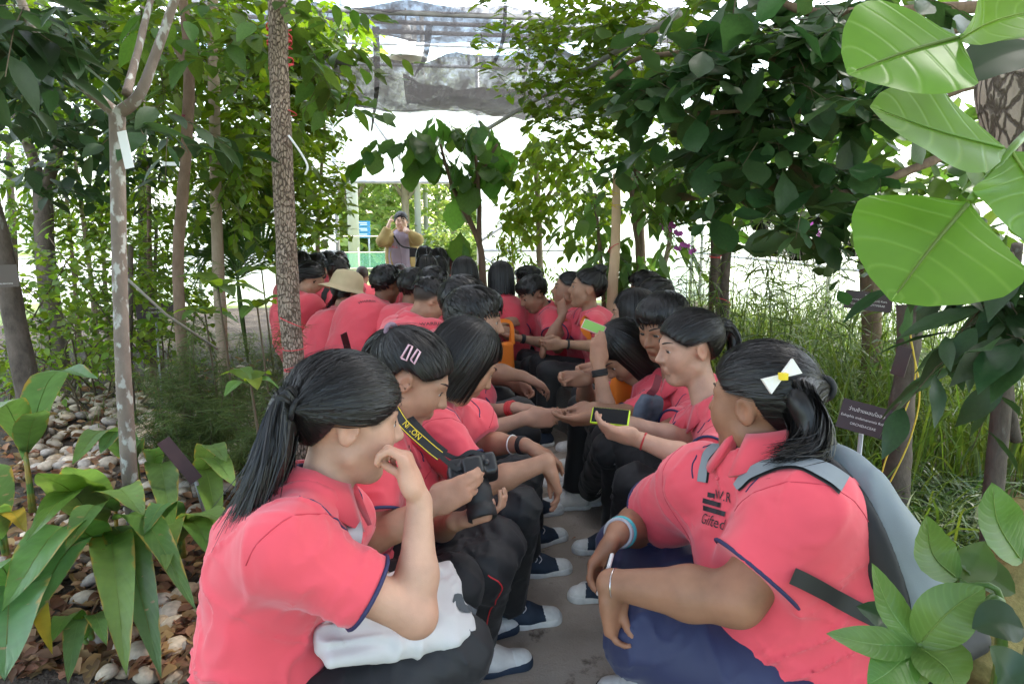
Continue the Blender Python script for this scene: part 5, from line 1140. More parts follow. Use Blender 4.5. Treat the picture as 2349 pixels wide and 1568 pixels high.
def add_hand(S, wrist, dr, palm, side, curl=(30,30,30,30), s=1.0, thumb=(35, 20), spread=4, k=.005, bend=1.0):
    """dr: wrist->knuckles, palm: direction the palm faces, side: +1 left hand, -1 right hand; returns tip points"""
    d = nrm(dr); p = V(palm); p = nrm(p-d*(p@d)); lat = np.cross(p, d)*side    # towards the thumb
    R = np.array([d, lat, -p])
    P = lambda a, b, c: V(wrist)+s*(d*a+lat*b+p*c)
    S.box(P(.050,0,.0), R, V(.046,.037,.0135)*s, .013*s, .012*s)
    S.cone(P(-.01,0,0), P(.03,0,0), .024*s, .026*s, .02*s, sq=(p, .72))
    S.ell(P(.035,.026,.008), R, V(.03,.016,.014)*s, .012*s)
    tips = []
    for i in range(4):
        b = (.027,.0095,-.0085,-.0255)[i]; L = (.070,.078,.073,.056)[i]; r0 = (.0088,.009,.0086,.0076)[i]
        base = P((.090,.094,.091,.083)[i], b, 0); q = rotv(d, p, side*(1.5-i)*spread*-1)
        c = curl[i]; cur = base; dirn = q
        axis = nrm(np.cross(q, p))
        prev = P(.06, b*.9, 0)
        S.cone(prev, base, r0*1.05*s, r0*1.08*s, k*s)
        for j, (fr, w) in enumerate(((.44,.9),(.31,1.15*bend),(.25,.8*bend))):
            dirn = rotv(dirn, axis, c*w); nx = cur+dirn*L*fr*s
            S.cone(cur, nx, r0*(1-.08*j)*s, r0*(.94-.10*j)*s, .003*s); cur = nx
        tips.append(cur)
    t0 = P(.022, .030, .006); ax = nrm(np.cross(d, p))
    td = rotv(rotv(d, p, side*-thumb[0]), ax, thumb[1]*.5); t1 = t0+td*.042*s
    td = rotv(td, ax, thumb[1]); td = rotv(td, p, side*thumb[0]*.4); t2 = t1+td*.030*s
    td = rotv(td, p, side*thumb[0]*.4); t3 = t2+td*.022*s
    S.cone(t0, t1, .0125*s, .0105*s, .010*s); S.cone(t1, t2, .0102*s, .0095*s, .003*s); S.cone(t2, t3, .0095*s, .0075*s, .003*s)
    tips.append(t3); return tips

# ---- shoes: shared mesh data per style
SHOES = {}
def shoe_meshes(kind):
    if kind in SHOES: return SHOES[kind]
    up, sole, stripe = {'white':(WHITE_CANVAS, WHITE_RUBBER, None), 'navy':(NAVY_CANVAS, WHITE_RUBBER, None),
                        'black':(BLACK_CANVAS, WHITE_RUBBER, None), 'slip':(WHITE_CANVAS, WHITE_RUBBER, 'b'), 'whiteblue':(WHITE_CANVAS, NAVY_CANVAS, None)}[kind]
    X, Z = V(1,0,0), V(0,0,1); big = V(.3,.3,.3)
    S = Sdf()
    S.cone((-.088,0,.042), (.01,0,.046), .036, .040, .02, sq=(Z,1.0))
    S.cone((.01,0,.046), (.108,.006,.026), .040, .038, .04, sq=(Z,.72))
    S.cone((-.066,0,.06), (-.06,0,.092), .036, .037, .03)
    S.cut(-big, big, lambda X,Y,Z: np.maximum(.014-Z, Z-.098))
    S.cone((-.062,0,.082), (-.060,0,.13), .029, .030, 0, mode='s')
    u = make_mesh('shoe', *S.mesh(.0055), up)
    S = Sdf()
    S.cone((-.09,0,.015), (.0,0,.015), .040, .041, .01); S.cone((.0,0,.015), (.108,.006,.015), .041, .045, .03)
    S.cut(-big, big, lambda X,Y,Z: np.maximum(-Z, Z-.028-.006*np.clip((X-.08)/.05,0,1)))
    so = make_mesh('sole', *S.mesh(.0055), sole)
    S = Sdf()
    S.cone((.01,0,.046), (.110,.006,.027), .040, .039, .04, sq=(Z,.74))
    S.cut(-big, big, lambda X,Y,Z: np.maximum(.078-X+Y*Y*3., .014-Z))
    tc = make_mesh('toe_cap', *S.mesh(.005), WHITE_RUBBER if kind != 'slip' else WHITE_CANVAS)
    mb = MB(); r_ = np.random.default_rng(3)
    for i in range(5):
        x = .062-i*.0165; zt = .056+i*.0078
        for q in (-1, 1):
            mb.tube(catmull([(x,q*.026,zt-.012),(x-.003,q*.013,zt+.002),(x-.008,-q*.010,zt+.004)], 4), .0028, 5)
    if kind != 'slip':
        for q in (-1, 1): mb.tube(catmull([(-.012,0,.094),(0,q*.02,.098),(.012,q*.034,.085),(.0,q*.04,.07)], 4), .0022, 5)
        la = mb.mesh('lace', LACE, True)
    else:
        mb = MB(); mb.tube([( -.09+.0+.0, 0, 0),(-.09,0,0.001)], .0005, 3)
        th = np.linspace(0, 2*math.pi, 40, endpoint=False)
        pts = [((.108+.0455*math.cos(t)) if math.cos(t) > 0 else (-.09+.0405*math.cos(t)), .0455*math.sin(t)*(1 if math.cos(t) > 0 else .9), .022) for t in th]
        mb = MB(); mb.tube(pts, .0016, 5, closed=True); la = mb.mesh('lace', BLACK_CANVAS, True)
    SHOES[kind] = (u, so, tc, la); return SHOES[kind]
def put_shoe(kind, ankle, dirv, root, pitch=0):
    u, so, tc, la = shoe_meshes(kind)
    d = nrm(setz(dirv, 0)); R = frame(d, V(0,0,1)); o = V(ankle)+d*.05; o[2] = ankle[2]-.085
    M = mat4(R, o); sh = inst('shoe', u, M, root)
    for nm, me in (('sole', so), ('toe_cap', tc), ('lace' if kind != 'slip' else 'foxing_stripe', la)):
        c = bpy.data.objects.new(nm, me); COL.objects.link(c); c.parent = sh
    return sh

PEOPLE = {}
def person(key, label, head, hyaw, pelvis, hpitch=-8, hroll=0, hs=1.0, torso_yaw=None, neck=None, sh=None, elbow=None, wrist=None,
           hand=None, knee=None, ankle=None, foot=None, hair=None, skin=(.50,.29,.19), cut='none', fem=True, tw=1.0, td=.70, aw=1.0, bow=.05,
           trousers=None, shoes='white', res=.006, shirt=None, sleeve=.62, belly=0., pole=None, fold=1.0, face=True, collar=True,
           shadow=None, hands=True, legs=True, trim=True, sleeve_end=None, lw=1.0, group='students in coral polo shirts seated along the path', bag=None, cat='person', leg_trim=None, hand_scale=1.0, collar_up=0.):
    H = V(head); R = ypr(hyaw, hpitch, hroll); s = hs; res = res*(1.14 if res < .0056 else 1.3)
    torso_yaw = hyaw if torso_yaw is None else torso_yaw
    fw = V(math.cos(math.radians(torso_yaw)), math.sin(math.radians(torso_yaw)), 0); lv = V(-fw[1], fw[0], 0)
    Pv = V(pelvis)
    N = V(neck) if neck is not None else H-R[2]*.135*s-R[0]*.045*s+V(0,0,-.02)
    trousers = trousers or BLACKF; shirt = shirt or CORAL
    base = setz(Pv, 0); root = thing('person', base, label, cat, group)
    up = nrm(N-Pv)
    if sh is None: sh = {q: N-V(0,0,.055)+lv*(.165*tw*(1 if q == 'L' else -1))*.95+fw*.02 for q in 'LR'}
    sh = {q: V(sh[q]) for q in 'LR'}
    lat = nrm(sh['L']-sh['R']); tf = nrm(np.cross(lat, up)); 
    sgn = {'L':1, 'R':-1}
    kn = {}; an = {}; hip = {}
    for q in 'LR':
        hip[q] = Pv+lv*sgn[q]*.085*lw
        kn[q] = V(knee[q]) if knee and q in knee else setz(Pv+fw*.40+lv*sgn[q]*.13, Pv[2]+.08)
        an[q] = V(ankle[q]) if ankle and q in ankle else setz(kn[q]+fw*.03, .085)
    ft = {q: (V(foot[q]) if foot and q in foot else fw+lv*sgn[q]*.15) for q in 'LR'}
    el = {}; wr = {}
    A1, A2 = .265*aw**.3, .235*aw**.3
    for q in 'LR':
        wq = V(wrist[q]) if wrist and q in wrist else (kn['L']+kn['R'])/2+fw*.02+lv*sgn[q]*.04+V(0,0,.11)
        if elbow and q in elbow: el[q], wr[q] = V(elbow[q]), wq
        else: el[q], wr[q] = ik(sh[q], wq, A1, A2, pole[q] if pole and q in pole else lv*sgn[q]*.7-V(0,0,.5))
    # --- skin
    S = Sdf(); add_head(S, H, R, s, fem); nails = []
    nb = N+V(0,0,-.02)
    S.cone(loc2w(H,R,(-.022,0,-.045),s), nb, .043*s*(1 if fem else 1.12), .052*s*tw**.5, .025)
    S.cone(nb, Pv, .04, .035, .03)
    for q in 'LR':
        S.cone(nb, sh[q], .05, .042*aw, .03); S.cone(sh[q], el[q], .044*aw, .036*aw, .015)
        mid = el[q]*.65+wr[q]*.35
        S.cone(el[q], mid, .035*aw, .0365*aw, .02); S.cone(mid, wr[q], .0365*aw, .0235*aw**.6, .02)
        hd = (hand or {}).get(q)
        dd = nrm(wr[q]-el[q])
        if hd is None: hd = dict(dir=nrm(dd+V(0,0,-.5)+fw*.2), palm=V(0,0,-1)*.4-lv*sgn[q], curl=(32,36,40,42))
        tips = add_hand(S, wr[q]+nrm(hd['dir'])*.012, hd['dir'], hd['palm'], sgn[q], hd.get('curl', (30,)*4), (1.0 if not fem else .95)*hand_scale*(s if s < 1 else 1), hd.get('thumb', (35,20)), hd.get('spread', 4), bend=hd.get('bend', 1.))
        if res < .0064: nails += [(t_, nrm(hd['palm'])) for t_ in tips]
    v, f = S.mesh(res)
    col = head_color(v, H, R, s, skin, cut, (hair or {}).get('hl', 0.))
    for q in 'LR':
        for c_, r_0, k_ in ((el[q], .055, .55), (wr[q]+nrm((hand or {}).get(q, dict(dir=wr[q]-el[q]))['dir'])*.09, .055, .45)):
            w = np.exp(-(np.linalg.norm(v-c_, axis=1)/r_0)**2)[:,None]*k_; col = col*(1-w)+V(skin)*V(1.02,.80,.76)*w
    for tp, pn in nails:
        w = np.exp(-(np.linalg.norm(v-(tp-pn*.006), axis=1)/.006)**4)[:,None]*.6; col = col*(1-w)+V(skin)*V(1.25,1.15,1.2)*w
    obj('body', v, f, SKIN, root, True, col)
    # --- face details
    if face:
        for q in (-1, 1):
            th = np.linspace(-1, 1, 9)
            b = MB(); b.tube([loc2w(H,R,(.0905-.016*abs(t)**2*.55-.010*(t > -2)*((q*t+1)/2)**2, q*.031+t*.0165, .0118-.0065*t*t),s)-R[0]*.0022*s for t in th], .0012*s, 5)
            b.obj('eyelash', BROW, root, True)
            b = MB(); xs = np.linspace(0,1,8)
            b.tube([loc2w(H,R,(.0955-.024*x**1.6, q*(.014+.037*x), .031+.006*math.sin(x*2.4)),s)-R[0]*.0040*s for x in xs], np.interp(xs,[0,.4,1],[.0026,.0028,.0012])*s, 5)
            b.obj('eyebrow', BROW, root, True)
            vs, fs, cs = [], [], []; n1, n2 = 7, 12
            for i in range(n1+1):
                a = math.pi*i/n1
                for j in range(n2):
                    t = 2*math.pi*j/n2; lx, ly, lz = math.cos(a), math.sin(a)*math.cos(t), math.sin(a)*math.sin(t)
                    vs.append(loc2w(H,R,(.0775+.0085*lx, q*.031+.0145*ly, .0055+.0062*lz),s)); cs.append((.008,.006,.006) if lx > .62 else (.55,.52,.50))
            for i in range(n1):
                for j in range(n2): fs.append((i*n2+j, i*n2+(j+1)%n2, (i+1)*n2+(j+1)%n2, (i+1)*n2+j))
            obj('eye', vs, fs, EYE, root, True, np.array(cs))
    # --- hair
    if hair:
        hv, hf = hair_mesh(H, R, s, res=None, **hair) if False else hair_mesh(H, R, s, h=res*1.25, **hair)
        obj('hair', hv, hf, HAIR, root, True)
    # --- shirt
    S = Sdf(); bk = -tf*bow
    p1 = Pv+(N-Pv)*.36+bk*1.0; p2 = Pv+(N-Pv)*.70+bk*.9; p3 = N-up*.055+bk*.1; sq = (tf, td)
    S.cone(Pv+V(0,0,-.01), p1, .172*tw, .160*tw, .06, sq=sq); S.cone(p1, p2, .160*tw, .165*tw, .06, sq=sq); S.cone(p2, p3, .165*tw, .085*tw**.5, .06, sq=sq)
    if fem: 
        for q in (-1, 1): S.ell(p2+tf*(.155*tw*td*.75)+lat*q*.07*tw-up*.03, np.array([tf,lat,up]), V(.06,.07,.07)*tw, .06)
    if belly: S.ell(p1+tf*.06*tw, np.array([tf,lat,up]), V(.15,.17,.15)*tw*belly, .08)
    for q in 'LR': S.cone(p2+lat*sgn[q]*.07*tw, sh[q], .085*tw**.5*(.8+.2*td), .058*aw, .08)
    ends = {}
    for q in 'LR':
        S.cone(N-up*.03, sh[q], .058*tw**.5, .056*aw, .05)
        e = V(sleeve_end[q]) if sleeve_end and q in sleeve_end else sh[q]+(el[q]-sh[q])*sleeve
        ends[q] = e; S.cone(sh[q], e, .060*aw, .066*aw, .055, cap=0.)
    lo, hi = N-.25, N+.25
    S.cone(N-up*.01, N+up*.15, .058, .066, 0, mode='s')
    if fold:
        def dsp(P, seed=sum(map(ord, key))*37 % 1000):
            L = (P-Pv); a = L@lat; b = L@up; c = L@tf; Ln = np.linalg.norm(N-Pv)
            w = np.exp(-((b/Ln-.18)/.22)**2)*1.0+.25
            n1 = noise3(np.stack([a/.20+seed, (b+.25*c+.06*noise3(P/.12, 5))/.030, c/.20], 1), seed)
            r1 = np.exp(-(n1/.16)**2)
            n2 = noise3(P/.075, seed+3)
            n4 = noise3(np.stack([(a+.5*b)/.055+seed, (b-.4*a)/.16, c/.12], 1), seed+21)
            d = -(.0105*w*r1+.0060*n2+.0055*np.exp(-(n4/.14)**2))
            for q in 'LR':
                ax = nrm(el[q]-sh[q]); t = (P-sh[q])@ax; rr = np.linalg.norm((P-sh[q])-np.outer(t, ax), axis=1)
                near = np.exp(-(rr/.10)**4)*smoothstep(t, -.06, .02)
                tl = np.linalg.norm(ends[q]-sh[q]); fade = 1-smoothstep(t, tl-.03, tl)
                ang = (P@lat+P@tf*.7)/.09
                n3 = noise3(np.stack([t/.035+.5*n2, ang, (P@up)/.16], 1), seed+9)
                d = d*(1-near*.75)-near*fade*(.0075*np.exp(-(n3/.17)**2)+.004*n2)
                d = d*(1-near*smoothstep(t, tl-.012, tl))
            return d*fold
        S.disp(dsp)
    sv, sf = S.mesh(res*1.25)
    so = obj('shirt', sv, sf, shirt, root)
    bvh = bvh_of(sv, sf) if trim else None
    if trim:
        for q in 'LR':
            e = ends[q]; ax = nrm(el[q]-sh[q]) if not (sleeve_end and q in sleeve_end) else nrm(e-sh[q]); A = nrm(np.cross(ax, V(.2,.1,1))); B = np.cross(ax, A)
            b = MB(); b.tube([e-ax*.001+(A*math.cos(t)+B*math.sin(t))*(.0675*aw) for t in np.linspace(0,2*math.pi,28,endpoint=False)], .0042, 6, closed=True)
            b.obj('cuff_piping', NAVY, so, True)
            if res < .0064:
                P_ = []
                for t in np.linspace(0, 2*math.pi, 40):
                    tl_ = nrm(ax+lat*sgn[q]*.8); A2_ = nrm(np.cross(tl_, V(.1,.2,1))); B2_ = np.cross(tl_, A2_); o_ = sh[q]+ax*.015
                    h_ = bvh.ray_cast(Vector(o_), Vector(A2_*math.cos(t)+B2_*math.sin(t)), .15*aw)
                    if h_[0] is not None: P_.append(V(h_[0])+V(h_[1])*.0002)
                    elif len(P_) > 14: break
                    else: P_ = []
                if len(P_) > 8: b = MB(); b.tube(P_, .0013, 5); b.obj('armhole_seam', SEAM, so, True)
            a0 = sh[q]*.55+N*.45
            surf_line('shoulder_piping', [a0+tf*.10+up*.02, sh[q]*.7+N*.3+tf*.06+up*.04, sh[q]*.80+N*.2+up*.06], .0022, bvh, NAVY, so)
    if collar:
        na = nrm(loc2w(H,R,(-.02,0,-.06),s)-N+V(0,0,.05)); cf = nrm(tf-na*(tf@na)); cl = np.cross(na, cf)
        c0 = N+na*(.005+collar_up); k = (s*tw**.35); nn = 28; prof = []
        th = np.linspace(.28, 2*math.pi-.28, nn); rows = []
        for t in th:
            fr = max(0, math.cos(t)); d = cf*math.cos(t)+cl*math.sin(t)
            r0 = .058*k
            rows.append([c0+d*(r0-.004)+na*(-.012-.02*fr), c0+d*(r0-.002)+na*(.038-.022*fr)*k, c0+d*(r0+.006)+na*(.042-.022*fr)*k, c0+d*(r0+.020)*1+na*(.022-.025*fr)*k, c0+d*(r0+.034+.024*fr)+na*(-.016-.050*fr**2)*k,
                         c0+d*(r0+.026+.022*fr)+na*(-.018-.050*fr**2)*k, c0+d*(r0+.008)+na*(.010-.025*fr)*k])
        vs = [p for r in rows for p in r]; m = 7; fs = []
        for i in range(nn-1):
            for j in range(m): fs.append((i*m+j, i*m+(j+1)%m, (i+1)*m+(j+1)%m, (i+1)*m+j))
        fs.append(tuple(range(m))[::-1]); fs.append(tuple((nn-1)*m+j for j in range(m)))
        obj('collar', vs, fs, shirt, so)
        vs = []; fs = []
        for i, t in enumerate(th):
            fr = max(0, math.cos(t)); d = cf*math.cos(t)+cl*math.sin(t); r0 = .058*k
            vs += [c0+d*(r0-.0065)+na*(-.012-.02*fr), c0+d*(r0-.0045)+na*(.0375-.022*fr)*k, c0+d*(r0-.009)+na*(.037-.022*fr)*k, c0+d*(r0-.011)+na*(-.012-.02*fr)]
        for i in range(nn-1):
            for j in range(4): fs.append((i*4+j, i*4+(j+1)%4, (i+1)*4+(j+1)%4, (i+1)*4+j))
        obj('collar_lining', vs, fs, NAVY, so)
    # --- trousers
    if legs:
        S = Sdf(); S.ell(Pv+V(0,0,-.01), np.array([fw,lv,V(0,0,1)]), V(.135,.175,.11)*lw, .03)
        for q in 'LR':
            S.cone(hip[q], kn[q], .092*lw, .070*lw, .03)
            e = an[q]*.97+kn[q]*.03
            S.cone(kn[q], e, .068*lw, .064*lw**.5, .02, cap=0.)
        def dsp2(P, seed=sum(map(ord, key))*53 % 777):
            d = 0
            for q in 'LR':
                kd = np.linalg.norm(P-kn[q], axis=1); n = noise3(np.stack([(P-kn[q])@lv/.12, (P-kn[q])@(fw+V(0,0,1))/.035, P[:,2]/.12+seed], 1), seed)
                d = d-.008*np.exp(-(kd/.18)**2)*np.exp(-(n/.18)**2)
            return d-.0045*noise3(P/.07, seed)-.006*np.exp(-(noise3(P/V(.05,.05,.18), seed+2)/.17)**2)
        if fold: S.disp(dsp2)
        tv, tfc = S.mesh(res*(1.4 if res < .0064 else 1.9))
        to = obj('trousers', tv, tfc, trousers, root)
        tb = None
        if leg_trim: leg_trim(to, bvh_of(tv, tfc), hip, kn, an, fw, lv)
        for q in 'LR':
            if shoes: put_shoe(shoes, an[q], ft[q], root)
    PEOPLE[key] = dict(root=root, H=H, R=R, s=s, N=N, sh=sh, el=el, wr=wr, kn=kn, an=an, tf=tf, lat=lat, up=up, shirt=so, bvh=bvh, fw=fw, lv=lv, Pv=Pv, ends=ends, hip=hip)
    return PEOPLE[key]
# ---------------- the nearest, posed joint by joint
def red_side(to, bvh, hip, kn, an, fw, lv):
    q = 'R'; o = -lv*.08
    surf_line('side_stripe', [kn[q]-fw*.02+o+V(0,0,.02), kn[q]+fw*.02+o+V(0,0,-.02), kn[q]*.7+an[q]*.3+o, kn[q]*.45+an[q]*.55+o], .0022, bvh, mat('red_piping', (.6,.02,.03), .6), to)
def band_side(cols, q='L', w=.016):
    def fn(to, bvh, hip, kn, an, fw, lv):
        o = (lv if q == 'L' else -lv)*.09
        for i, c in enumerate(cols):
            d = fw*(i-(len(cols)-1)/2)*w*1.5
            pts = [hip[q]*.4+kn[q]*.6+o+d, kn[q]+o+d, kn[q]*.5+an[q]*.5+o+d, kn[q]*.12+an[q]*.88+o+d]
            P = []; Nn = []
            for p in catmull(pts, 6):
                hit = bvh.find_nearest(Vector(p)); P.append(V(hit[0])+V(hit[1])*.0015); Nn.append(V(hit[1]))
            b = MB(); b.strip(P, w, np.array(Nn)); ob = b.obj('side_stripe', mat('stripe_'+c[0], c[1], .7), to, True)
    return fn

def kaepa(to, bvh, hip, kn, an, fw, lv):
    WL = mat('tape_white', (.55,.55,.58), .7)
    for (a, b_, txt) in (((1462,1175),(1478,1122),'Kaepa U.S.A.'), ((1484,1114),(1522,1122),'Kaepa U.S.A.')):
        ha, hb = [bvh.ray_cast(Vector((0,0,CAM_H)), Vector(nrm(ray(*q))), 9) for q in (a, b_)]
        if ha[0] is None or hb[0] is None: continue
        x = nrm(V(hb[0])-V(ha[0])); n = nrm(V(ha[1])+V(hb[1])); y = nrm(np.cross(n, x)); L = np.linalg.norm(V(hb[0])-V(ha[0])); c = (V(ha[0])+V(hb[0]))/2
        tv, tf = text_mesh(txt, .026); tv = tv*(min(1, L*.95/(np.ptp(tv[:,0])+1e-6)))
        mb = MB(); mb.add(project(tv, c, x, y, bvh, .003), tf); mb.obj('tape_lettering', WL, to)
        for o in (-.017,.017):
            t = np.linspace(-L/2, L/2, 8); vs = np.array([(q, o+w, 0) for q in t for w in (-.0015,.0015)]); mb = MB(); mb.add(project(vs, c, x, y, bvh, .003), [(2*i,2*i+2,2*i+3,2*i+1) for i in range(7)]); mb.obj('tape_edge', WL, to)
person('L1', 'girl with long loose ponytail and chin on hand, white tote bag on her lap', at(800,962,1.43), 18, setz(at(648,1500,1.42), .44), hpitch=-12, hs=1.06,
    torso_yaw=12, neck=at(735,1122,1.41), sh={'R':at(655,1262,1.24), 'L':at(770,1195,1.58)},
    elbow={'R':at(955,1412,1.30)}, wrist={'R':at(962,1150,1.36), 'L':at(900,1350,1.62)},
    hand={'R':dict(dir=V(-.30,.15,1), palm=V(-.9,.1,-.1), curl=(48,55,60,66), thumb=(28,35)), 'L':dict(dir=V(-.2,-1,-.2), palm=V(0,0,-1))},
    knee={'R':atz(1050,1490,.53), 'L':atz(1040,1340,.53)}, ankle={'R':V(.02,1.78,.085), 'L':V(.0,2.02,.085)},
    hair=dict(style='pony', tie=(-.108,-.045,.024), thick=1.9, n=3500, hl=.034, fan=.016, tail=dict(pts=[at(655,925,1.34), at(636,1000,1.33), at(618,1080,1.32), at(572,1180,1.31)], rad=(.020,.036,.046,.046,.030))),
    skin=(0.446,0.264,0.183), res=.0048, tw=.95, aw=1.06, bow=.07, shoes='white', lw=1.08)
person('R1', 'woman wearing a grey backpack, white bow in her ponytail, face turned away', at(1738,922,1.60), 124, setz(at(1850,1600,1.52), .46), hpitch=-4, hs=1.10,
    torso_yaw=185, neck=at(1748,1070,1.57), sh={'L':at(1850,1180,1.40), 'R':at(1615,1115,1.72)},
    elbow={'L':at(1690,1372,1.38)}, wrist={'L':at(1400,1338,1.50), 'R':at(1418,1222,1.72)}, pole={'R':V(.6,.7,-.2)},
    hand={'L':dict(dir=V(.12,-.05,-1), palm=V(.65,-.65,.15), curl=(20,24,30,36), thumb=(28,25), spread=6), 'R':dict(dir=V(-.75,-.35,-.75), palm=V(.3,-.6,-.5), curl=(30,38,45,50), thumb=(25,30))},
    knee={'L':atz(1480,1455,.52), 'R':atz(1450,1265,.52)}, ankle={'L':atz(1485,1545,.085)+V(0.05,.0,0), 'R':atz(1440,1330,.085)},
    foot={'L':V(-1,.25,0), 'R':V(-1,.4,0)},
    hair=dict(style='pony', tie=(-.108,-.045,.036), thick=1.7, n=3500, hl=.006, fan=.012, tail=dict(pts=[at(1835,912,1.46), at(1858,975,1.44), at(1850,1035,1.42), at(1800,1050,1.41)], rad=(.022,.034,.038,.030,.014))),
    skin=(0.259,0.128,0.075), res=.0048, tw=1.22, td=.86, aw=1.50, lw=1.35, belly=.92, bow=.05, shoes='slip', trousers=NAVYF, sleeve=.72, hand_scale=1.1, collar_up=.04)
person('L2', 'girl looking down at a black camera, two pink clips in her hair', at(945,868,1.90), -3, setz(at(800,1330,1.9), .44), hpitch=-30, hs=1.05,
    torso_yaw=10, neck=at(878,1010,1.88), sh={'R':at(848,1095,1.72), 'L':at(935,1075,2.05)},
    elbow={'R':at(860,1232,1.66), 'L':at(1000,1215,1.98)}, wrist={'R':at(985,1160,1.655), 'L':at(1045,1195,1.74)},
    hand={'R':dict(dir=V(.85,-.02,.42), palm=V(-.1,1,-.25), curl=(22,26,30,34), thumb=(50,10)), 'L':dict(dir=V(.8,-.25,.25), palm=V(-.1,.2,1), curl=(26,30,32,34), thumb=(40,20))},
    knee={'R':atz(1118,1300,.52), 'L':atz(1140,1248,.54)}, ankle={'R':atz(1085,1490,.085), 'L':atz(1085,1550,.085)+V(.0,.3,0)}, foot={'R':V(1,.1,0),'L':V(1,.3,0)},
    hair=dict(style='pony', tie=(-.10,0,.075), thick=1.5, n=2400, hl=.016, tail=dict(pts=[at(868,790,1.93), at(845,835,1.93), at(838,905,1.90)], rad=(.018,.028,.030,.026,.012))),
    skin=(0.374,0.210,0.138), res=.0052, shoes='whiteblue', leg_trim=red_side)
person('L3', 'girl whose bobbed black hair hides her face, bracelets on her wrists', at(1068,828,2.22), 10, setz(at(950,1240,2.25), .44), hpitch=-38, hs=1.05,
    torso_yaw=10, neck=at(1000,932,2.2), sh={'R':at(1005,1000,2.06), 'L':at(1085,965,2.38)},
    elbow={'R':at(1108,1112,2.0), 'L':at(1110,1015,2.36)}, wrist={'R':at(1255,1058,2.02), 'L':at(1205,1020,2.25)},
    hand={'R':dict(dir=V(.35,.1,-.95), palm=V(-.8,0,-.4), curl=(14,18,22,26), thumb=(25,15)), 'L':dict(dir=V(.85,.0,-.4), palm=V(-.3,0,-1), curl=(18,22,26,30))},
    knee={'R':atz(1190,1165,.54), 'L':atz(1200,1085,.54)}, ankle={'R':atz(1165,1385,.085), 'L':atz(1195,1275,.085)}, foot={'R':V(1,.0,0),'L':V(1,.05,0)},
    hair=dict(style='bob', n=2400, length=.115, fringe=.02, thick=1.1), skin=(0.360,0.196,0.124), res=.0055, shoes='navy', trousers=GREYF)
person('L4', 'boy in profile with a straight-cut fringe and a red wristwatch', at(1090,735,2.85), -4, setz(at(985,1010,2.85), .45), hpitch=-8, hs=1.08,
    torso_yaw=10, neck=at(1040,868,2.8), sh={'R':at(1035,930,2.66), 'L':at(1095,905,3.0)},
    elbow={'R':at(1080,1000,2.55), 'L':at(1085,952,2.85)}, wrist={'R':at(1205,958,2.55), 'L':at(1185,935,2.72)},
    hand={'R':dict(dir=V(1,.05,-.05), palm=V(-.2,1,-.1), curl=(28,30,36,40), thumb=(25,25)), 'L':dict(dir=V(1,-.1,-.1), palm=V(0,-.3,-1), curl=(18,22,26,30))},
    knee={'R':setz(at(1190,1040,2.75), .53), 'L':setz(at(1200,1000,3.0), .53)},
    hair=dict(style='short', n=900, fringe=.012, thick=1.15), skin=(0.360,0.196,0.131), fem=False, res=.006, shoes='navy')
person('R3', 'girl in profile holding a phone in a lime green case, hair in a ponytail', at(1578,797,2.42), 181, setz(at(1680,1230,2.35), .45), hpitch=-8, hs=1.05,
    torso_yaw=178, neck=at(1630,942,2.38), sh={'L':at(1665,1025,2.2), 'R':at(1585,985,2.55)},
    elbow={'L':at(1610,1062,2.02), 'R':at(1575,1010,2.38)}, wrist={'L':at(1468,1008,2.08), 'R':at(1450,972,2.3)},
    hand={'L':dict(dir=V(-.9,.1,.25), palm=V(-.1,.5,.6), curl=(20,28,34,38), thumb=(40,20)), 'R':dict(dir=V(-1,-.2,.12), palm=V(.1,-.6,.7), curl=(30,34,38,42), thumb=(45,10))},
    knee={'L':atz(1455,1110,.53), 'R':atz(1420,1030,.53)}, ankle={'L':atz(1420,1325,.085), 'R':atz(1415,1222,.085)}, foot={'L':V(-1,.1,0),'R':V(-1,.1,0)},
    hair=dict(style='pony', tie=(-.105,0,.06), thick=1.5, n=2100, hl=.022, tail=dict(pts=[at(1668,750,2.45), at(1685,790,2.45), at(1672,850,2.43)], rad=(.016,.026,.026,.022,.010))),
    skin=(0.418,0.244,0.170), res=.0055, shoes='navy', sleeve=.7, leg_trim=kaepa)
person('R4', 'boy with thick black hair looking down, hands held open over the path', at(1520,750,2.85), 212, setz(at(1640,1050,2.85), .45), hpitch=-20, hs=1.08,
    torso_yaw=188, neck=at(1555,880,2.85), sh={'L':at(1600,955,2.66), 'R':at(1505,930,3.0)},
    elbow={'L':at(1510,995,2.5), 'R':at(1470,955,2.8)}, wrist={'L':at(1375,958,2.5), 'R':at(1365,935,2.7)},
    hand={'L':dict(dir=V(-1,.05,-.08), palm=V(.1,.5,.7), curl=(14,18,22,26), thumb=(35,15)), 'R':dict(dir=V(-1,-.1,-.15), palm=V(.1,-.3,1), curl=(12,16,22,24), thumb=(35,15))},
    knee={'L':setz(at(1400,1010,2.8), .53), 'R':setz(at(1390,965,3.05), .53)}, ankle={'L':atz(1350,1122,.085), 'R':atz(1350,1092,.085)}, foot={'L':V(-1,-.05,0),'R':V(-1,.0,0)},
    hair=dict(style='short', n=1100, fringe=.004, thick=1.4), skin=(0.288,0.149,0.091), fem=False, res=.0055, shoes='white', leg_trim=band_side([('white',(.6,.6,.62)),('white',(.6,.6,.62)),('white',(.6,.6,.62))], w=.007))
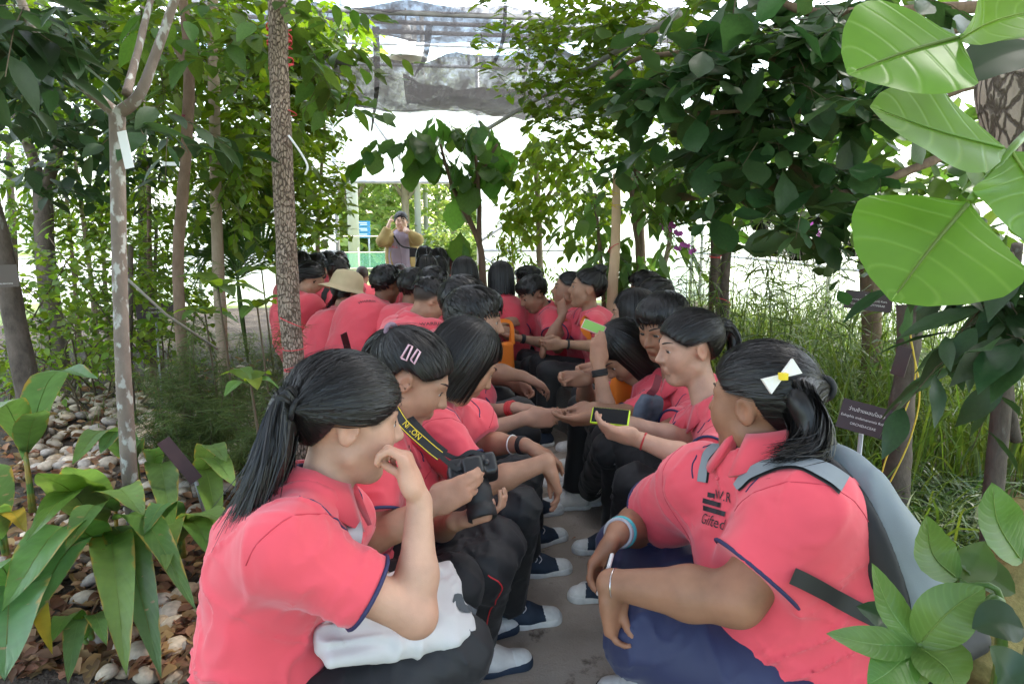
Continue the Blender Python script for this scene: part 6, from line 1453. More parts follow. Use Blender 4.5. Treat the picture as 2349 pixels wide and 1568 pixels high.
person('R5', 'girl bent far forward, bobbed hair hanging over her face, pink phone raised', at(1430,808,3.0), 190, setz(at(1575,1010,3.05), .45), hpitch=-48, hs=1.08,
    torso_yaw=182, neck=at(1490,885,3.0), sh={'L':at(1500,935,2.84), 'R':at(1470,900,3.2)},
    elbow={'L':at(1398,975,2.78)}, wrist={'L':at(1373,838,2.8), 'R':at(1345,870,3.0)},
    hand={'L':dict(dir=V(.0,.1,1), palm=V(.2,1,0), curl=(30,34,38,40), thumb=(30,20)), 'R':dict(dir=V(-1,0,.1), palm=V(0,-1,0), curl=(35,40,44,46))},
    knee={'L':setz(at(1395,990,2.95), .53), 'R':setz(at(1380,945,3.2), .53)}, ankle={'L':atz(1345,1040,.085), 'R':atz(1345,1000,.085)}, foot={'L':V(-1,0,0),'R':V(-1,0,0)},
    hair=dict(style='bob', n=1300, length=.14, fringe=.02, thick=1.1), skin=(0.324,0.176,0.111), res=.006, shoes='white')
person('R7', 'girl with long straight hair down her back, beside the boy with open hands', at(1452,722,3.5), 150, setz(at(1520,930,3.5), .45), hpitch=-6, hs=1.05,
    torso_yaw=165, wrist={'L':at(1385,860,3.3), 'R':at(1375,845,3.35)}, hand={'L':dict(dir=V(-1,.1,-.05), palm=V(0,1,0), curl=(38,42,46,50)), 'R':dict(dir=V(-1,-.1,-.05), palm=V(0,-1,0), curl=(38,42,46,50))},
    hair=dict(style='long', n=1200, length=.34, thick=1.05), skin=(0.360,0.203,0.131), res=.0065)

# ---------------- the others, from head position, heading and lean
def sit(key, label, zx, zy, d, yaw, hair, pitch=-10, lean=.16, tyaw=None, **kw):
    H = at(zx, zy, d); ty = yaw if tyaw is None else tyaw
    fw = V(math.cos(math.radians(ty)), math.sin(math.radians(ty)), 0)
    pz = max(.13, H[2]-.60)
    p = setz(H-fw*lean, pz)
    kw.setdefault('res', .0085 if d < 4.2 else .011 if d < 5.6 else .0145)
    kw.setdefault('face', False); kw.setdefault('hs', 1.04); kw.setdefault('trim', d < 5.6)
    low = pz < .3
    if low: kw.setdefault('knee', {q: setz(p+fw*.30+V(-fw[1],fw[0],0)*(.2 if q == 'L' else -.2), .30) for q in 'LR'}); kw.setdefault('ankle', {q: setz(p+fw*.42+V(-fw[1],fw[0],0)*(.08 if q == 'L' else -.08), .085) for q in 'LR'})
    if 'hair' in kw: pass
    return person(key, label, H, yaw, p, hpitch=pitch, torso_yaw=ty, hair=hair, **kw)
B, F_ = dict(fem=False), dict(fem=True)
def hs_(st, **k): return dict(style=st, **k)
sit('L5', 'boy with black hair just behind the boy with the red watch', 1063,698,3.25, 35, hs_('short', n=700, thick=1.2), tyaw=15, skin=(0.274,0.143,0.091), fem=False,
    elbow={'R':at(1125,850,2.95)}, wrist={'R':at(1200,862,3.0)}, hand={'R':dict(dir=V(1,.0,-.5), palm=V(0,0,-1), curl=(25,30,30,30))}, shoes='navy')
sit('L6', 'boy with a faded haircut looking down, ear showing, brand name across his back', 985,690,3.95, 28, hs_('fade', n=500), cut='fade', tyaw=48, pitch=-32, lean=.2, skin=(0.331,0.183,0.118), fem=False, bow=.08)
sit('L7', 'boy with short black hair behind the boy with the faded haircut', 995,660,4.35, 45, hs_('short', n=300), tyaw=50, skin=(0.259,0.136,0.085), fem=False, lean=.2, bow=.09)
sit('L8', 'round-headed boy with cropped black hair hunched beside the broad-backed boy', 948,660,4.65, 55, hs_('short', n=300), tyaw=52, skin=(0.216,0.108,0.065), fem=False, lean=.24, bow=.10)
sit('L9', 'broad-backed boy hunched forward next to the person in the sun hat', 886,652,4.75, 45, hs_('short', n=300), tyaw=50, skin=(0.202,0.101,0.058), fem=False, lean=.28, bow=.13, tw=1.18, aw=1.15)
sit('L10', 'person in a beige wide-brimmed sun hat with a ponytail, cream bag strap', 792,672,5.0, 60, hs_('pony', thick=.5, tie=(-.10,0,-.02), n=200, tail=dict(pts=[at(765,690,5.0), at(745,708,4.95)], rad=(.016,.022,.022,.018,.01))), tyaw=62, skin=(0.302,0.163,0.105), pitch=-14, lean=.22, bow=.10)
sit('L11', 'boy with shaved sides and a black strap across his back', 775,624,5.5, 70, hs_('fade', n=200), cut='fade', tyaw=66, skin=(0.245,0.128,0.078), fem=False, lean=.2, bow=.09)
sit('L12', 'girl with loose hair beside the bark-ridged tree, looking down', 714,640,5.3, 20, hs_('pony', tie=(-.1,0,.0), n=300, thick=1.4, tail=dict(pts=[at(695,660,5.3), at(690,690,5.3)], rad=(.02,.03,.03,.025,.012))), pitch=-25, tyaw=40, skin=(0.360,0.203,0.131), lean=.12, bow=.08)
sit('L13', 'boy with dark cropped hair left of the shaved-sided boy', 728,614,6.2, 80, hs_('short', n=140), skin=(0.245,0.128,0.078), fem=False)
sit('L14', 'child with dark hair partly hidden behind the shaved-sided boy', 753,607,6.8, 80, hs_('short', n=140), skin=(0.288,0.156,0.098), fem=False)
sit('L15', 'boy with a closely shaved head farthest back on the left', 781,600,7.4, 85, None, cut='buzz', skin=(0.288,0.156,0.098), fem=False)
sit('L16', 'girl with bobbed hair half hidden by the bark-ridged tree trunk', 690,612,5.9, 75, hs_('bob', n=220, length=.12), skin=(0.324,0.183,0.118))
sit('C1', 'boy with cropped hair and thin neck on the far lawn side', 831,631,8.8, 88, None, cut='buzz', skin=(0.288,0.149,0.098), fem=False, lean=.1)
sit('C2', 'boy with cropped hair directly below the standing woman', 918,627,8.0, 75, None, cut='buzz', skin=(0.302,0.163,0.105), fem=False, lean=.1)
sit('C3', 'boy with grey-cropped hair between the broad-backed boy and the standing woman', 909,642,7.0, 70, None, cut='buzz', skin=(0.288,0.156,0.105), fem=False, lean=.1)
sit('G1', 'girl with bobbed hair farthest away, facing the standing woman', 974,593,7.4, 100, hs_('bob', n=220, length=.13), skin=(0.360,0.203,0.131))
sit('G2', 'girl in a pale face mask looking back over her shoulder', 1004,600,6.8, 232, hs_('bob', n=220, length=.14, fringe=.01), tyaw=110, pitch=-2, skin=(0.396,0.237,0.163), face=True, res=.008)
sit('G3', 'girl with long smooth hair below the masked girl', 978,620,6.0, 95, hs_('long', n=220, length=.3), skin=(0.360,0.203,0.131))
sit('G4', 'girl with a dark bob tucked behind the long smooth-haired girl', 1004,622,6.3, 95, hs_('bob', n=220, length=.14), skin=(0.360,0.203,0.131))
sit('G5', 'boy with shorn hair right of the masked girl', 1040,606,7.6, 105, None, cut='buzz', skin=(0.259,0.136,0.085), fem=False)
sit('G6', 'girl with long hair over her shoulders under the broad-leaved tree', 1064,630,5.1, 100, hs_('long', length=.26, n=400), tyaw=110, skin=(0.360,0.203,0.131), lean=.1)
sit('R12', 'girl with a neat chin-length bob seen from behind', 1148,640,5.15, 95, hs_('bob', length=.115, n=500), tyaw=150, skin=(0.360,0.203,0.131), lean=.08, wrist={'L':at(1165,735,4.9)})
sit('R11', 'boy with shaved sides behind the boy with clasped wristwatch hands', 1212,648,5.5, 150, hs_('fade', n=140), cut='fade', tyaw=170, skin=(0.274,0.143,0.091), fem=False, lean=.12)
sit('R10', 'boy gazing down at his hands, black watch, green and yellow trouser stripe', 1222,674,5.0, 196, hs_('short', n=400, fringe=.01), tyaw=190, pitch=-30, skin=(0.317,0.176,0.111), fem=False, face=True, res=.0085,
    wrist={'L':at(1192,775,4.65), 'R':at(1175,760,4.85)}, lean=.14, hand={'L':dict(dir=V(-1,.2,.1), palm=V(0,.5,.8), curl=(20,25,30,34)), 'R':dict(dir=V(-1,-.1,.1), palm=V(0,-.5,.8), curl=(20,25,30,34))},
    leg_trim=band_side([('green',(.0,.12,.05)),('yellow',(.65,.42,.01))], w=.03), shoes='black')
sit('R9', 'girl touching her chin, orange bag strap on her shoulder', 1303,664,4.85, 172, hs_('pony', n=300, tie=(-.1,0,.04), tail=None), tyaw=180, skin=(0.302,0.163,0.105), face=True, res=.0085, pitch=6,
    elbow={'L':at(1262,775,4.5)}, wrist={'L':at(1290,725,4.6), 'R':at(1245,800,4.6)}, hand={'L':dict(dir=V(-.05,.2,1), palm=V(.6,.6,0), curl=(10,50,60,66)), 'R':dict(dir=V(-.3,0,-1), palm=V(.5,.0,-.3), curl=(20,24,28,30))}, lean=.12, shoes='black')
sit('R8', 'girl with her hair in a high bun and an orange bag', 1345,662,4.5, 168, hs_('bun', n=500, tie=(-.07,0,.125), thick=1.4), tyaw=182, skin=(0.317,0.176,0.111), face=True, res=.0085, pitch=6,
    elbow={'L':at(1395,795,4.25)}, wrist={'L':at(1290,788,4.2), 'R':at(1280,780,4.4)}, hand={'L':dict(dir=V(-1,.1,-.1), palm=V(0,1,.2), curl=(38,42,46,50)), 'R':dict(dir=V(-1,-.1,-.1), palm=V(0,-1,.2), curl=(38,42,46,50))}, lean=.12, shoes='navy')
sit('R6', 'person with dark hair peeking out behind the long-haired girl', 1478,664,4.9, 150, hs_('short', n=200), skin=(0.288,0.156,0.098), fem=False)
sit('R6b', 'girl with a tied ponytail behind the boy with open hands', 1500,684,4.3, 160, hs_('pony', n=300, tail=dict(pts=[at(1520,690,4.35), at(1525,720,4.35)])), skin=(0.324,0.183,0.118))
# ---------------- the standing woman
TS = mat('lilac_blouse', (.30,.25,.31), .75, var=.08, vscale=5); CARD = mat('olive_cardigan', (.34,.25,.095), .85, var=.12, vscale=8)
d = 9.3; H = at(920,507,d); g0 = V(H[0], H[1], 0); S_ = H[2]/1.50
tw_ = thing('person', g0, 'standing woman in an olive cardigan and lilac blouse, hands raised to her mouth', 'person')
R = ypr(268, -3, 4); S = Sdf(); add_head(S, H, R, 1.03); sk = (.60,.40,.30)
N = H+V(0,.03,-.175)*S_; Pl = g0+V(0,.02,.88*S_); shd = {'L':N+V(.17,.02,-.06), 'R':N+V(-.17,.02,-.06)}
elb = {'L':at(955,545,d-.05)+V(.02,-.1,-.02), 'R':at(878,548,d-.05)+V(-.0,-.1,-.02)}; wrs = {'L':at(934,530,d-.22), 'R':at(891,518,d-.16)}
S.cone(loc2w(H,R,(-.02,0,-.045)), N, .052, .058, .03); S.cone(N, Pl, .08, .08, .03)
for q in 'LR':
    S.cone(N, shd[q], .05, .045, .03); S.cone(shd[q], elb[q], .045, .04, .02); S.cone(elb[q], wrs[q], .038, .026, .02)
    add_hand(S, wrs[q], nrm(H+V(0,-.12,-.09)-wrs[q]+V(0,0,.02)) if q == 'L' else V(.3,.0,1), V(0,1,.1) if q == 'L' else V(.9,.3,0), 1 if q == 'L' else -1, (55,60,60,60) if q == 'L' else (10,15,60,65), .95)
    hp = Pl+V(.09 if q == 'L' else -.09,0,0); S.cone(hp, setz(hp,.1), .06, .04, .03)
v, f = S.mesh(.009); obj('body', v, f, SKIN, tw_, True, head_color(v, H, R, 1.03, sk))
hv, hf = hair_mesh(H, R, 1.03, 'pony', .009, n=400, hl=.012, thick=1.6, tie=(-.1,0,-.02), tail=dict(pts=[H+V(.07,.05,-.10), H+V(.09,.0,-.20)], rad=(.03,.045,.045,.035,.02))); obj('hair', hv, hf, HAIR, tw_)
for q in (-1,1):
    mb = MB(); mb.tube([loc2w(H,R,(.092,q*.031-.012,.008)), loc2w(H,R,(.094,q*.031,.011)), loc2w(H,R,(.088,q*.031+.012*q,.007))], .0035, 5); mb.obj('eye', BROW, tw_, True)
    mb = MB(); mb.tube([loc2w(H,R,(.095,q*.016,.032)), loc2w(H,R,(.085,q*.046,.034))], .003, 5); mb.obj('eyebrow', BROW, tw_, True)
mb = MB(); mb.box(loc2w(H,R,(.093,0,-.062)), (.018,.004,.005)); mb.obj('teeth', WHITE_RUBBER, tw_)
S = Sdf(); fx_, lx_ = V(0,-1,0), V(1,0,0)
hem = Pl-V(0,0,.16)
S.cone(hem, Pl+V(0,0,.18), .215, .185, .05, sq=(fx_,.72)); S.cone(Pl+V(0,0,.18), N-V(0,0,.12), .185, .185, .06, sq=(fx_,.75)); S.cone(N-V(0,0,.12), N-V(0,0,.03), .18, .07, .05, sq=(fx_,.6))
S.cut(hem-.5, hem+V(.5,.5,.0), lambda X,Y,Z: hem[2]-Z+0*X+0*Y)
S.disp(lambda P: -.008*(1-np.abs(noise3(P/V(.07,.07,.4), 4)))**2)
sv, sf = S.mesh(.010); bl_ = obj('blouse', sv, sf, TS, tw_); tb = bvh_of(sv, sf)
S = Sdf()
S.cone(hem-V(0,-.02,.06), Pl+V(0,.02,.18), .235, .205, .05, sq=(fx_,.74)); S.cone(Pl+V(0,.02,.18), N-V(0,-.02,.12), .205, .205, .06, sq=(fx_,.76)); S.cone(N-V(0,-.02,.12), N-V(0,-.01,.02), .19, .08, .05, sq=(fx_,.6))
for q in 'LR': S.cone(shd[q], elb[q], .075, .075, .04); S.cone(elb[q], wrs[q]*.85+elb[q]*.15, .07, .048, .03, cap=0.)
xm = Pl[0]
S.cut(Pl-V(.6,.6,.4), Pl+V(.6,.0,.62), lambda X,Y,Z: np.where((Y < Pl[1]-.02), (.105+.05*(Z-N[2])**2)-np.abs(X-xm), -1.)+0*Z)
S.cut(hem-V(.5,.5,.5), hem+V(.5,.5,-.05), lambda X,Y,Z: hem[2]-.06-Z+.0*X+0*Y)
S.disp(lambda P: -.010*(1-np.abs(noise3(P/V(.06,.06,.25), 8)))**2)
v, f = S.mesh(.014); obj('cardigan', v, f, CARD, tw_)
S = Sdf()
for q in (-1,1): S.cone(Pl+V(q*.09,0,-.05), V(g0[0]+q*.10,g0[1]+.02,.10), .11, .075, .03)
S.ell(Pl, np.eye(3), V(.19,.13,.14), .03); v, f = S.mesh(.014); obj('trousers', v, f, NAVYF, tw_)
for q in (-1,1): put_shoe('black', V(g0[0]+q*.10,g0[1]-.02,.085), V(q*.2,-1,0), tw_)
lap = text_mesh('ALL', .05)
mb = MB(); mb.add(project(lap[0], N+V(-.09,-.2,-.17), V(1,0,0), V(0,0,1), tb), lap[1]); mb.obj('embroidery', mat('red_thread', (.6,.05,.05), .7), bl_)
for q in (-1, 1): surf_line('pocket_edge', [Pl+V(q*.14,-.3,.02), Pl+V(q*.09,-.3,.02), Pl+V(q*.04,-.3,.02)], .004, tb, TS, bl_)
surf_line('button_placket', [N+V(0,-.3,-.12), Pl+V(0,-.3,.1), Pl+V(0,-.3,-.1)], .005, tb, TS, bl_)
sb_ = thing('shoulder_bag', at(948,578,d-.2)-V(0,0,.05), 'small black camera bag on a strap at the standing woman\'s hip', 'bag'); mb = MB(); c = at(948,578,d-.2); mb.box(c, (.05,.035,.06)); mb.obj('bag_body', BLACKF, sb_)
surf = [N+V(-.10,-.16,-.02), Pl+V(-.0,-.20,.28), c+V(0,0,.05)]; mb = MB(); mb.strip(catmull(surf,6), .022, V(0,-1,0)); mb.obj('strap', BLACKF, sb_)
# ---------------- low concrete seat walls under the two rows
def seat_wall(name, label, keys, fwd_shift, extra0, extra1):
    pts = [setz(PEOPLE[k]['Pv'], 0)-PEOPLE[k]['fw']*.03 for k in keys]
    pts = sorted(pts, key=lambda p: p[1]); pts = [pts[0]+(pts[0]-pts[1])*extra0]+pts
    P = catmull(pts, 3); sm = P.copy()
    for _ in range(6): sm[1:-1] = (sm[:-2]+sm[1:-1]*2+sm[2:])/4
    T = np.gradient(sm, axis=0); T /= np.linalg.norm(T,axis=1)[:,None]; Nn = np.stack([-T[:,1],T[:,0],0*T[:,0]],1)
    vs = []; h, w = .335, .17
    for p, n in zip(sm, Nn):
        for a, z in ((-w,0),(-w,h-.012),(-w+.012,h),(w-.012,h),(w,h-.012),(w,0)): vs.append(p+n*a+V(0,0,z))
    m = 6; F = [(i*m+j,(i+1)*m+j,(i+1)*m+j+1,i*m+j+1) for i in range(len(sm)-1) for j in range(m-1)]; F.append(tuple(range(m))); F.append(tuple((len(sm)-1)*m+j for j in range(m))[::-1])
    tag(obj(name, vs, F, KERB, None, False), label, 'seat wall')
seat_wall('seat_wall', 'low concrete seat wall under the left row', ['L1','L2','L3','L4','L5','L6','L7','L8'], 0, .6, .5)
seat_wall('seat_wall', 'low concrete seat wall under the right row', ['R1','R3','R4','R5','R7','R8','R10','R12'], 0, .6, .5)
# ---------------- belongings
BLK = mat('black_plastic', (.012,.012,.013), .4, bump=.2, bscale=300, bdist=.002); BLKR = mat('black_rubber', (.010,.010,.011), .65); GLASS = mat('dark_glass', (.006,.006,.007), .25, spec=.25)
CH = mat('chrome_dot', (.6,.6,.62), .25, metal=1.)
# camera of L2
c = at(1085,1078,1.74); ln = nrm(at(1103,1165,1.74)-c+V(.0,-.06,0)); rt_ = nrm(np.cross(ln, V(0,-1,.2))); upc = np.cross(rt_, ln); RC = np.array([rt_, upc, -ln])
cm = thing('camera', c-V(0,0,.1), 'black reflex camera with zoom lens and neck strap in the girl\'s hands', 'camera')
S = Sdf(); S.box(c, RC, V(.062,.040,.030), .012, .01); S.box(c+upc*.035-ln*-.005, RC, V(.026,.022,.026), .010, .012); S.box(c+rt_*.052+ln*.018, RC, V(.014,.036,.022), .010, .012); v, f = S.mesh(.004); obj('camera_body', v, f, BLK, cm)
mb = MB(); Rl = np.array([rt_, upc, ln])
mb.lathe([(.0,.02),(.033,.025),(.034,.045),(.036,.047),(.036,.085),(.0345,.087),(.0345,.098),(.037,.10),(.037,.125),(.033,.128),(.028,.118),(.0,.115)], c, Rl, 28); mb.obj('lens', BLKR, cm, True)
for k in range(14): 
    mb = MB(); break
mb = MB(); mb.lathe([(.0,.119),(.027,.119)], c, Rl, 24); mb.obj('front_glass', GLASS, cm, True)
for a, r0 in ((.018,.011),(-.03,.008)):
    mb = MB(); mb.lathe([(.0,.010),(r0,.010),(r0,0)], c+rt_*.035*np.sign(a)+upc*.036, np.array([rt_, -ln, upc]), 16); mb.obj('dial', BLK, cm, True)
mb = MB(); mb.box(c-ln*.031, (.038,.028,.002), RC); mb.obj('screen', GLASS, cm)
mb = MB(); mb.lathe([(0,.006),(.005,.005),(.006,0)], c+upc*.04-ln*.018+rt_*.01, np.array([rt_,-ln,upc]), 10); mb.obj('shutter_button', CH, cm, True)
STR = mat('strap_webbing', (.014,.014,.015), .75, bump=.3, bscale=400, bdist=.001); YEL = mat('strap_yellow', (.75,.55,.02), .6)
def strap(name, pts, w, nv, m, parent, th=.002):
    P = catmull(pts, 7); mb = MB(); mb.strip(P, w, nv); mb.strip(P-np.broadcast_to(nv, P.shape)*th, w, nv); return mb.obj(name, m, parent, True), P
p2 = PEOPLE['L2']
sp1 = [at(905,938,1.76), at(930,975,1.71), at(985,1025,1.68), at(1030,1062,1.69), at(1060,1085,1.70)]
nv = nrm(-_f*.9+V(0,0,.5))
so_, PP = strap('neck_strap', sp1[:3]+[at(1010,1045,1.685)], .027, nv, STR, cm)
strap('neck_strap', [at(1005,1040,1.685), at(1040,1070,1.69), at(1072,1090,1.70), c+rt_*.06+upc*.02], .012, nv, STR, cm)
strap('neck_strap', [at(935,955,1.86), at(985,1010,1.78), at(1020,1040,1.75)], .025, nv, STR, cm); strap('neck_strap', [at(1018,1038,1.75), at(1050,1050,1.74), at(1085,1035,1.72), c-rt_*.06+upc*.03], .012, nv, STR, cm)
for off in (-.0108,.0108):
    T = np.gradient(PP, axis=0); Bn = np.cross(T, nv); Bn /= np.linalg.norm(Bn,axis=1)[:,None]; mb = MB(); mb.strip(PP+Bn*off+nv*.001, .0018, nv); mb.obj('strap_stitching', YEL, so_, True)
tv, tf_ = text_mesh('NiKON', .020); a0, a1 = PP[5], PP[12]; xx = nrm(a1-a0); yy = np.cross(nv, xx); mb = MB(); mb.add([(a0+a1)/2+(-xx)*q[0]*-1+yy*q[1]*1+nv*.004 for q in tv], tf_); mb.obj('strap_lettering', YEL, so_)
# white tote on L1's lap
tc_ = at(900,1405,1.46); tt = thing('tote_bag', tc_-V(0,0,.06), 'white canvas tote bag lying across the front girl\'s lap', 'tote bag')
CANV = mat('white_tote', (.47,.455,.45), .85, var=.08, vscale=6, bump=.25, bscale=300, bdist=.001)
xa_ = nrm(at(1070,1380,1.52)-at(745,1435,1.36)); za_ = nrm(V(.0,-.35,1)-xa_*0); ya_ = nrm(np.cross(za_, xa_)); za_ = np.cross(xa_, ya_); RT = np.array([xa_,ya_,za_])
S = Sdf(); S.box(tc_, RT, V(.165,.105,.016), .014, .02); S.ell(tc_+za_*.004, RT, V(.12,.07,.026), .03)
S.disp(lambda P: -.010*np.exp(-(noise3(((P-tc_)@RT.T)/V(.12,.05,.06), 3)/.2)**2)-.007*noise3(P/.06, 5)-.006*np.exp(-(noise3(((P-tc_)@RT.T)/V(.05,.12,.06), 8)/.2)**2)); v, f = S.mesh(.0055); tb_ = bvh_of(v,f); to_ = obj('bag_body', v, f, CANV, tt)
mb = MB(); g = leaf_geo('round',.07,.05,6); mb.add(project(g[0]*V(1,1,0), tc_+xa_*.12+ya_*-.03, xa_, ya_, tb_, .002), g[1]); mb.obj('printed_patch', mat('grey_ink', (.06,.07,.08), .8), to_)
strap('strap', [at(800,1175,1.42), at(815,1215,1.34), at(812,1260,1.33), at(830,1330,1.36), tc_-xa_*.1+ya_*.08], .028, nrm(V(.2,-1,.3)), CANV, tt)
# lime phone of R3
def phone(label, c, lng, nrmv, case, scr, sz=(.073,.037,.005)):
    z = nrm(nrmv); x = nrm(lng-z*(V(lng)@z)); y = np.cross(z, x); R = np.array([x,y,z]); t = thing('phone', V(c)-V(0,0,.05), label, 'phone')
    S = Sdf(); S.box(c, R, V(sz[0],sz[1],sz[2]), .0045, 0); v, f = S.mesh(.0038); obj('case', v, f, case, t)
    mb = MB(); mb.box(V(c)+z*(sz[2]+.0004), (sz[0]-.005,sz[1]-.004,.0008), R); s2 = mb.obj('screen', scr, t)
    return t
lime = mat('lime_case', (.55,.75,.02), .45)
phone('black-screened phone in a lime green case held by the ponytailed girl', at(1400,955,2.19), V(1,-.05,-.42), nrm(V(-.35,-.8,.95)), lime, GLASS, (.062,.031,.005))
phone('phone in a pink case with a green picture on its screen', at(1362,750,2.95), V(1,0,-.55), nrm(V(-.3,-1,.5)), mat('pink_case', (.75,.38,.42), .5), mat('green_screen', (.12,.25,.05), .3, emit=(.015,.03,.008)), (.052,.024,.005))
phone('white phone in the hands of the woman with the backpack', at(1388,1316,1.62), V(.75,-.1,-1), nrm(V(-.9,.35,.3)), mat('white_case', (.6,.6,.6), .4), GLASS, (.05,.026,.005))
# backpack of R1
p = PEOPLE['R1']; GREY = mat('grey_pack_fabric', (.17,.20,.215), .75, var=.08, vscale=10, bump=.25, bscale=500, bdist=.001); GREY2 = mat('pale_strap_fabric', (.19,.215,.23), .75, bump=.25, bscale=500, bdist=.001)
bp_ = thing('backpack', at(2010,1300,1.5)-V(0,0,.25), 'pale grey and black backpack on the front woman\'s back', 'backpack')
S = Sdf(); a, b = at(1945,1085,1.50), at(2075,1375,1.42); up_ = nrm(a-b); fw_ = nrm(p['tf']-up_*(p['tf']@up_)); lt_ = np.cross(up_, fw_); RB = np.array([fw_, lt_, up_]); cc = (a+b)/2+fw_*.045
S.ell(cc-up_*.01, RB, V(.075,.135,.225), .02); S.ell(cc-fw_*.035-up_*.07, RB, V(.065,.12,.14), .04)
S.disp(lambda P: -.005*np.exp(-(noise3(((P-cc)@RB.T)/V(.07,.07,.3), 6)/.2)**2)-.005*noise3(P/.09, 3)); v, f = S.mesh(.007); obj('pack_body', v, f, GREY, bp_)
S = Sdf(); S.ell(cc+fw_*.045, RB, V(.045,.12,.215), .01); S.box(cc-up_*.20-fw_*.02, RB, V(.075,.13,.05), .03, .02); v, f = S.mesh(.008); obj('back_panel', v, f, BLKR, bp_)
mb = MB(); hp_ = [cc+up_*.19+lt_*.04, cc+up_*.25-fw_*.0+lt_*.03, cc+up_*.25-lt_*.03, cc+up_*.19-lt_*.04]; mb.tube(catmull(hp_,6), .012, 8); mb.obj('carry_handle', BLKR, bp_, True)
def body_strap(name, pts, w, m, lift=.006, black_edge=True):
    P, Nn = [], []
    for q in catmull(pts, 8):
        h = p['bvh'].find_nearest(Vector(q)); P.append(V(h[0])+V(h[1])*lift); Nn.append(V(h[1]))
    P = np.array(P); 
    for _ in range(12): P[1:-1] = (P[:-2]+2*P[1:-1]+P[2:])/4
    Nn = np.array(Nn); mb = MB(); mb.strip(P, w, Nn)
    if black_edge:
        e = MB(); e.strip(P-Nn*.002, w*1.28, Nn); e.obj(name+'_edge', BLKR, bp_, True)
    return mb.obj(name, m, bp_, True)
def cast_strap(name, px, w, m, lift=.007, edge=1.25, tail=()):
    P, Nn = [], []
    for zx, zy in catmull(np.array([(x,y,0.) for x,y in px]), 8)[:,:2]:
        h = p['bvh'].ray_cast(Vector(CAMP), Vector(nrm(ray(zx,zy))), 5)
        if h[0] is not None: P.append(V(h[0])); Nn.append(V(h[1]))
    for q in tail: P.append(V(q)); Nn.append(Nn[-1])
    P, Nn = np.array(P), np.array(Nn)
    for _ in range(8): P[1:-1] = (P[:-2]+2*P[1:-1]+P[2:])/4; Nn[1:-1] = (Nn[:-2]+2*Nn[1:-1]+Nn[2:])/4
    Nn /= np.linalg.norm(Nn,axis=1)[:,None]; w_ = np.interp(np.linspace(0,1,len(P)), *w)
    Q = P+Nn*lift; mb = MB(); mb.strip(Q, w_, Nn); mb.obj(name, m, bp_, True)
    if edge: mb = MB(); mb.strip(Q-Nn*.004, w_*edge, Nn); mb.obj(name+'_edge', BLKR, bp_, True)
cast_strap('shoulder_strap', [(1692,1118),(1720,1090),(1760,1072),(1810,1062),(1860,1068),(1905,1090),(1935,1112)], ([0,.15,.5,1],[.02,.036,.052,.056]), GREY2)
cast_strap('shoulder_strap', [(1648,1022),(1628,1040),(1618,1070),(1613,1105)], ([0,1],[.030,.024]), GREY2)
body_strap('lower_strap', [at(1805,1310,1.30), at(1880,1350,1.28), at(1960,1395,1.32), at(2030,1440,1.38)], .032, BLKR, .013, False)
# white bow in R1's ponytail
bw = thing('hair_bow', loc2w(p['H'],p['R'],(-.125,.03,.05),1.1), 'small white and yellow bow at the front woman\'s ponytail', 'hair bow'); bc_ = at(1795,862,1.44)
WB = mat('white_ribbon', (.75,.74,.72), .6, var=.15, vscale=200, color2=(.75,.45,.03))
for sg in (-1,1):
    t = nrm(at(1820,845,1.5)-at(1772,880,1.5))*sg; u_ = nrm(np.cross(t, _f)); mb = MB(); q0 = bc_
    vs = [q0-u_*.004, q0+t*.038-u_*.020, q0+t*.040+u_*.017, q0+u_*.004]; mb.add(vs+[x+_f*.010 for x in vs], [(0,1,2,3),(7,6,5,4),(0,4,5,1),(1,5,6,2),(2,6,7,3),(3,7,4,0)]); mb.obj('ribbon_loop', WB, bw)
mb = MB(); mb.box(bc_-_f*.004, (.008,.007,.007)); mb.obj('knot', YEL, bw)
# hair ties, clips
def ring(c, ax, r, rad, m, parent, name):
    ax = nrm(ax); A = nrm(np.cross(ax, V(.2,.1,1))); B_ = np.cross(ax, A); mb = MB(); mb.tube([c+(A*math.cos(t)+B_*math.sin(t))*r for t in np.linspace(0,2*math.pi,24,endpoint=False)], rad, 7, closed=True); return mb.obj(name, m, parent, True)
p1 = PEOPLE['L1']; ring(loc2w(p1['H'],p1['R'],(-.112,-.047,.024),1.08), at(655,925,1.34)-loc2w(p1['H'],p1['R'],(-.1,-.04,.024),1.08), .021, .006, BLKR, p1['root'], 'hair_tie')
ring(loc2w(p2['H'],p2['R'],(-.105,0,.085),1.05), at(868,790,1.93)-loc2w(p2['H'],p2['R'],(-.08,0,.07),1.05), .021, .0075, mat('mauve_tie', (.20,.13,.17), .8), p2['root'], 'hair_tie')
p3 = PEOPLE['R3']; ring(loc2w(p3['H'],p3['R'],(-.11,0,.065),1.05), V(1,0,-.3), .02, .008, BLKR, p3['root'], 'hair_tie')
ring(loc2w(p['H'],p['R'],(-.115,-.048,.036),1.1), at(1838,905,1.46)-loc2w(p['H'],p['R'],(-.1,-.04,.036),1.1), .025, .008, BLKR, p['root'], 'hair_tie')
CLIP = mat('pink_clip', (.72,.45,.52), .3)
for i, tri in enumerate((((920,820),(938,790),(946,793),(932,826)), ((942,824),(958,800),(964,806),(950,834)))):
    P = [at(x,y,1.775) for x,y in tri]; P = [q for q in P]; mb = MB(); mb.tube(P+[P[0]], .0028, 6); cl = mb.obj('hair_clip', CLIP, p2['root'], True)
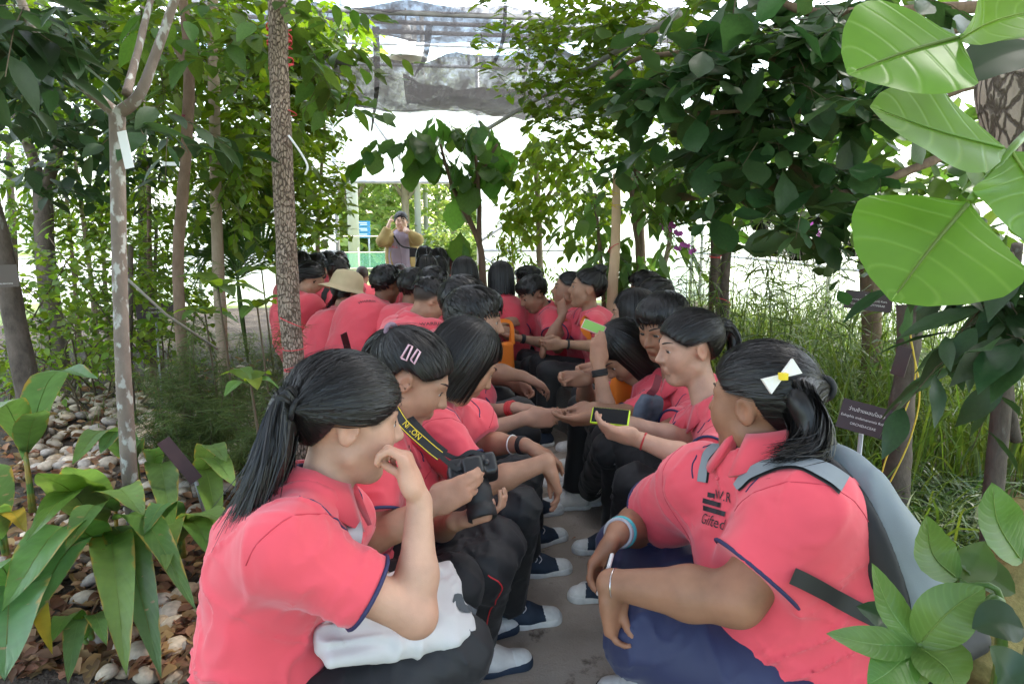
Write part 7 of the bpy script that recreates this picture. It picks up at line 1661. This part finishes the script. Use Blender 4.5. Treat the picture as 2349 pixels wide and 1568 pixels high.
# wrist things
def band(key, q, t, r, rad, m, name, width=1):
    pp = PEOPLE[key]; c = pp['wr'][q]*(1-t)+pp['el'][q]*t; ax = nrm(pp['wr'][q]-pp['el'][q])
    for k in range(width): ring(c+ax*rad*1.4*(k-(width-1)/2), ax, r, rad, m, pp['root'], name)
band('L4','L',.12,.028,.007,mat('red_watch', (.45,.02,.02), .5),'watch_strap',3)
band('L3','L',.08,.027,.004,BLKR,'bracelet',3); band('L3','L',.30,.031,.0025,WHITE_RUBBER,'bracelet',1)
band('R1','R',.10,.036,.005,mat('teal_band', (.05,.42,.45), .5),'wristband',2); band('R1','R',.02,.034,.005,mat('grey_band', (.32,.33,.36), .5),'wristband',2)
band('R1','L',.04,.034,.0014,CH,'bracelet',1); band('R5','L',.12,.028,.006,BLKR,'watch_strap',3); band('R10','L',.1,.027,.006,BLKR,'watch_strap',3); band('R8','L',.12,.027,.004,BLKR,'wristband',2); band('R3','L',.06,.027,.0018,mat('red_cord', (.4,.03,.03), .7),'bracelet',2)
# chest print and back lettering
def chest(key, lines, off, size, R_=None):
    pp = PEOPLE[key]; bm_ = pp['bvh']; c0 = off
    for txt, dy, sz in lines:
        tv, tf_ = text_mesh(txt, sz); rr = R_; uu = pp['up']
        mb = MB(); mb.add(project(tv+V(0,dy,0), c0, rr, uu, bm_, .0025), tf_); mb.obj('chest_print', PRINT, pp['shirt'])
pr = PEOPLE['R1']
def hit_(zx, zy): 
    h = pr['bvh'].ray_cast(Vector(CAMP), Vector(nrm(ray(zx,zy))), 5); return V(h[0]) if h[0] is not None else at(zx,zy,1.45)
c0 = hit_(1640,1165); ncm = nrm(hit_(1662,1172)-hit_(1620,1160)); upm = nrm(hit_(1640,1145)-hit_(1640,1188)); upm = nrm(upm-ncm*(upm@ncm))
tv, tf_ = text_mesh('Gifted', .034); b = pr['bvh']; mb = MB(); mb.add(project(tv+V(.006,-.030,0), c0, ncm, upm, b, .003), tf_); mb.obj('chest_print', PRINT, pr['shirt'])
tv, tf_ = text_mesh('W.R', .030); mb = MB(); mb.add(project(tv+V(.022,.030,0), c0, ncm, upm, b, .003), tf_); mb.obj('chest_print', PRINT, pr['shirt'])
for k, (x0, x1, y0) in enumerate(((-.030,-.006,.026),(-.042,.022,.010),(-.038,.040,-.006))):
    n_ = 8; vs = [(x0+(x1-x0)*i/n_, y0+s_, 0) for i in range(n_+1) for s_ in (-.0055,.0055)]; mb = MB(); mb.add(project(np.array(vs), c0, ncm, upm, b, .003), [(2*i,2*i+2,2*i+3,2*i+1) for i in range(n_)]); mb.obj('chest_print', PRINT, pr['shirt'])
for zx, zy in ((1608,1135),(1618,1090)):
    q = b.find_nearest(Vector(at(zx,zy,1.55))); mb = MB(); mb.lathe([(0,.003),(.005,.003),(.0055,0)], V(q[0]), frame(V(0,0,1), V(q[1])), 10); mb.obj('button', CORAL, pr['shirt'], True)
for key, zx, zy, sz in (('L6',990,742,.035),('L7',965,698,.03),('L9',842,690,.03)):
    pp = PEOPLE[key]; h = pp['bvh'].ray_cast(Vector(CAMP), Vector(nrm(ray(zx,zy))), 20)
    if h[0] is not None:
        n_ = V(h[1]); xr = nrm(np.cross(V(0,0,1), n_)); ur = np.cross(n_, xr); tv, tf_ = text_mesh('WARRIX', sz); mb = MB(); mb.add(project(tv, V(h[0]), xr, ur, pp['bvh'], .003), tf_); mb.obj('back_print', PRINT, pp['shirt'])
for key, zx, zy in (('R8',1362,755),('L2',945,1045)):
    pp = PEOPLE[key]; h = pp['bvh'].ray_cast(Vector(CAMP), Vector(nrm(ray(zx,zy))), 20)
    if h[0] is not None:
        n_ = V(h[1]); xr = nrm(np.cross(V(0,0,1), n_)); ur = np.cross(n_, xr); tv, tf_ = text_mesh('Gifted', .032); mb = MB(); mb.add(project(tv+V(0,-.02,0), V(h[0]), xr, ur, pp['bvh'], .003), tf_); mb.obj('chest_print', PRINT, pp['shirt'])
        for k in range(3): mb = MB(); mb.add(project(np.array([(-.03,.003+k*.014,0),(.03,.003+k*.014,0),(.03,.011+k*.014,0),(-.03,.011+k*.014,0)]), V(h[0]), xr, ur, pp['bvh'], .003), [(0,1,2,3)]); mb.obj('chest_print', PRINT, pp['shirt'])
# sun hat
ph = PEOPLE['L10']; Hh, Rh = ph['H'], np.array([rotv(q, _f, 10) for q in ph['R']]); KH = mat('khaki_cotton', (.52,.41,.25), .85, var=.1, vscale=10, bump=.3, bscale=200, bdist=.002)
prof = [(.0,.155),(.05,.152),(.085,.135),(.100,.10),(.108,.045),(.114,.03),(.15,.018),(.185,.0),(.192,-.008),(.185,-.006),(.15,.012),(.112,.022),(.1,.02)]
prof = [(r*(1.14 if r < .13 else 1.02), z) for r, z in prof]
mb = MB(); mb.lathe(prof, loc2w(Hh,Rh,(-.012,0,.012),1.04), Rh, 36); v = mb.v[0]; v += .008*noise3(v*14, 3)[:,None]*Rh[2]; mb.obj('sun_hat', KH, ph['root'], True)
for a in (-.3,.5,2.4,2.9,3.4,4.2):
    for z in (.085,): c = loc2w(Hh,Rh,(-.012+.105*math.cos(a),.105*math.sin(a),z),1.04); mb = MB(); mb.lathe([(0,.004),(.006,.003),(.007,0)], c, frame(V(0,0,1), Rh[0]*math.cos(a)+Rh[1]*math.sin(a)), 8); mb.obj('hat_eyelet', BLKR, ph['root'], True)
# bag straps on far backs
def back_strap(key, pts, w, m, label, cat='bag'):
    pp = PEOPLE[key]; P, Nn = [], []
    for q in catmull(pts, 8):
        h = pp['bvh'].find_nearest(Vector(q)); P.append(V(h[0])+V(h[1])*.006); Nn.append(V(h[1]))
    mb = MB(); mb.strip(P, w, np.array(Nn)); mb.strip(np.array(P)-np.array(Nn)*.003, w, np.array(Nn)); return tag(mb.obj('bag_strap', m, None, True), label, cat)
back_strap('L10', [at(812,700,4.8), at(804,715,4.75), at(800,740,4.7)], .03, mat('cream_strap', (.5,.43,.33), .8), 'cream cloth bag strap on the sun-hatted person\'s shoulder', 'bag strap')
back_strap('L11', [at(752,655,5.3), at(735,690,5.2), at(720,740,5.2)], .045, BLKR, 'black strap across the shaved-sided boy\'s back', 'bag strap')
ORG = mat('orange_nonwoven', (.80,.20,.015), .8, bump=.2, bscale=300, bdist=.001)
def orange_bag(label, c, yaw, w=.13, h=.16, d_=.035, handles=True):
    R = frame(V(math.cos(yaw),math.sin(yaw),0), V(0,0,1)); t = thing('orange_bag', V(c)-V(0,0,h), label, 'bag', 'orange bags')
    S = Sdf(); S.box(c, R, V(w,d_,h), .015, 0); S.disp(lambda P: -.008*noise3(P/.07, 3)); v, f = S.mesh(.009); obj('bag_body', v, f, ORG, t)
    if handles:
        for sg in (-1,1): mb = MB(); mb.strip(catmull([V(c)+R[0]*-.06+R[1]*d_*sg*.8+V(0,0,h-.01), V(c)+R[0]*-.05+V(0,0,h+.13), V(c)+R[0]*.05+V(0,0,h+.13), V(c)+R[0]*.06+R[1]*d_*sg*.8+V(0,0,h-.01)],6), .025, R[1]); mb.obj('handle', ORG, t, True)
orange_bag('orange cloth bag hanging between the knees near the path', at(1155,818,4.6), 0.2, .065, .10)
orange_bag('orange bag tucked under the bent-forward girl', at(1440,890,3.12), .3, .08, .08, .03, False)
for key, pts, l in (('R8', [at(1330,715,4.3), at(1322,745,4.3), at(1320,790,4.25)], 'orange bag strap down the chest of the girl with the bun'), ('R9', [at(1290,705,4.6), at(1284,730,4.6), at(1285,765,4.6)], 'orange bag strap down the chest of the chin-touching girl')):
    back_strap(key, pts, .06, ORG, l, 'bag strap')
# denim pouch by R4
pc_ = at(1488,935,2.62); dp = thing('denim_pouch', pc_-V(0,0,.07), 'grey denim pouch on a maroon strap beside the boy with open hands', 'bag')
S = Sdf(); S.box(pc_, frame(V(-.9,-.4,.3), V(.2,0,1)), V(.05,.03,.06), .02, 0); S.disp(lambda P: -.01*noise3(P/.04, 3)); v, f = S.mesh(.006); obj('pouch', v, f, mat('denim', (.07,.085,.11), .85, var=.5, vscale=18), dp)
strap('strap', [at(1512,860,2.66), at(1503,890,2.6), pc_+V(0,0,.05)], .028, nrm(V(-.3,-1,.2)), mat('maroon_strap', (.16,.02,.03), .7), dp)
# face mask
pg = PEOPLE['G2']; S = Sdf(); S.ell(loc2w(pg['H'],pg['R'],(.05,0,-.05),1.04), pg['R'], V(.055,.062,.05), .01); v, f = S.mesh(.009); obj('face_mask', v, f, mat('mask_blue', (.45,.55,.62), .8), pg['root'])
# ---------------- plant labels
MAR = mat('maroon_plate', (.028,.010,.012), .35, var=.2, vscale=20); LET = mat('plate_lettering', (.62,.60,.58), .6)
def sign(label, c, w, h, facing, lines, stake=True, roll=0, stake_pt=None, m=None, back=False):
    n = nrm(facing); x = nrm(np.cross(V(0,0,1), n)); y = np.cross(n, x); x, y = rotv(x,n,roll), rotv(y,n,roll); R = np.array([x,y,n]); t = thing('plant_label', setz(c,0) if stake else c, label, 'sign', 'plant name boards')
    mb = MB(); mb.box(c, (w/2,h/2,.003), R); mb.obj('plate', m or MAR, t)
    for txt, dy, sz in lines:
        tv, tf_ = text_mesh(txt, sz); mb = MB(); mb.add([V(c)+x*q[0]+y*(q[1]+dy)+n*.0045 for q in tv], tf_); mb.obj('lettering', LET, t)
    if stake:
        e = setz(c,0) if stake_pt is None else V(stake_pt); mb = MB(); mb.tube([V(c)-y*h*.5-n*.012, e], .008, 8); mb.obj('stake', STEEL, t, True)
    return t
tocam = lambda c: nrm(CAMP-V(c))
c = at(1985,960,2.35); sign('maroon board lettered ORCHIDACEAE on a steel stake', c, .165, .105, tocam(c)+V(-.15,0,.2), [('ว่านช้างผสมโขลง',.022,.017),('Eulophia andamanensis Rchb.f.',-.004,.0125),('ORCHIDACEAE',-.028,.012)], stake_pt=setz(at(1968,1090,2.4),0), roll=-8)
c = at(1992,690,3.35); sign('dark board with white text hung on the right trunk', c, .21, .09, tocam(c), [('ชะมวง',.028,.014),('Garcinia formosum (Jack) Kurz.',.004,.013),('CLUSIACEAE GUTTIFERAE',-.018,.013)], stake=False, roll=-4)
c = at(2068,828,2.78); sign('small weathered board tied to the rough grey stub', c, .055, .12, nrm(tocam(c)+V(-.8,0,0)), [('xxxxxx',.03,.012),('xxxx',0,.012),('xxxxx',-.03,.012)] and [], stake=False, roll=-8)
c = at(430,998,3.75); sign('dark brown board back at the foot of the thin brown tree', c, .26, .115, tocam(c), [], stake=False, roll=2)
c = at(412,1055,2.62); sign('tilted dark board on a slanting steel stake by the girl with the tote', c, .05, .20, nrm(tocam(c)+V(.2,0,.3)), [], stake_pt=atz(500,1290,.0), roll=26)
c = at(356,712,5.2); sign('black board with small white text among the left stems', c, .26, .11, tocam(c)+V(.1,0,0), [('Kaempferia ......',.025,.02),('......',.0,.02)] and [('Mitragyna',.022,.022),('RUBIACEAE',-.01,.02)], stake_pt=setz(at(360,800,5.2),0))
c = at(12,632,4.0); sign('grey board on the leaning trunk at the left edge', c, .12, .13, tocam(c), [('RUBIACEAE',-.045,.012)], stake=False, m=mat('faded_plate', (.09,.07,.06), .5))
c = at(795,790,3.9); sign('thin board seen edge-on before the hunched backs', c, .05, .14, nrm(tocam(c)+V(1.3,0,0)), [], stake_pt=setz(at(800,900,3.9),0), roll=12)
PAPER = mat('white_paper', (.68,.68,.68), .7)
for i, (a, b_, w, d, l) in enumerate((((278,300),(297,385),.032,2.40,'long white paper tag hanging from the lichen tree fork'), ((372,375),(412,375),.022,3.9,'small white tag on a wire beside the thin brown tree'))):
    P0, P1 = at(*a,d), at(*b_,d); mb = MB(); t = nrm(P1-P0); s_ = nrm(np.cross(t,_f))*w/2; o_ = _f*.002
    vs = [P0-s_,P0+s_,P1+s_,P1-s_]; mb.add(vs+[x+o_ for x in vs], [(0,1,2,3),(7,6,5,4),(0,4,5,1),(1,5,6,2),(2,6,7,3),(3,7,4,0)]); tag(mb.obj('paper_tag', PAPER), l, 'tag')
mb = MB(); mb.tube([at(293,640,2.9), at(380,720,3.3), at(500,800,3.6)], .006, 6); tag(mb.obj('leaning_stake', mat('grey_stake', (.32,.30,.27), .7), None, True), 'thin grey stake leaning across behind the lichen trunk', 'stake')
mb = MB(); P = [at(x,y,3.3) for x,y in ((662,310),(690,350),(705,380),(700,400))]; mb.tube(catmull(P,6), .005, 6); tag(mb.obj('hanging_cord', PAPER, None, True), 'pale loose root hanging from the ridged tree', 'root')
